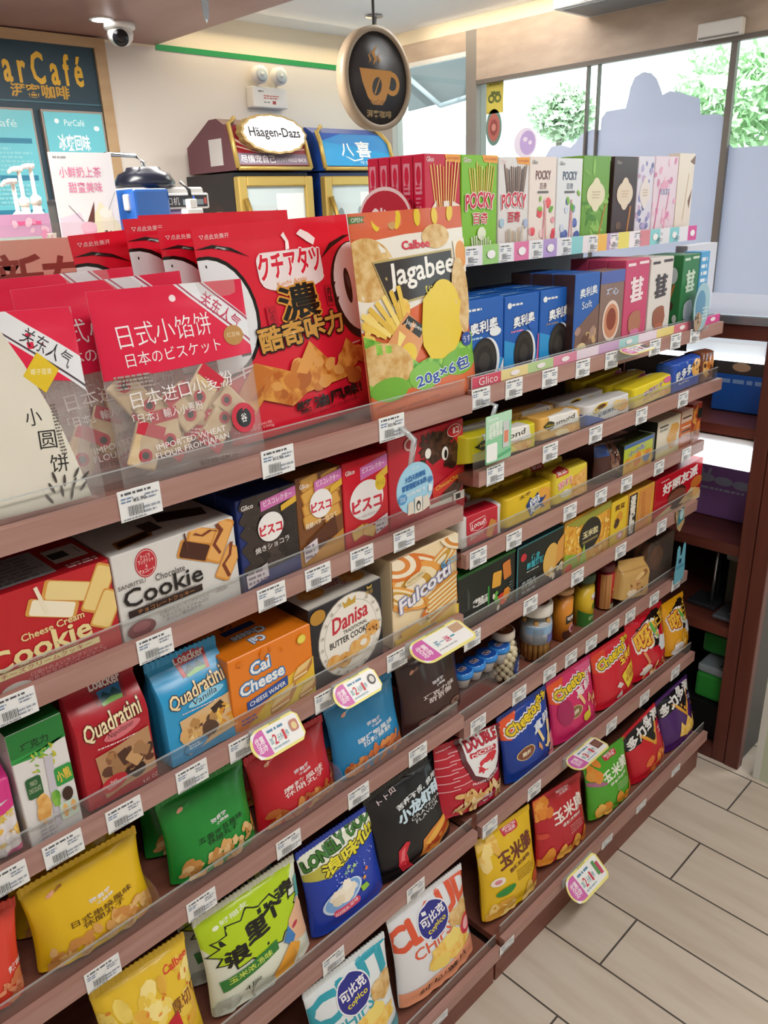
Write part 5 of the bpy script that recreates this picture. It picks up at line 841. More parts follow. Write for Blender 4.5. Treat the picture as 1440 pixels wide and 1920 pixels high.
lon = [('P', [(0, .68), (1, .80), (1, 1), (0, 1)], 'e6ead8'), ('T', 'LONELY GOD', .5, .88, .95, .12, '3f7a30', {'bold': .06, 'ol': '1d3318', 'olw': .04, 'rot': 7}), ('P', [(.0, .66), (.25, .6), (.6, .68), (1, .77), (1, .82), (0, .74)], 'b9b34a'), ('T', '浪味仙', .58, .735, .76, .14, 'e3d83a', {'bold': .06, 'ol': '1f1e18', 'olw': .05, 'rot': 8}), ('S', .3, .4, .9, .62, 40, .008, ['c9d4f0', '8fa8e8'], 7, 1)] + [('P', [(x, y + .025), (x + .012, y + .006), (x + .035, y), (x + .014, y - .01), (x + .02, y - .03), (x, y - .014), (x - .02, y - .03), (x - .014, y - .01), (x - .035, y), (x - .012, y + .006)], c_) for x, y, c_ in ((.5, .6, 'b9d98a'), (.58, .57, 'b9d98a'), (.53, .54, '9fc47a'), (.45, .56, '7fb09a'), (.66, .39, 'e8a63a'), (.72, .46, 'e07a3a'))] + [('E', .36, .34, .26, .13, 'c9dcf0', 12), ('E', .36, .345, .235, .115, '7aa8e0', 12), ('B', .36, .37, .17, .1, 'efe6d6', 6), ('B', .42, .44, .07, .07, 'f5efe2', 7), ('B', .28, .34, .08, .06, 'e3d6c0', 8), ('RR', .2, .17, .55, .25, 'd4486a', .04), ('T', '田园蔬菜味', .37, .21, .3, .04, 'f5e6ea', {'rot': 5}), ('P', [(.6, .25), (.7, .27), (.67, .33), (.58, .32)], '8fbf3a')]
bag('crisps_bag', 'royal blue crisps bag with yellow title and scattered stars on the fifth shelf', 'crisps bag', 'N5', (552, 1602), (690, 1508), '1f3fae', lon, 'pillow', .06, 11, group='crisps bags on the near fifth shelf')
cray = [('T', '苦荞不苦, 我用', .6, .76, .6, .06, 'd9dde0', {'bold': .04, 'rot': 6}), ('T', '小龙虾味', .6, .65, .64, .13, 'c5dcea', {'bold': .07, 'rot': 6, 'sh': .1}), ('T', 'CRAYFISH\nFLAVOR', .64, .53, .44, .09, 'd0d3d5', {'rot': 5}), ('P', [(.45, .06), (.5, .26), (.98, .36), (.97, .12), (.7, .02)], 'd98a3a'), ('P', [(.5, .1), (.6, .2), (.95, .28), (.95, .2), (.7, .08)], 'b84a26'), ('P', [(.52, .2), (.9, .34), (.98, .3), (.6, .14)], 'e8b04c'), ('P', [(.18, .14), (.2, .3), (.3, .36), (.34, .34), (.28, .24), (.3, .12), (.36, .04), (.24, .03)], 'cf2638'), ('P', [(.2, .16), (.23, .28), (.28, .32), (.25, .2), (.27, .1)], 'e8707a'), ('P', [(.88, .55), (.95, .56), (1, .45), (1, .28), (.94, .42)], 'd6303e'), ('T', '卜卜贝', .25, .9, .24, .05, 'd8c4c8', {'bold': .03, 'rot': 8}), ('P', [(.5, .95), (.8, 1), (.98, 1), (.9, .93), (.7, .9)], '2a2a2c')]
bag('crisps_bag', 'black crayfish crisps bag on the near fifth shelf beside the blue one', 'crisps bag', 'N5', (678, 1500), (818, 1404), '121216', cray, 'pillow', .06, 11, group='crisps bags on the near fifth shelf', gl=.2)
y_, z_ = sfy('N5')
bag('crisps_bag', 'black bag with a red starburst standing behind the crayfish bag', 'crisps bag', 'N5', (735, 1430), (800, 1390), '15151a', [('P', [(.5 + .4 * (1 if i % 2 else .72) * math.cos(2 * PI * i / 22), .86 + .16 * (1 if i % 2 else .72) * math.sin(2 * PI * i / 22)) for i in range(22)], 'd8303a'), ('T', '香辣', .5, .86, .4, .08, '6a1a20', {'bold': .04})], 'pillow', .045, 8, dy=.075, gl=.2)
# ---------------------------------------------------------------- N6
def copico(c1, c2, band, rn): return [('T', 'CLOUD' if rn else 'CUT', .5, .78, 1.1, .28, c1, {'bold': .06, 'rot': 7}), ('T', 'CHIPS', .42, .52, .5, .12, c1, {'rot': 7, 'bold': .01}), ('E', .48, .72, .21, .19, 'e8eaf0'), ('E', .48, .72, .195, .176, '2a2c8a'), ('T', '可比克', .48, .76, .32, .1, 'f0eef2', {'bold': .04, 'rot': 8}), ('T', 'copico', .5, .655, .26, .07, 'e9d83a', {'bold': .02, 'rot': 8}), ('B', .85, .58, .18, .13, 'pota', 4), ('B', .5, .34, .2, .12, 'chip', 5), ('B', .72, .3, .2, .11, 'chip', 8), ('B', .66, .42, .14, .09, 'f0d878', 9), ('B', .45, .28, .14, .07, 'ecd06a', 10)] + band
bag('crisps_bag', 'white and turquoise crisps bag cut off at the bottom edge', 'crisps bag', 'N6', (565, 1862), (718, 1745), 'dfe6ea', copico('2fa0b5', '2fa0b5', [('P', [(0, 0), (1, 0), (1, .14), (0, .1)], '5fb8c8')], 0), 'pillow', .06, 13, group='crisps bags on the near bottom shelf')
bag('crisps_bag', 'white and salmon crisps bag at the right end of near bottom shelf', 'crisps bag', 'N6', (722, 1722), (862, 1618), 'e2e4ea', copico('dd5a3c', 'c84a3c', [('E', .9, .42, .12, .1, 'cf3a4e'), ('E', .9, .42, .07, .06, 'f0b5bc'), ('P', [(0, 0), (1, 0), (1, .24), (0, .15)], 'eda07e'), ('T', '纯切薯片', .5, .12, .66, .08, '3a2a26', {'rot': 5, 'bold': .01})], 1), 'pillow', .06, 13, group='crisps bags on the near bottom shelf')
# ---------------------------------------------------------------- F1: stick biscuits
def sticks(n, x0, x1, y0, y1, c, s): 
    R = random.Random(s); return [('Q', x0 + (x1 - x0) * (i + .5) / n, (y0 + y1) / 2 + .03 * R.uniform(-1, 1), .035, (y1 - y0) * R.uniform(.85, 1.1), -(i - n / 2 + .5) * 2.2, c[i % len(c)]) for i in range(n)]
GF = 'stick biscuit cartons on the top far shelf'
FR = [('T', 'Glico', .16, .95, .2, .05, 'f3dfe2', {'bold': .02}), ('P', [(.55, 1), (1, 1), (1, .92), (.62, .93)], 'efa23c'), ('T', '新老包装随机', .8, .96, .34, .025, 'b03a2c')]
o = carton('stick_biscuit_box', 'red salad stick biscuit box, front of the five red ones', 'biscuit box', 'F1', (794.5, 288), (863, 289), 'c61a40', .0235, FR + sticks(10, .2, .9, .45, .92, ['e5b765', 'd89b45', 'efcb80'], 3) + [('P', [(.16, .48), (.3, .56), (.34, .1), (.2, .1)], 'efe6da'), ('P', [(.5, .55), (.66, .55), (.64, .1), (.48, .1)], 'efe6da'), ('P', [(.74, .55), (.98, .5), (.9, .1), (.72, .1)], 'efe6da'), ('T', '百醇', .55, .3, .3, .12, 'c61a40', {'bold': .03})], .3, GF,
    behind=['red stick biscuit box, %s of the five from the front, narrow side showing' % n for n in ('second', 'third', 'fourth', 'last')], side=[('RR', .2, .62, .8, .92, 'd98a9c', .05), ('E', .5, .8, .2, .09, 'c61a40'), ('L', .25, .64, .78, .72, 2, 'c61a40'), ('L', .25, .36, .8, .6, 6, 'dc7a92'), ('L', .3, .05, .75, .3, 7, 'c8506e')])
def pk(label, a, b, col, its, **k): return carton('stick_biscuit_box', label, 'biscuit box', 'F1', a, b, col, .025, its, .3, GF, **k)
GW = lambda c: ('T', 'Glico', .18, .94, .2, .045, c, {'bold': .02})
pk('bright green matcha stick biscuit box with red title beside the red boxes', (864.5, 289), (933, 292), '7fc02c', FR + sticks(11, .22, .88, .6, .9, ['d9c05a', 'c9a83a', 'e3d27a'], 4) + [('T', 'POCKY', .5, .55, .8, .16, 'c9203c', {'bold': .05, 'ol': 'f0e3e0', 'olw': .05, 'arc': .03}), ('T', '百奇', .5, .36, .42, .12, 'c9203c', {'bold': .02, 'ol': 'eef2e2', 'olw': .05}), ('E', .54, .2, .12, .07, 'e6f0d6')] + sticks(9, .25, .8, .0, .16, ['e8e6d8', 'c9d8a8'], 5), behind=('second bright green stick biscuit box behind the front one',))
pk('white chocolate stick biscuit box with red title between green and berry boxes', (935, 294), (993, 295), 'dfdcdc', FR + sticks(11, .2, .88, .6, .9, ['6b4a3a', '8a6a58', '5a3a2c'], 6) + [('T', 'POCKY', .5, .55, .8, .16, 'c9203c', {'bold': .05, 'ol': 'f4eeee', 'olw': .05, 'arc': .03}), ('T', '百奇', .5, .36, .42, .12, 'c9203c', {'bold': .02}), ('E', .1, .3, .08, .05, 'a9c4d8'), ('E', .9, .28, .08, .05, 'a9b8d8')] + sticks(9, .25, .8, .0, .24, ['c9a98a', 'b5b0a8', 'd9c8a8'], 7), behind=('second white stick biscuit box behind the front one',))
FR2 = lambda c, fc, s: [GW('9a9a9a'), ('T', 'POCKY', .5, .80, .56, .1, c, {'bold': .02}), ('T', '百奇', .5, .68, .26, .07, c), ('R', .3, .6, .7, .625, '6a6a6a'), ('S', .05, .05, .95, .55, 9, .1, fc, s, 1), ('Q', .55, .25, .04, .55, -4, 'd98a9a'), ('Q', .63, .25, .04, .5, 4, 'e8b5b0'), ('S', .1, .4, .9, .6, 3, .09, ['leaf'], s + 1, .6)]
pk('pale pink strawberry stick biscuit box with small fruit pictures', (994, 292), (1045, 295), 'ecdfd9', FR2('7a4a4a', ['straw', 'straw', 'f0d0d0', 'e8a0a8'], 8))
pk('pale blueberry stick biscuit box beside the strawberry one', (1046, 295), (1094, 298), 'e3e6ea', FR2('4a5a7a', ['berry', '5f86c8', 'd0d8ec', 'berry'], 9))
def label4(c): return [('E', .5, .55, .34, .15, c), ('E', .5, .55, .2, .2, c), ('L', .36, .5, .66, .6, 3, 'cfb8a0')]
pk('leaf green matcha stick biscuit box with cream emblem', (1095, 291), (1146, 293), '6ea33c', [('S', 0, 0, 1, 1, 26, .16, ['4f8a2c', '8fc25a', '79ae44'], 10, .3), ('Q', .75, .2, .05, .5, -20, 'b0802f')] + label4('e6e0c0'), behind=('second leaf green stick biscuit box behind the front one',))
pk('dark brown stick biscuit box with cream emblem', (1153, 293), (1198, 294), '43302f', [('T', 'Glico', .2, .93, .2, .04, 'c9b9b0'), ('Q', .72, .2, .07, .4, -10, 'b5793a'), ('E', .3, .16, .12, .05, '6b5038')] + label4('e3d3bd'), behind=('second dark brown stick biscuit box behind the front one',))
pk('lilac flowery stick biscuit box with pale emblem', (1199, 292), (1229, 294), 'ddd9e8', [('S', 0, 0, 1, 1, 34, .1, ['8f8fc4', 'b5a8d4', '6f78a8', 'c9a8cc'], 13, .8)] + label4('e6dcd9'))
pk('pink blossom stick biscuit box with pale blue lettering', (1230, 293), (1274, 293), 'e6d3e0', [('S', 0, .1, 1, 1, 22, .09, ['e6a8c4', 'd987b0', 'eec9da'], 14, .7), ('T', 'POCKY', .5, .55, .4, .08, '8fa0c8', {'bold': .01}), ('Q', .2, .3, .04, .6, -10, 'dd7aa8'), ('Q', .6, .28, .04, .55, -12, 'e8a0c0')])
pk('cream stick biscuit box last on the top far shelf', (1275, 288), (1305, 287), 'e8ddd0', [('Q', .6, .45, .05, .6, -8, 'dcc9a8'), ('P', [(.7, .9), (1, .98), (1, .86)], '7d5a48'), ('P', [(.75, .4), (.95, .55), (.85, .3)], '7d5a48')], side=[('R', 0, 0, 1, 1, 'ddd2c6')])
# display arch on the end of the top shelf
t = empty('display_header', (-.003, .20, 1.40), 'red rounded card with white script rising behind the orange potato pouch', 'display card')
mb = MB(); pl = [(-.058, -.12), (.058, -.12)] + [(.058 * math.cos(a), .065 + .045 * math.sin(a)) for a in [PI * i / 16 for i in range(17)]]
mp = lambda yy, z, o: (-o, -yy, z); mb.prism(pl, mp, M('b51a34', .35), .003)
q0 = [(a * .93, b * .97) for a, b in pl]
art(mb, [('P', [(a, b) for a, b in [(a / .116 + .5, b / .23 + .521) for a, b in pl]], 'e3cfd2'), ('P', [(a * .94 / .116 + .5, b * .95 / .23 + .521) for a, b in pl], 'b51a34'), ('T', 'Glico', .52, .77, .62, .2, 'f0e6e6', {'bold': .02, 'rot': 3})], .116, .23, lambda yy, z, o: mp(yy - .058, z - .12, o)); mb.build('card', t)
# ---------------------------------------------------------------- F2: sandwich biscuits
OG = 'blue sandwich biscuit boxes on the far second shelf'
def oreo(c2, cn): return [('P', [(0, 0), (1, 0), (1, .3), (0, .5)], '2f97d8'), ('T', '奥利奥', .56, .70, .62, .13, 'eef2f6', {'bold': .05, 'ol': '1d2f7a', 'olw': .05, 'rot': 5}), ('E', .13, .89, .06, .035, 'e9eef4'), ('L', .2, .87, .5, .92, 1, 'e9eef4'), ('L', .18, .56, .55, .6, 1, c2), ('E', .62, .30, .29, .27, 'e8ecf2'), ('E', .56, .30, .29, .27, '241f22'), ('E', .56, .30, .25, .235, '35302f'), ('E', .56, .30, .2, .19, '241f22'), ('E', .56, .30, .12, .11, '3a3534'), ('P', [(.86, .1), (1, .3), (1, .05)], 'eef2f6'), ('E', .8, .62, .13, .05, cn)]
for i, (a, b, c2, cn, w) in enumerate((((858, 562), (945, 560), 'bfe0f2', 'e9eef4', 'vanilla blue sandwich biscuit box, first of three beside the orange pouch'), ((946.5, 557), (1012, 547), 'e88ab5', '2b62bf', 'blue sandwich biscuit box with pink small print, middle of the three'), ((1014, 545), (1078, 536), '9a8a8a', '2b62bf', 'blue sandwich biscuit box with brown side stripe, third of the three'))):
    carton('biscuit_box', w, 'biscuit box', 'F2', a, b, '1f5fb8', .048, oreo(c2, cn) + ([('P', [(.93, 0), (1, 0), (1, .5), (.97, .5)], 'd9609a')] if i == 1 else [('P', [(.9, 0), (1, 0), (1, .5), (.95, .4)], '5a4a4a')] if i == 2 else []), .28, OG, behind=[['second', 'third'][j] + ' ' + ['vanilla blue', 'pink marked blue', 'brown striped blue'][i] + ' sandwich biscuit box in line behind the front' for j in (0, 1)], dy=.016, top=[('R', .1, .2, .9, .8, '2a6fc8'), ('L', .2, .35, .8, .65, 1, 'a9c9ea')])
carton('biscuit_box', 'blue and brown cookie box with cream filling, narrower than the blue trio', 'biscuit box', 'F2', (1079, 517), (1127, 507), '2f62b4', .045, [('P', [(0, 0), (1, 0), (1, .65), (.1, .4)], '7d5f58'), ('T', '奥利奥', .55, .8, .7, .1, 'e6edf5', {'bold': .03, 'rot': 5}), ('T', 'Soft', .5, .66, .4, .08, 'e6edf5', {'rot': 4}), ('S', .1, .05, .9, .4, 10, .13, ['a98a80', 'c9a878', '6a4a40'], 4), ('E', .35, .14, .22, .1, 'e3cfa0')], .28, behind=('second blue and brown cookie box behind the front one', 'third blue and brown cookie box behind the front one'), side=[('R', 0, 0, 1, 1, '4a3434')])
carton('biscuit_box', 'brown cake box with an oval picture next to the pink stick box', 'biscuit box', 'F2', (1128, 508), (1173, 505.5), '8a7068', .045, [('R', 0, .86, 1, 1, '5568b0'), ('T', '巧心', .5, .76, .5, .08, 'c9d4ee', {'bold': .03}), ('E', .5, .42, .36, .24, 'e3d0c4'), ('E', .5, .42, .3, .2, 'c98a6a'), ('E', .5, .44, .2, .13, '8a3f30'), ('L', .1, .06, .9, .16, 2, 'cfc0b8')], .3, side=[('R', 0, 0, 1, 1, '5a4540')])
def pep(tc, blobc, ac): return [('R', .08, .93, .4, .96, tc), ('R', .55, .94, .95, .97, tc)] + [('Q', .5, .76 - .05 * i, .55 - .08 * (i % 3), .035, 4, tc) for i in range(5)] + [('Q', .36, .68, .12, .26, 0, tc), ('Q', .62, .68, .1, .26, 0, tc), ('B', .52, .3, .28, .17, blobc, 4), ('B', .5, .12, .22, .14, ac, 6)]
GP = 'tall chocolate stick boxes on the far second shelf'
carton('stick_biscuit_box', 'rose pink stick box with white block lettering on the far second shelf', 'biscuit box', 'F2', (1175, 491), (1220, 479.5), 'c94a72', .04, pep('f0dfe4', 'b0745c', 'd97aa8'), .3, GP, behind=('second rose pink stick box behind the front one', 'third rose pink stick box behind the front one'))
carton('stick_biscuit_box', 'white stick box with black block lettering beside the pink one', 'biscuit box', 'F2', (1222, 487), (1265, 477.5), 'dcd6d2', .04, pep('4a4444', '9a5f48', 'b5694c'), .3, GP, behind=('second white stick box behind the front one',))
carton('stick_biscuit_box', 'green stick box with pale block lettering at the far end', 'biscuit box', 'F2', (1283, 479), (1314, 474), '2f7a44', .04, pep('c9dcc8', 'c9d3e0', 'b9c9dc'), .3, GP, behind=('second green stick box behind the front one',), side=[('E', .5, .75, .25, .1, 'c9d4d8'), ('Q', .5, .55, .12, .2, -15, 'b5763a'), ('B', .4, .38, .25, .06, '4a2a20', 3), ('E', .75, .22, .12, .05, 'dfe6e0')])
carton('biscuit_box', 'light blue carton squeezed in last on the far second shelf', 'biscuit box', 'F2', (1315.5, 474), (1333, 468), '4fa0d4', .04, [('R', 0, 0, 1, .55, 'c9d9e6'), ('P', [(.2, .2), (.8, .3), (.7, .5), (.3, .45)], 'e3b9b5'), ('L', .1, .6, .9, .95, 4, 'e3edf5')], .3)
carton('biscuit_box', 'tall pale grey carton standing behind the green stick box', 'biscuit box', 'F2', (1290, 460), (1346, 455), 'd3d5e0', .03, [('L', .2, .88, .6, .93, 1, '9a9aaa')], .4, dy=.09)
# ---------------------------------------------------------------- F3: flow packs
FP = 'plastic wrapped biscuit packs on the far third shelf'
def pack(k, label, a, b, col, its, t=.05, lean=4, g=FP, **kw): return bag('biscuit_pack', label, 'biscuit pack', k, a, b, col, its, 'brick', t, lean, .22, g, **kw)
lem = lambda c: [('P', [(.2, .95), (.85, 1), (.9, .45), (.25, .35)], 'e8e6e2'), ('T', 'Lemond', .55, .66, .5, .2, '4a423a', {'rot': 6, 'bold': .02, 'sh': .2}), ('B', .22, .6, .12, .16, '3a3a22', 3), ('T', "Julie's", .22, .6, .14, .1, 'e6c83a', {'bold': .02}), ('B', .75, .25, .15, .18, 'cook', 6), ('B', .5, .2, .18, .14, c, 7), ('L', .5, .42, .75, .5, 1, 'd98a8a')]
pack('F3', 'yellow lemon sandwich pack behind the green hanging card', (876, 822), (1009, 791), 'd9cd2c', lem('e6d86a'), behind=('second yellow lemon sandwich pack behind the front one',))
pack('F3', 'white and orange lemon sandwich pack between yellow pack and white blue pack', (1011, 786), (1092, 765), 'e2b05c', lem('f0dfae'), behind=('second white and orange sandwich pack behind the front one',))
pack('F3', 'white cracker pack with blue corner on the far third shelf', (1098, 764), (1183, 736), 'dcdcde', [('P', [(0, 0), (.5, 0), (.1, .5), (0, .6)], '2f5fb8'), ('E', .3, .72, .16, .16, 'd9b53a', 10), ('E', .3, .72, .12, .11, '5a3a22', 10), ('T', '咸味苏打', .45, .42, .4, .18, '3f5f9a', {'bold': .03, 'rot': 4}), ('E', .8, .5, .13, .26, 'cook'), ('E', .68, .6, .1, .22, 'e3c480')], behind=('second white cracker pack behind the front one',))
pack('F3', 'bright yellow biscuit pack with purple lettering on the far third shelf', (1186, 731), (1261, 700), 'e6d22a', [('P', [(0, 0), (1, 0), (1, .4), (0, .35)], 'e8cf7a'), ('T', '手指饼干', .5, .6, .5, .24, '8a3f7a', {'bold': .03, 'rot': 5, 'ol': 'f0e6ea', 'olw': .04}), ('T', 'Finger', .45, .33, .4, .16, 'c9708a', {'rot': 5, 'sh': .2}), ('E', .86, .78, .1, .14, 'd9709a'), ('B', .8, .25, .15, .14, 'cook', 4)], behind=('second bright yellow biscuit pack behind the front one', 'third bright yellow biscuit pack behind the front one'))
pack('F3', 'royal blue cookie pack with white lettering near the far end', (1262, 684), (1315, 664), '2a55b8', [('T', '趣多多', .38, .58, .56, .3, 'e6ecf5', {'bold': .06, 'ol': '1c2c5a', 'olw': .05, 'rot': 8}), ('E', .82, .62, .17, .28, 'cook'), ('S', .7, .4, .95, .8, 8, .03, ['4a2a1a'], 3), ('L', .2, .25, .55, .35, 1, 'c9d6ee')], .045)
pack('F3', 'brown cookie pack last on the far third shelf', (1317, 661), (1340, 655), '7d4a34', [('B', .4, .45, .3, .3, 'cook', 4), ('B', .7, .6, .25, .2, 'snac', 5), ('S', .1, .1, .9, .9, 10, .08, ['b8794c', '5a3020'], 6)], .045)
# ---------------------------------------------------------------- F4
FP4 = 'biscuit packs on the far fourth shelf'
lo = bag('biscuit_pack', 'red and white caramel biscuit pack at the left end of far fourth shelf', 'biscuit pack', 'F4', (862, 972), (943, 941), 'd9d6d4', [('R', .14, .0, .86, 1, 'c01f34'), ('P', [(.2, .72), (.56, .80), (.6, .55), (.4, .42), (.22, .5)], 'e9d5d6'), ('P', [(.215, .70), (.55, .78), (.585, .56), (.4, .44), (.235, .51)], 'c01f34'), ('T', 'Lotus', .4, .62, .3, .15, 'f0e3e3', {'bold': .03, 'rot': 6, 'sh': .2}), ('T', 'Biscoff', .36, .33, .3, .12, 'f0e3e3', {'rot': 8, 'sh': .2}), ('Q', .7, .35, .13, .5, -25, 'cf8a3c')], 'brick', .06, 3, .28, FP4, behind=('second red and white caramel biscuit pack behind the front one',))
bag('biscuit_pack', 'yellow cracker pack with dark blue splash between red pack and lemon pack', 'biscuit pack', 'F4', (946, 938), (1037, 900), 'e0bd24', [('B', .78, .55, .24, .3, 'e3a446', 3), ('P', [(.42, .5), (.5, .74), (.56, .62), (.66, .8), (.72, .58), (.84, .62), (.74, .42), (.8, .24), (.62, .3), (.5, .12), (.46, .32)], '24417f'), ('T', '闲\n趣', .60, .46, .24, .44, 'e3e9f0', {'bold': .05, 'rot': 8}), ('T', '太平', .4, .85, .24, .12, '7a5a14', {'bold': .02, 'rot': 6})], 'brick', .055, 4, .22, FP4, behind=('second yellow cracker pack behind the front one',))
bag('biscuit_pack', 'lemon yellow square biscuit pack with pink lettering on the far fourth shelf', 'biscuit pack', 'F4', (1039, 889), (1104, 863), 'e3d040', [('P', [(.4, 0), (1, 0), (1, .9), (.5, .6)], 'e3b45a'), ('B', .7, .55, .24, .2, 'cook', 4), ('P', [(.05, .98), (.4, 1), (.4, .84), (.06, .82)], 'c93a3a'), ('T', '高纤', .22, .91, .26, .1, 'f0dede', {'bold': .02}), ('T', '苏打', .3, .6, .4, .2, 'd96a8a', {'bold': .04, 'rot': 8, 'ol': 'f3ecd0', 'olw': .05}), ('E', .3, .3, .16, .1, 'e8e6d8'), ('B', .72, .2, .2, .12, 'cook', 8)], 'brick', .05, 4, .22, FP4, behind=('second lemon yellow square pack behind the front one',))
bag('snack_bag', 'dark brown and blue cookie bag beside the green yellow box', 'snack bag', 'F4', (1112, 834), (1169, 821), '4a2a26', [('P', [(0, .62), (.45, .66), (.3, 1), (0, 1)], '2f4f9a'), ('S', .35, .1, .95, .9, 26, .09, ['8a6a58', '3a2220', 'b9a090', '6b4638'], 12)], 'pillow', .045, 6, .2)
carton('biscuit_box', 'green and yellow cartoon-lettered biscuit box on the far fourth shelf', 'biscuit box', 'F4', (1171, 838), (1226, 812), 'b5c43a', .05, [('P', [(0, 0), (1, 0), (1, .55), (.5, .65), (0, .5)], 'e3b43a'), ('R', 0, .88, 1, 1, '3f66a8'), ('T', '小小酥', .45, .72, .6, .16, '5a66a8', {'bold': .03, 'rot': 6, 'ol': 'e9e6d0', 'olw': .04}), ('S', .1, .1, .9, .5, 12, .1, ['e8c964', 'd99a34', 'e08a36'], 3), ('E', .78, .35, .12, .12, '5a86b8')], .3, top=[('R', 0, 0, 1, 1, '3a4a24')], side=[('R', 0, 0, 1, 1, '1c2418')])
carton('biscuit_box', 'cream box with a golden leaf biscuit picture on the far fourth shelf', 'biscuit box', 'F4', (1234, 793), (1278, 774), 'dfd6c0', .05, [('B', .66, .5, .22, .32, 'd9a245', 3), ('B', .8, .66, .14, .14, 'd9a245', 5), ('R', .1, .82, .45, .86, '3a3a3a'), ('L', .1, .7, .45, .8, 1, '8a8a8a'), ('P', [(0, 0), (1, 0), (1, .18), (0, .22)], 'ece2a8')], .32, side=[('R', 0, 0, 1, 1, '2a2a2a'), ('R', .1, .1, .9, .75, 'c9cfd6')])
carton('biscuit_box', 'orange and cream striped biscuit box beside the cream one', 'biscuit box', 'F4', (1279, 773), (1300, 764), 'd9743a', .05, [('R', 0, .7, 1, 1, 'dcc0ac'), ('R', .1, .80, .9, .84, '4a3a30'), ('R', .1, .56, .9, .6, 'e6d3c0'), ('R', .1, .46, .9, .5, '4a4030'), ('R', .1, .36, .9, .4, 'e6d3c0')], .32)
carton('biscuit_box', 'dark orange twisted snack box last on the far fourth shelf', 'biscuit box', 'F4', (1301, 760), (1318, 752), 'a8402a', .05, [('S', .05, .05, .45, .95, 22, .2, ['d98a3a', 'c9702c', 'e0a052'], 3, .4), ('R', .55, .62, 1, .86, '1c2a24'), ('B', .75, .4, .2, .2, 'e08a3c', 4)], .32)
# ---------------------------------------------------------------- F5
carton('biscuit_box', 'black box with green lid edge and biscuit picture on the far fifth shelf', 'biscuit box', 'F5', (858, 1083), (967, 1029), '15181a', .09, [('R', 0, .95, 1, 1, '1f6a2c'), ('T', '伟龙', .34, .42, .1, .26, 'e9e9e6', {'bold': .05, 'rot': 90}), ('T', '香葱薄饼', .42, .42, .1, .26, 'e9e9e6', {'bold': .05, 'rot': 90}), ('R', .5, .25, .53, .6, '2f8a3a'), ('T', '伟\n龙\n香\n葱\n薄\n饼', .3, .42, .07, .0001, '15181a'), ('Q', .66, .64, .16, .26, -6, 'e0a53c'), ('Q', .84, .72, .14, .3, 8, 'cf7a34'), ('B', .78, .26, .1, .12, 'd9402c', 4), ('B', .84, .3, .07, .1, 'e08a2c', 5), ('S', .6, .1, .7, .45, 9, .03, ['3f8a34', 'e6e0d0', '5fae44'], 3), ('L', .88, .1, .96, .5, 8, '5a5f60')], .25, top=[('R', 0, 0, 1, 1, '1f7a2c')])
carton('biscuit_box', 'black and teal box with an oval potato biscuit on the far fifth shelf', 'biscuit box', 'F5', (970, 1028), (1058, 985), '17181c', .09, [('R', 0, 0, .02, 1, '2f8a9a'), ('R', 0, .97, 1, 1, '2f7a86'), ('E', .13, .78, .06, .07, 'c9303c'), ('T', '伟龙\n鲜葱薄饼', .38, .64, .36, .24, '3fb0bf', {'bold': .04}), ('L', .2, .46, .5, .5, 1, 'b9c4c6'), ('E', .72, .48, .17, .30, 'dcb05a', -10), ('P', [(.82, .3), (1, .4), (1, .86), (.86, .74)], 'd99a4a'), ('S', .7, .1, 1, .3, 8, .05, ['e6dcc0', 'd9cfa8'], 4), ('L', .1, .1, .45, .36, 3, '8a9294')], .25, top=[('R', 0, 0, 1, 1, '24606a')])
carton('snack_carton', 'yellow sweetcorn box with black oval label on the far fifth shelf', 'snack carton', 'F5', (1060, 980), (1146, 938), 'e3a83a', .07, [('S', 0, .05, 1, .95, 150, .028, ['eebf4c', 'd98f2a', 'f3d27a'], 5, .8), ('P', [(0, .95), (1, 1), (1, .86), (.3, .8)], '9a9a3a'), ('E', .55, .56, .24, .3, '26241f'), ('T', '玉米粒', .55, .58, .34, .13, 'd9d0a0', {'bold': .05}), ('R', .38, .42, .72, .46, '8a7a4a'), ('P', [(0, 0), (.35, .0), (.25, .3), (0, .4)], '8fae34'), ('B', .1, .1, .08, .1, 'd9442c', 4), ('P', [(.3, 0), (.42, .42), (.5, .0)], '9fc44a')], .3)
carton('snack_carton', 'yellow snack box with brown beans and pink spots on the far fifth shelf', 'snack carton', 'F5', (1148, 945), (1179, 927), 'e6c42c', .07, [('T', '黄豆', .5, .84, .6, .12, '7a4a14', {'bold': .04}), ('B', .5, .62, .22, .12, 'd8982c', 3), ('B', .35, .5, .16, .1, '4a2f1c', 5), ('E', .6, .2, .2, .09, 'd98a9a'), ('E', .6, .2, .1, .05, 'f0dfe0')], .3)
carton('snack_carton', 'yellow orange box with a black vertical title strip on the far fifth shelf', 'snack carton', 'F5', (1180, 928), (1229, 902), 'dda63c', .07, [('R', .02, .04, .32, .96, '1c1a18'), ('T', '蛋\n黄\n酥\n饼', .17, .5, .2, .84, 'e9e4da', {'bold': .07}), ('P', [(.36, .05), (.8, .05), (.95, .95), (.42, .95)], 'd9934c'), ('L', .5, .2, .66, .9, 12, 'b5702c')], .3)
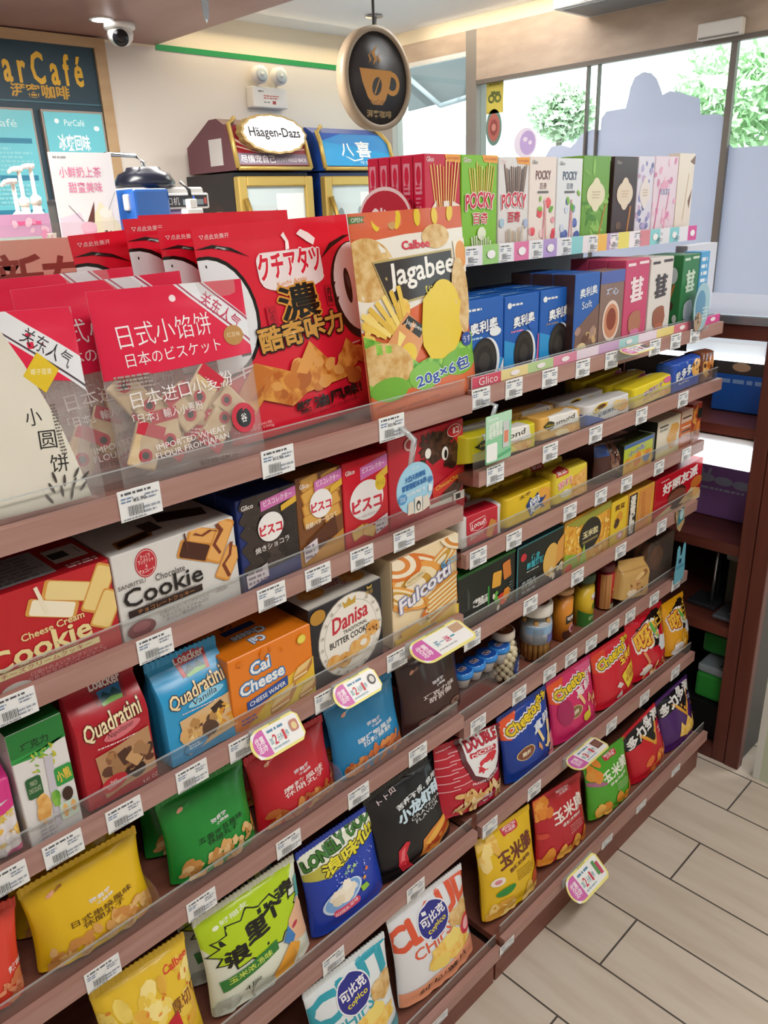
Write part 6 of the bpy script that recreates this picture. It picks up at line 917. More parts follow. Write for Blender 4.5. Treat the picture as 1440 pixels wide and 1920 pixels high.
carton('biscuit_box', 'large red chocolate pie box with white title on the far fifth shelf', 'biscuit box', 'F5', (1231, 900), (1319, 860), 'b91424', .10, [('T', '好丽友派', .52, .73, .74, .26, 'f0e6e4', {'bold': .06, 'rot': 3}), ('L', .1, .88, .3, .93, 1, 'e6c9c9'), ('E', .46, .42, .19, .2, 'choc'), ('E', .46, .37, .19, .17, '7d4a38'), ('P', [(.02, .1), (.3, .22), (.7, .14), (1, .2), (1, 0), (0, 0)], 'e3c79a'), ('E', .5, .16, .16, .09, '2a1812'), ('P', [(.52, .14), (.82, .46), (.9, .3), (.7, .06)], 'e3c28a'), ('E', .88, .48, .13, .14, 'c9722e'), ('E', .86, .22, .12, .1, 'e0b070')], .25, behind=('second large red chocolate pie box behind the front one',))
# ---------------------------------------------------------------- F6: cups, jars and cans
yF, zF = sfy('F6')
t = empty('cup_rack', (.075, .12, zF), 'clear acrylic stepped rack holding the blue chocolate cups', 'rack')
mb = MB(); mb.box(-.068, -.042, .0, .075, -.038, .05, ACRYL()); mb.box(-.068, -.038, .046, .075, .05, .05, ACRYL()); mb.build('acrylic_frame', t)
mb = MB(); mb.box(-.066, -.035, .0, .073, .06, .003, M('8a3028', .3)); mb.build('base', t)
for i, (px, py, lb) in enumerate(((866, 1258, 'blue lidded chocolate cup with stick, nearest of the four'), (889, 1243, 'blue lidded chocolate cup, second of the four on the clear rack'), (912, 1227, 'blue lidded chocolate cup, third of the four on the clear rack'), (935, 1211, 'blue lidded chocolate cup beside the jar of white biscuit balls'))):
    p = at((px, py), 1, .098); zb = zF + .0512; H = p[2] - zb + .004
    o = empty('chocolate_cup', (p[0], .098, zb), lb, 'snack cup', 'blue chocolate cups on the far shelf')
    mb = MB(); mb.lathe([(.012, 0), (.0195, H - .012), (.0205, H - .008)], M('dfe3e8', .3), n=20); mb.lathe([(.0162, H * .55), (.0202, H - .01)], M('2a7fd0', .3), n=20); mb.lathe([(.0125, .004), (.0152, H * .42)], M('c03a3c', .3), n=20); mb.build('cup', o)
    mb = MB(); mb.lathe([(.0222, H - .012), (.0228, H - .008), (.0222, H)], M('2f86d8', .15), n=24); art(mb, [('E', .5, .5, .44, .44, '1d4fa8'), ('RR', .28, .36, .72, .64, 'c9c0c8', .1), ('RR', .31, .39, .69, .61, '2a2a44', .1), ('T', 'Yan', .5, .5, .3, .14, 'd9c9cf', {'bold': .03})], .044, .044, lambda x, y, q: (x - .022, y - .022, H + q), .15); mb.build('lid', o)
def jar(name, label, cat, cx, w_, ztop, prof, parts, y=.105, grp=None):
    a = Xof(cx, y - .03, zF + .05); o = empty(name, (a, y, zF), label, cat, grp); return o
def cyl_art(its, R_, z0, h, a0=-PI, a1=0.0):   # wrap a label round a can: x along the circumference facing the aisle
    L = R_ * (a1 - a0); n = 16
    return L, h, lambda x, z, q: ((R_ + q) * math.cos(a0 + (x / L) * (a1 - a0)), (R_ + q) * math.sin(a0 + (x / L) * (a1 - a0)), z0 + z), [L * i / n for i in range(1, n)]
def wrap(mb, its, R_, z0, h, a0=-PI, a1=0.0, gl=.3):
    L, hh, mp, xs = cyl_art(its, R_, z0, h, a0, a1); art(mb, its, L, hh, mp, gl, xs, [hh / 2], .0004)
# jar of white biscuit balls
ztop = at((966, 1166), 1, .105)[2]; H = ztop - zF; xj = Xof(969, .07, zF + H * .4)
o = empty('biscuit_ball_jar', (xj, .105, zF), 'clear jar of white biscuit balls with blue oval label', 'jar')
Rj = .032; pr = [(Rj * .9, 0), (Rj, .006), (Rj, H * .62), (Rj * .92, H * .72), (Rj * .66, H * .82), (Rj * .64, H * .86)]
mb = MB(); mb.lathe(pr, JAR(), n=28); mb.build('glass', o)
mb = MB(); mb.lathe([(Rj * .70, H * .84), (Rj * .74, H * .86), (Rj * .74, H * .97), (Rj * .70, H)], M('d9cfc0', .3), n=28); art(mb, [('E', .5, .5, .46, .46, '6a3a2c'), ('E', .5, .5, .36, .36, '8a5a3c'), ('L', .3, .42, .7, .58, 1, 'e3d3c0')], Rj * 1.4, Rj * 1.4, lambda x, y, q: (x - Rj * .7, y - Rj * .7, H + q)); mb.build('lid', o)
mb = MB(); R = random.Random(4)
for lv in range(9):
    zc = .0105 + lv * .0103; rr = Rj - .0085 if zc < H * .62 else Rj * .8 - .0085
    if zc > H * .78: break
    n = max(5, int(2 * PI * rr / .0155))
    for i in range(n):
        a = 2 * PI * i / n + lv * .3; mb.lathe([(.0001, -.0075), (.0053, -.0053), (.0075, 0), (.0053, .0053), (.0001, .0075)], M('e9ddc2', .4), c=(rr * math.cos(a), rr * math.sin(a), zc), n=8)
    mb.lathe([(.0001, -.0075), (.0075, 0), (.0001, .0075)], M('e9ddc2', .4), c=(0, 0, zc), n=8)
st = mb.build('biscuit_balls', o); st['kind'] = 'stuff'
mb = MB(); wrap(mb, [('E', .5, .5, .49, .49, '24407f'), ('T', 'King\nChoco', .5, .5, .62, .46, 'e3e8f0', {'bold': .02, 'rot': 6}), ('RR', .3, .0, .6, .14, 'd9405c', .06)], Rj + .0004, H * .1, H * .42, -1.75, -.25); mb.build('label', o)
# wafer stick jar
def stickjar(label, px, pyt, Rj, lidc, lab, y=.105, stick='d9a866', ns=11, lidh=.02, labz=(.3, .6), its=()):
    zt_ = at((px, pyt), 1, y)[2]; H = zt_ - zF; xj = Xof(px, y - Rj * .4, zF + H * .5)
    o = empty('wafer_stick_jar', (xj, y, zF), label, 'jar', 'jars and cans of sticks on the far sixth shelf')
    mb = MB(); mb.lathe([(Rj * .95, 0), (Rj, .004), (Rj, H - lidh - .006), (Rj * .93, H - lidh)], JAR(), n=28); mb.build('glass', o)
    mb = MB(); mb.lathe([(Rj * 1.0, H - lidh), (Rj * 1.03, H - lidh + .002), (Rj * 1.03, H - .004), (Rj * .97, H)], M(lidc, .3), n=28); mb.lathe([(Rj * .8, H), (Rj * .78, H + .001)], M('5a3020', .4), n=28) if lidc == 'ece9e4' else None; mb.build('lid', o)
    for i in range(ns):
        a = 2 * PI * i / ns; m2 = MB(); m2.tube([(0, 0, .004), (0, 0, H - lidh - .012 - .008 * (i % 3))], .0052, M(stick, .5, 0, 'c48f4c', 50), 8); s_ = m2.build('wafer_stick', o); s_.location = ((Rj - .008) * math.cos(a), (Rj - .008) * math.sin(a), 0)
    if its:
        mb = MB(); z0, z1 = labz[0] * H, labz[1] * H; mb.lathe([(Rj + .0004, z0), (Rj + .0004, z1)], M(lab, .3), n=28); wrap(mb, its, Rj + .0006, z0, z1 - z0); mb.build('label', o)
    return o
stickjar('big jar of wafer sticks with white lid and blue grey label', 1014, 1120, .034, 'ece9e4', 'b9c0ca', ns=15, lidh=.026, labz=(.33, .66), its=[('R', .0, .55, 1, .95, '8fb5d9'), ('R', .45, .05, .9, .5, '5f66a8'), ('L', .15, .15, .4, .85, 7, '7f8894')])
stickjar('orange can of sticks with black framed lettering', 1061, 1097, .022, 'c99a6a', 'd98a2c', ns=6, lidh=.012, labz=(.02, .80), stick='6b4030', its=[('P', [(.3, .62), (.8, .72), (.8, .52), (.3, .42)], '2c2420'), ('T', '可爱多', .55, .57, .42, .1, 'ece4dc', {'bold': .05, 'rot': 9}), ('E', .55, .3, .14, .12, 'd9a0a8'), ('E', .55, .28, .07, .06, '7d2f34'), ('B', .35, .15, .14, .14, '4a2c22', 4)])
stickjar('yellow and green can of sticks with dark green lid', 1101, 1070, .023, '2f4a30', 'd8b62a', y=.108, ns=6, lidh=.02, labz=(.0, .74), stick='5a4030', its=[('P', [(0, 0), (1, 0), (1, .14), (.6, .28), (0, .45)], '3f7a34'), ('E', .58, .8, .17, .07, 'e3dfe0'), ('L', .42, .68, .75, .75, 1, 'd98aa8'), ('E', .62, .52, .13, .1, '4f7a34'), ('T', 'go', .48, .22, .25, .1, 'a9c48a', {'bold': .03})])
stickjar('slim jar of sticks with red label and dark red lid', 1140, 1053, .020, '6a2a30', 'b8202c', y=.11, ns=9, lidh=.018, labz=(.04, .8), its=[('R', 0, 0, .42, 1, 'c98f58'), ('Q', .2, .5, .05, .95, 0, 'a8703c'), ('Q', .33, .5, .05, .95, 0, 'b98048'), ('T', '手工', .66, .78, .2, .12, 'e9dada', {'bold': .03, 'rot': 90}), ('Q', .6, .5, .3, .05, -40, 'd9a05a'), ('R', .42, 0, 1, .14, 'b9c4a8')])
bag('snack_bag', 'beige snack bag with folded top beside the clear brown cookie box', 'snack bag', 'F6', (1160, 1050), (1209, 1041), 'cfa765', [('P', [(0, .75), (1, .8), (1, .78), (0, .72)], 'b98f50'), ('E', .72, .6, .2, .08, '9a6a3c', 20), ('E', .6, .57, .18, .07, 'e0bd82', 20), ('B', .5, .3, .2, .22, 'cf9f66', 4), ('B', .35, .15, .18, .1, 'e6d3bc', 6), ('S', .3, .1, .8, .4, 8, .03, ['8a5a34'], 3)], 'gus', .04, 4, .4)
a = Xof(1214, .075, zF + .06); b = Xof(1262, .075, zF + .06)
o = empty('cookie_case', ((a + b) / 2, .075, zF), 'clear plastic case holding large round brown cookies on the far sixth shelf', 'cookie case')
W_ = b - a; mb = MB(); mb.rbox(-W_ / 2, 0, .0005, W_ / 2, .07, .125, clear('smoky_case', 'd6ccc4', op=.25, body='9a8a80'), .003); mb.build('case', o)
for i in range(3):
    m2 = MB(); m2.lathe([(.030, -.005), (.034, 0), (.030, .005)], M('a8643a', .6, 0, 'b97548', 60), M4=Matrix.Rotation(PI / 2, 4, 'X'), n=24); c_ = m2.build('cookie', o); c_.location = (0, .014 + .02 * i, .066)
# ---------------------------------------------------------------- F7: puffed snacks
GX = 'puffed snack bags on the far seventh shelf'
def bg(k, label, a, b, col, its, t=.055, lean=10, g=GX, **kw): return bag('snack_bag', label, 'snack bag', k, a, b, col, its, 'pillow', t, lean, .2, g, **kw)
dd = [('R', 0, .0, 1, 1, 'b3182f')] + [('Q', .1 + .2 * (i % 2), .93 - .055 * i, .28, .011, 3, 'e6b9bd') for i in range(11)] + [('Q', .93, .93 - .07 * i, .16, .012, 8, 'e6c4c8') for i in range(6)] + [('P', [(.28, 1), (.98, 1), (.98, .62), (.85, .4), (.62, .34), (.42, .44), (.3, .7)], '5a1722'), ('P', [(.36, 1), (.92, 1), (.93, .64), (.82, .45), (.63, .40), (.46, .49), (.37, .72)], 'e3e3e6'), ('T', 'DOUBLE', .65, .90, .5, .14, 'b8283c', {'bold': .05, 'ol': '8a2a3a', 'olw': .02, 'rot': 3}), ('RR', .42, .72, .86, .79, 'b8283c', .03), ('T', 'DECKER', .64, .755, .38, .05, 'f0dfe2', {'bold': .03, 'rot': 3}), ('B', .68, .61, .18, .075, 'cf3040', 5, 15), ('B', .70, .57, .12, .05, 'e6e6e8', 6), ('P', [(.5, .6), (.56, .52), (.58, .47), (.62, .53)], 'cf3040'), ('T', 'PRAWN CRACKER', .64, .385, .46, .035, 'f0d8dc', {'bold': .02, 'rot': 5, 'arc': -.03}), ('S', .2, .02, 1, .30, 44, .06, ['prawn', 'e8cf9c', 'd9b070', 'c99a5a'], 8, .35), ('P', [(.48, .1), (.78, .2), (.8, .06), (.56, 0)], 'b82f4c'), ('R', .56, .14, .72, .17, 'cfc0d0'), ('E', .62, .08, .03, .03, 'f0f0f0'), ('E', .7, .1, .03, .03, 'f0f0f0')]
bg('F7', 'dark red striped prawn cracker bag with white arch at the left end', (812, 1396), (936, 1350), 'b3182f', dd, .06)
chee = lambda word: [('T', 'Cheetos', .42, .80, .72, .17, 'e8c92c', {'bold': .07, 'ol': 'e8e2ea', 'olw': .09, 'rot': 9, 'arc': .0}), ('T', 'Cheetos', .42, .80, .70, .15, 'e8c92c', {'bold': .06, 'ol': '2a2018', 'olw': .04, 'rot': 9})]
bl = [('P', [(0, 1), (0, .66), (.12, .62), (.3, .9), (.4, 1)], 'e2562a')] + chee('') + [('T', '奇多', .85, .9, .24, .1, 'e8c92c', {'bold': .06, 'ol': '2a2018', 'olw': .05, 'rot': 9}), ('T', '真鲜', .72, .62, .42, .13, 'dfe6f2', {'bold': .03, 'rot': 10, 'sh': .3}), ('E', .3, .36, .17, .09, 'd9c08a'), ('E', .3, .36, .155, .08, '7d4a34'), ('T', '脆杯', .3, .36, .17, .06, 'e9dcc0', {'bold': .04}), ('S', .55, .05, 1, .4, 10, .06, ['e8c68a', 'd99a5a', 'efd9a8'], 3, .3), ('B', .92, .15, .14, .2, 'd98a9a', 5), ('Q', .62, .46, .05, .2, 20, 'ecd49a'), ('Q', .82, .42, .06, .34, -14, 'ecd49a')]
bg('F7', 'blue puffed corn stick bag with yellow slanted title', (930, 1348), (1021, 1284), '163f9f', bl, .055)
pkb = [('P', [(0, 1), (0, .66), (.14, .6), (.3, .9), (.4, 1)], 'e2562a')] + chee('') + [('P', [(.55, 1), (1, 1), (1, .8), (.7, .86)], 'd95a8a'), ('T', '真鲜', .66, .66, .4, .13, 'f0e3ea', {'bold': .03, 'rot': 10, 'sh': .3}), ('T', '虾香', .88, .8, .26, .1, 'f0e3ea', {'bold': .03, 'rot': 10}), ('E', .36, .4, .17, .09, 'd9c08a'), ('E', .36, .4, .155, .08, '8a6a4a'), ('T', '脆杯', .36, .4, .17, .06, 'ece2cc', {'bold': .04}), ('E', .2, .46, .14, .2, 'a81f5c'), ('S', .6, .04, 1, .5, 9, .06, ['e8c68a', 'd9905a', 'efd9a8'], 6, .3), ('Q', .55, .52, .05, .2, 30, 'e8c08a'), ('B', .62, .22, .09, .09, 'd9c83a', 4)]
bg('F7', 'hot pink puffed corn stick bag with yellow slanted title', (1022, 1282), (1104, 1227), 'd12a6a', pkb, .055)
rdb = [('P', [(0, 1), (0, .66), (.14, .6), (.3, .9), (.4, 1)], 'd9442a')] + chee('') + [('T', '奇多', .85, .93, .2, .09, 'e8c92c', {'bold': .06, 'ol': '2a2018', 'olw': .05, 'rot': 9}), ('T', '玉米棒', .75, .68, .42, .13, 'f0d23a', {'bold': .06, 'ol': 'b01a2c', 'olw': .04, 'rot': 10}), ('P', [(.5, .42), (.95, .58), (.95, .3), (.62, .16)], 'e8cf30'), ('T', '日式\n牛排味', .74, .38, .3, .18, 'b02a2c', {'bold': .02, 'rot': 14}), ('P', [(.35, .3), (.42, .36), (.52, .28), (.44, .24)], 'e6dcd9'), ('P', [(.35, .12), (.46, .2), (.5, .08), (.4, .05)], 'e6dcd9')]
bg('F7', 'red puffed corn bag with yellow slanted title between pink bag and red chef bag', (1105, 1227), (1177, 1180), 'cf1d33', rdb, .055)
ya = [('P', [(.08, .62), (.2, .82), (.5, .9), (.85, .98), (.9, .8), (.72, .6), (.66, .42), (.3, .46)], '1f1512'), ('T', '呀!', .40, .64, .56, .30, 'e8b03a', {'bold': .07, 'ol': 'e9e4e0', 'olw': .1, 'rot': 12}), ('T', '呀', .30, .64, .36, .28, 'eab93c', {'bold': .07, 'ol': 'a0221c', 'olw': .04, 'rot': 12}), ('Q', .58, .72, .07, .2, 26, '5fae4a'), ('E', .66, .57, .04, .03, '7fc06a'), ('T', '土豆', .80, .80, .34, .16, 'eab93c', {'bold': .06, 'ol': '1f1512', 'olw': .05, 'rot': 12}), ('S', .2, .0, 1, .22, 16, .07, ['e8a45a', 'd98040', 'f0c88a'], 4, .3), ('B', .28, .14, .14, .07, 'e3dcd8', 5), ('B', .78, .42, .16, .14, 'dfe3ec', 7), ('Q', .3, .33, .05, .26, 30, 'e0906a')]
bg('F7', 'red potato stick bag with yellow outlined title on the far seventh shelf', (1169, 1168), (1238, 1126), 'c8142a', ya, .055)
bg('F7', 'amber potato stick bag with yellow outlined title, last on far seventh shelf', (1239, 1136), (1279, 1110), 'e0a01c', ya[:-1] + [('S', .1, .05, 1, .4, 14, .09, ['e8b04a', 'd98a24', 'f0cd74'], 9, .35), ('B', .3, .1, .2, .12, 'e3dfe0', 5)], .055)
# ---------------------------------------------------------------- F8
GY = 'corn crisps bags on the far bottom shelf'
def corn(tc, sub, c2, chips, extra): return [('RR', .42, .87, .72, .96, 'c93044', .03), ('T', '玉米脆', .57, .66, .66, .20, tc, {'bold': .04, 'rot': 4}), ('T', 'MISSION\n大成家', .57, .915, .24, .06, 'f0dfe2', {'bold': .02}), ('T', sub, .58, .505, .42, .05, tc, {'bold': .02, 'rot': 4}), ('L', .5, .30, .85, .44, 4, c2)] + chips + extra
bag('snack_bag', 'yellow corn crisps bag with brown title at the left end of far bottom shelf', 'snack bag', 'F8', (888, 1578), (990, 1506), 'e2ba1c', corn('6a3020', '香酥奶香味', 'b58a18', [('S', 0, .62, .28, .95, 9, .1, ['ecc668', 'e0b04a', 'f2d88a'], 4), ('S', .1, 0, .9, .14, 14, .1, ['e6be5a', 'd9a23c', 'f0d080'], 5)], [('E', .18, .44, .1, .05, 'efe2d4'), ('E', .18, .44, .05, .025, 'd98a9a'), ('E', .28, .30, .15, .045, '2f8a3a', 4), ('B', .88, .18, .12, .12, 'cf5a38', 6)]), 'pillow', .06, 12, .22, GY)
def b8(label, a, b, col, its): return bag('snack_bag', label, 'snack bag', 'F8', a, b, col, its, 'pillow', .06, 12, .22, GY)
b8('red corn crisps bag with white title between yellow and green ones', (996, 1502), (1086, 1444), 'b8202e', corn('f0e4e0', '香辣海鲜味', 'd98a88', [('S', 0, .62, .3, .95, 8, .1, ['e08a30', 'd9772a', 'eaa044'], 7), ('S', .0, 0, .9, .14, 12, .1, ['e0902f', 'd9782a', 'eeb050'], 8)], [('B', .05, .45, .1, .05, 'cf4a3c', 4)]))
b8('green corn crisps bag with white title on the far bottom shelf', (1092, 1438), (1168, 1380), '4fa52c', corn('eef2e4', '鲜香洋葱味', 'a5d08a', [('E', .12, .62, .2, .04, 'a86a8a', -15), ('S', 0, .72, .25, .95, 5, .1, ['e08a30', 'd9973a'], 10), ('S', .1, .04, .85, .2, 12, .1, ['e0982f', 'd98a2a', 'eeb85a'], 11)], []))
dor = lambda: [('P', [(-.05, .92), (1, 1.05), (1, .78), (-.05, .66)], '17141a'), ('T', '多力多滋', .52, .845, .98, .19, 'e6e4e4', {'bold': .06, 'rot': 7}), ('P', [(.30, .8), (.86, .86), (.62, .44)], 'e0a03c'), ('P', [(.36, .83), (.82, .87), (.61, .52)], '17141a'), ('T', '多力多滋', .52, .845, .98, .19, 'e6e4e4', {'bold': .06, 'rot': 7})]
b8('red tortilla crisps bag with black zigzag banner on the far bottom shelf', (1164, 1382), (1226, 1318), 'c8182c', dor() + [('S', .3, .0, 1, .3, 10, .12, ['e0703a', 'e8964a', 'd9602c'], 4, .5), ('P', [(.4, .02), (.62, .3), (.74, .1)], 'e8963c'), ('L', .8, .55, .95, .68, 2, 'f0b9c0')])
b8('purple tortilla crisps bag with black zigzag banner, last on far bottom shelf', (1228, 1318), (1286, 1266), '4a1f6a', dor() + [('P', [(.3, .2), (.42, .42), (.5, .3), (.62, .46), (.72, .32), (.86, .4), (.8, .14), (.6, .04), (.52, .12)], 'chip'), ('E', .9, .56, .05, .03, 'd98a3c'), ('L', .78, .66, .95, .74, 2, 'c9c0d4')])
# ---------------------------------------------------------------- price tags
def tags(k, L, hgt=.032, w_=.046):
    for px, txt in L: pricetag(k, px, 'white price tag on the shelf edge ' + txt, w_, hgt)
pricetag('N1', 263, 'white price tag on shelf edge below the red headed clear biscuit bags', .05, .035, '¥5.90')
pricetag('N1', 521, 'white price tag on shelf edge below the red eyed pouch', .05, .035, '¥13.90')
pricetag('N1', 734, 'white price tag on shelf edge below the orange potato stick pouch', .05, .035, '¥25.90')
tags('N2', [(27, 'below the red cheese cream cookie box'), (291, 'below the white chocolate cookie box'), (509, 'below the navy chocolate biscuit box'), (596, 'below the brown butter biscuit box'), (678, 'below the red cream sandwich biscuit box'), (757, 'below the round blue hanging sign')])
tags('N3', [(12, 'below the pink carton at the left edge'), (119, 'below the green and white biscuit carton'), (233, 'below the red chocolate wafer bag'), (360, 'below the blue vanilla wafer bag'), (456, 'half behind the card under the orange cheese box'), (612, 'half behind the card under the black cookie box'), (744, 'below the orange swirl wafer box')])
tags('N4', [(193, 'below the yellow noodle snack bag'), (378, 'below the green noodle snack bag'), (541, 'below the red noodle snack bag'), (672, 'below the blue noodle snack bag'), (783, 'below the dark brown chocolate bag')])
tags('N5', [(625, 'below the royal blue crisps bag'), (779, 'below the black crayfish crisps bag')]); tags('N6', [(823, 'below the white and salmon crisps bag')], .018)
F1T = ('red front stick box', 'bright green stick box', 'white stick box', 'strawberry stick box', 'blueberry stick box', 'leaf green stick box', 'dark brown stick box', 'lilac stick box', 'pink blossom stick box')
tags('F1', list(zip((883, 946, 1005, 1060, 1110, 1150, 1194, 1234, 1267), ['under the ' + a for a in F1T])), .029, .034)
tags('F2', [(901, 'beside the green hanging card strap'), (963, 'under the first blue sandwich biscuit box'), (1030, 'under the third blue sandwich biscuit box'), (1092, 'under the blue and brown cookie box'), (1146, 'under the small promotion card'), (1227, 'under the white block lettered stick box'), (1266, 'under the green stick box'), (1302, 'under the clear food card at the far end')])
tags('F3', [(928, 'under the yellow lemon sandwich pack'), (1031, 'under the white and orange sandwich pack'), (1116, 'under the white cracker pack'), (1202, 'under the bright yellow biscuit pack'), (1280, 'under the royal blue cookie pack')])
tags('F4', [(896, 'under the red and white caramel pack'), (963, 'under the yellow cracker pack'), (1068, 'under the lemon yellow square pack'), (1126, 'under the dark brown and blue bag'), (1174, 'under the green and yellow box'), (1235, 'under the cream leaf biscuit box'), (1286, 'under the dark orange twisted snack box')])
tags('F5', [(885, 'at the left end beside the large promotion card'), (994, 'under the black and teal box'), (1082, 'under the sweetcorn box'), (1163, 'under the box with brown beans'), (1240, 'under the large red pie box')])
tags('F6', [(896, 'above the striped prawn cracker bag'), (973, 'above the blue corn stick bag'), (1030, 'above the hot pink corn stick bag'), (1070, 'below the orange can of sticks'), (1108, 'below the yellow and green can'), (1150, 'below the slim red labelled jar'), (1181, 'below the beige snack bag'), (1226, 'below the clear brown cookie case'), (1267, 'below the blue rabbit shaped card')])
tags('F7', [(918, 'above the yellow corn crisps bag'), (1001, 'above the red corn crisps bag'), (1146, 'above the green corn crisps bag'), (1208, 'above the red tortilla bag'), (1266, 'above the purple tortilla bag')])
tags('F8', [(950, 'below the yellow corn crisps bag'), (1138, 'below the green corn crisps bag'), (1202, 'below the red tortilla bag'), (1267, 'below the purple tortilla bag')], .020)
# ---------------------------------------------------------------- promotion cards and wobblers
promo('N3', 752, 852, 'largest promotion card, buy one get one, beside the orange swirl box', PROMO(0, 0) + [('T', '买一', .46, .5, .16, .22, '2f8fae', {'bold': .01}), ('T', '送', .60, .5, .1, .24, 'cf3e6e', {'bold': .01}), ('T', '一', .70, .5, .08, .05, '2f8fae'), ('L', .36, .2, .76, .3, 1, 'b5b9bd'), ('R', .76, .55, .95, .86, 'c9a88c'), ('L', .4, .93, .75, .99, 1, 'a8a05a')], 18, .052, dz=.002)
promo('N3', 612, 693, 'yellow rimmed promotion card in front of the black butter cookie box', addon('2', '1') + [('E', .85, .55, .08, .2, '4a4a4e'), ('E', .85, .55, .05, .13, 'd9d6d0')], 45, .040, dz=.002)
promo('N3', 456, 549, 'yellow rimmed promotion card below the orange cheese wafer box', addon('2', '1') + [('RR', .77, .38, .93, .75, 'c98a7a', .1), ('E', .85, .55, .05, .12, 'e6d39a')], 52, .044, dz=.002)
promo('F7', 1050, 1108, 'yellow rimmed promotion card above the green corn crisps bag', addon('3', '1') + [('R', .76, .3, .94, .8, '7a5048'), ('L', .78, .4, .92, .7, 3, '9a7a70')], 4, .045, dz=.006)
promo('F8', 1049, 1109, 'yellow rimmed promotion card sticking out over the floor tiles', addon('2', '1') + [('R', .78, .3, .85, .8, '5f9a5a'), ('R', .85, .25, .92, .7, 'c94a6a')], 40, .06, dz=.001)
promo('F2', 1152, 1200, 'small flat promotion card on the shelf under the pink stick box', addon('2', '1') + [('R', .76, .3, .94, .75, '6a5a60')], 12, .032, dz=.001)
def wob(name, k, px, label, cat, body, strap, its, ww, hh, cz, out, poly):
    y, T = SH[k]; t = empty(name, (0, 0, 0), label, cat); c = at(px, 1, y - out); t.location = c
    mp = lambda x, z, o: (x - ww / 2, -o, z - hh / 2)
    mb = MB(); mb.prism(poly, mp, M(body, .35), .001); art(mb, its, ww, hh, mp, .35); mb.build('card', t)
    a = at(strap[0], 1, y - .002) - c; b = at(strap[1], 1, y - out) - c; m = (a + b) / 2 + Vector((.004, -.012, .008)); P = [a, m, b + Vector((0, .002, -.006))]; mb = MB(); vs = []
    for p in P: vs += [p + Vector((-.006, 0, 0)), p + Vector((.006, 0, 0)), p + Vector((.006, .0008, 0)), p + Vector((-.006, .0008, 0))]
    fs = [(i * 4 + j, i * 4 + (j + 1) % 4, i * 4 + 4 + (j + 1) % 4, i * 4 + 4 + j) for i in range(2) for j in range(4)]; mb.add(vs, fs, clear('clip_plastic', 'eef0f2', op=.35), True); mb.build('clear_strap', t); return t
wob('hanging_card', 'N1', (779, 915), 'round pale blue shelf card with blue slogan in front of the red boxes', 'shelf card', '9fd0ea', ((752, 800), (772, 868)), [('T', 'ParCafé', .5, .9, .2, .05, 'e3f2f8', {'bold': .01}), ('T', '大热天的美味', .5, .73, .56, .12, '2f6fb0', {'bold': .05, 'rot': 4}), ('T', '就要搭配冰冰的', .47, .58, .66, .12, '2f6fb0', {'bold': .05, 'rot': 4}), ('T', '冰爽回味 醇温一夏', .5, .43, .5, .055, 'eef5f8', {'bold': .03, 'rot': 3}), ('E', .14, .37, .12, .1, '4a90c8'), ('T', 'New!\n冰爽', .14, .37, .16, .1, 'e6f0f6'), ('E', .9, .58, .07, .06, '4a7fb8'), ('RR', .84, .34, .95, .48, 'dfe9f0', .03), ('P', [(.26, .02), (.44, .02), (.42, .28), (.28, .25)], 'd6cfc2'), ('P', [(.45, .0), (.66, .0), (.66, .32), (.46, .32)], 'e3ddd2'), ('P', [(.67, .0), (.88, .06), (.84, .3), (.68, .28)], 'd9d2c6'), ('E', .555, .14, .06, .1, '2a2a30'), ('E', .555, .12, .035, .06, 'e3ddd2')], .077, .077, 0, .022, ell(.0385, .0385, .0385, .0385, 40))
wob('hanging_card', 'F2', (935, 820), 'square pale green hanging card with white slogan and blank white patch', 'shelf card', '8fcfa6', ((910, 752), (922, 785)), [('P', [(0, .5), (1, .8), (1, 1), (0, 1)], 'b5dfc2'), ('P', [(0, 0), (1, .12), (1, .2), (0, .08)], '5fb07f'), ('T', '冰爽夏日\n轻享美味', .38, .68, .52, .32, 'eaf5ec', {'bold': .05, 'rot': 3}), ('RR', .02, .04, .44, .42, 'f0f4f2', .05), ('R', .66, .25, .9, .8, 'c9cfcf'), ('R', .7, .35, .86, .6, 'e0866a'), ('L', .08, .88, .5, .94, 1, 'eaf5ec')], .066, .078, 0, .025, rr_(0, 0, .066, .078, .003))
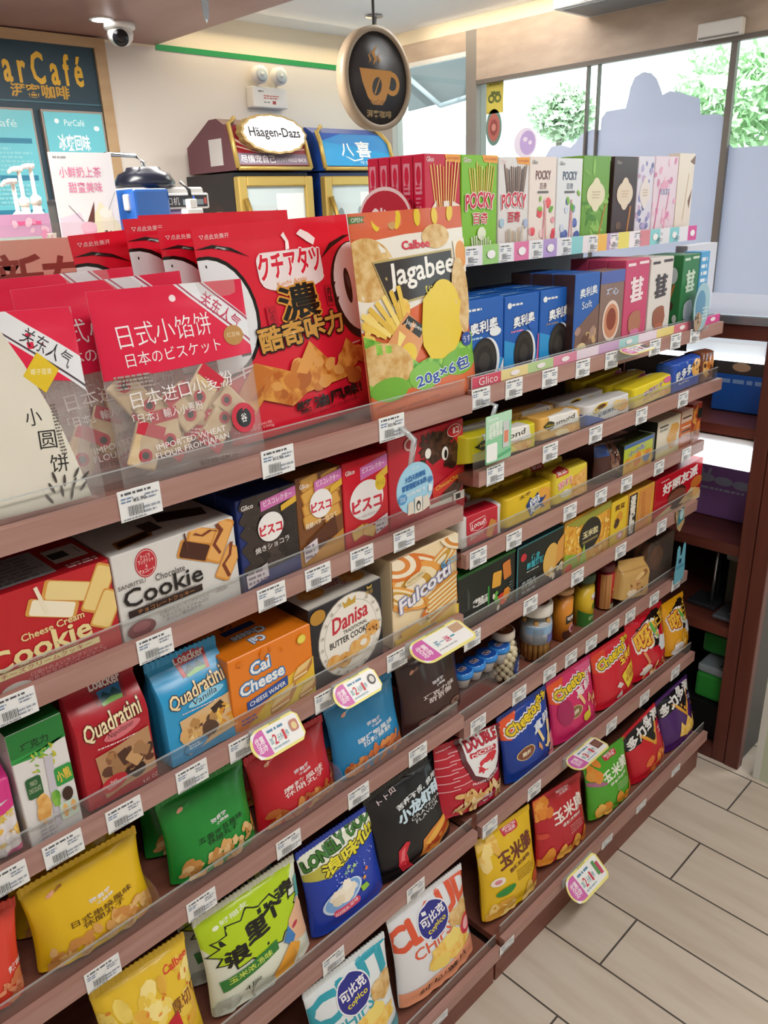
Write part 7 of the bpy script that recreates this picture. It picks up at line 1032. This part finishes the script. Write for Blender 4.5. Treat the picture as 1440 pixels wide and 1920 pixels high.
wob('hanging_card', 'F6', (1276, 1055), 'pale blue rabbit-eared card at the end of the far sixth shelf', 'shelf card', '6fb4cc', ((1276, 1096), (1276, 1088)), [('RR', .3, .5, .55, .62, '1f3f5c', .03), ('L', .15, .36, .85, .46, 2, '2f7fa0')], .058, .105, 0, .004, [(.002, .03), (.004, 0), (.052, 0), (.056, .03), (.052, .06), (.050, .095), (.044, .104), (.037, .098), (.033, .075), (.028, .07), (.024, .075), (.020, .098), (.013, .104), (.006, .095), (.006, .06)])
wob('hanging_card', 'F2', (1316, 575), 'clear rounded food card at the far end of the second shelf', 'shelf card', '9fc4d0', ((1316, 622), (1316, 614)), [('E', .4, .55, .3, .3, '5f93b5'), ('E', .32, .2, .24, .2, 'b09a84'), ('S', .15, .1, .5, .35, 6, .07, ['5a4a3c', 'c9b59a'], 3), ('L', .55, .2, .9, .5, 4, 'd3e0e6')], .075, .10, 0, .004, ell(.0375, .05, .0375, .05, 32))
wob('hanging_card', 'F5', (1275, 975), 'small folded teal and tan card dangling under the red pie box', 'shelf card', 'b59a72', ((1270, 956), (1272, 962)), [('P', [(.2, .3), (.9, .45), (.8, 1), (.3, .9)], '3f7f8c'), ('E', .62, .72, .2, .22, 'b5d0d6')], .05, .065, 0, .004, [(.0, .05), (.015, .012), (.03, .0), (.05, .02), (.046, .065), (.004, .065)])
# clear dividers between the goods
def divider(k, px, label, depth=.12, h=.05):
    y, T = SH[k]; x = Xof(px, y + .02, T); mb = MB(); pl = [(0, 0), (depth, 0), (depth, h), (.012, h), (.004, h - .004), (0, h - .012)]
    mb.prism(pl, lambda a, z, o: (x - o, y + .0165 + a, T - .0115 + z), ACRYL(), .0015); tag(mb.build('shelf_divider'), label, 'shelf divider', 'clear shelf dividers')
divider('N4', 640, 'clear divider between the red and blue noodle bags')
divider('N5', 560, 'clear divider between the lime and royal blue crisps bags')
divider('N4', 300, 'clear divider between the yellow and green noodle bags')
divider('N3', 876, 'clear rounded divider at the end of the third shelf beside the swirl box', .08, .045)
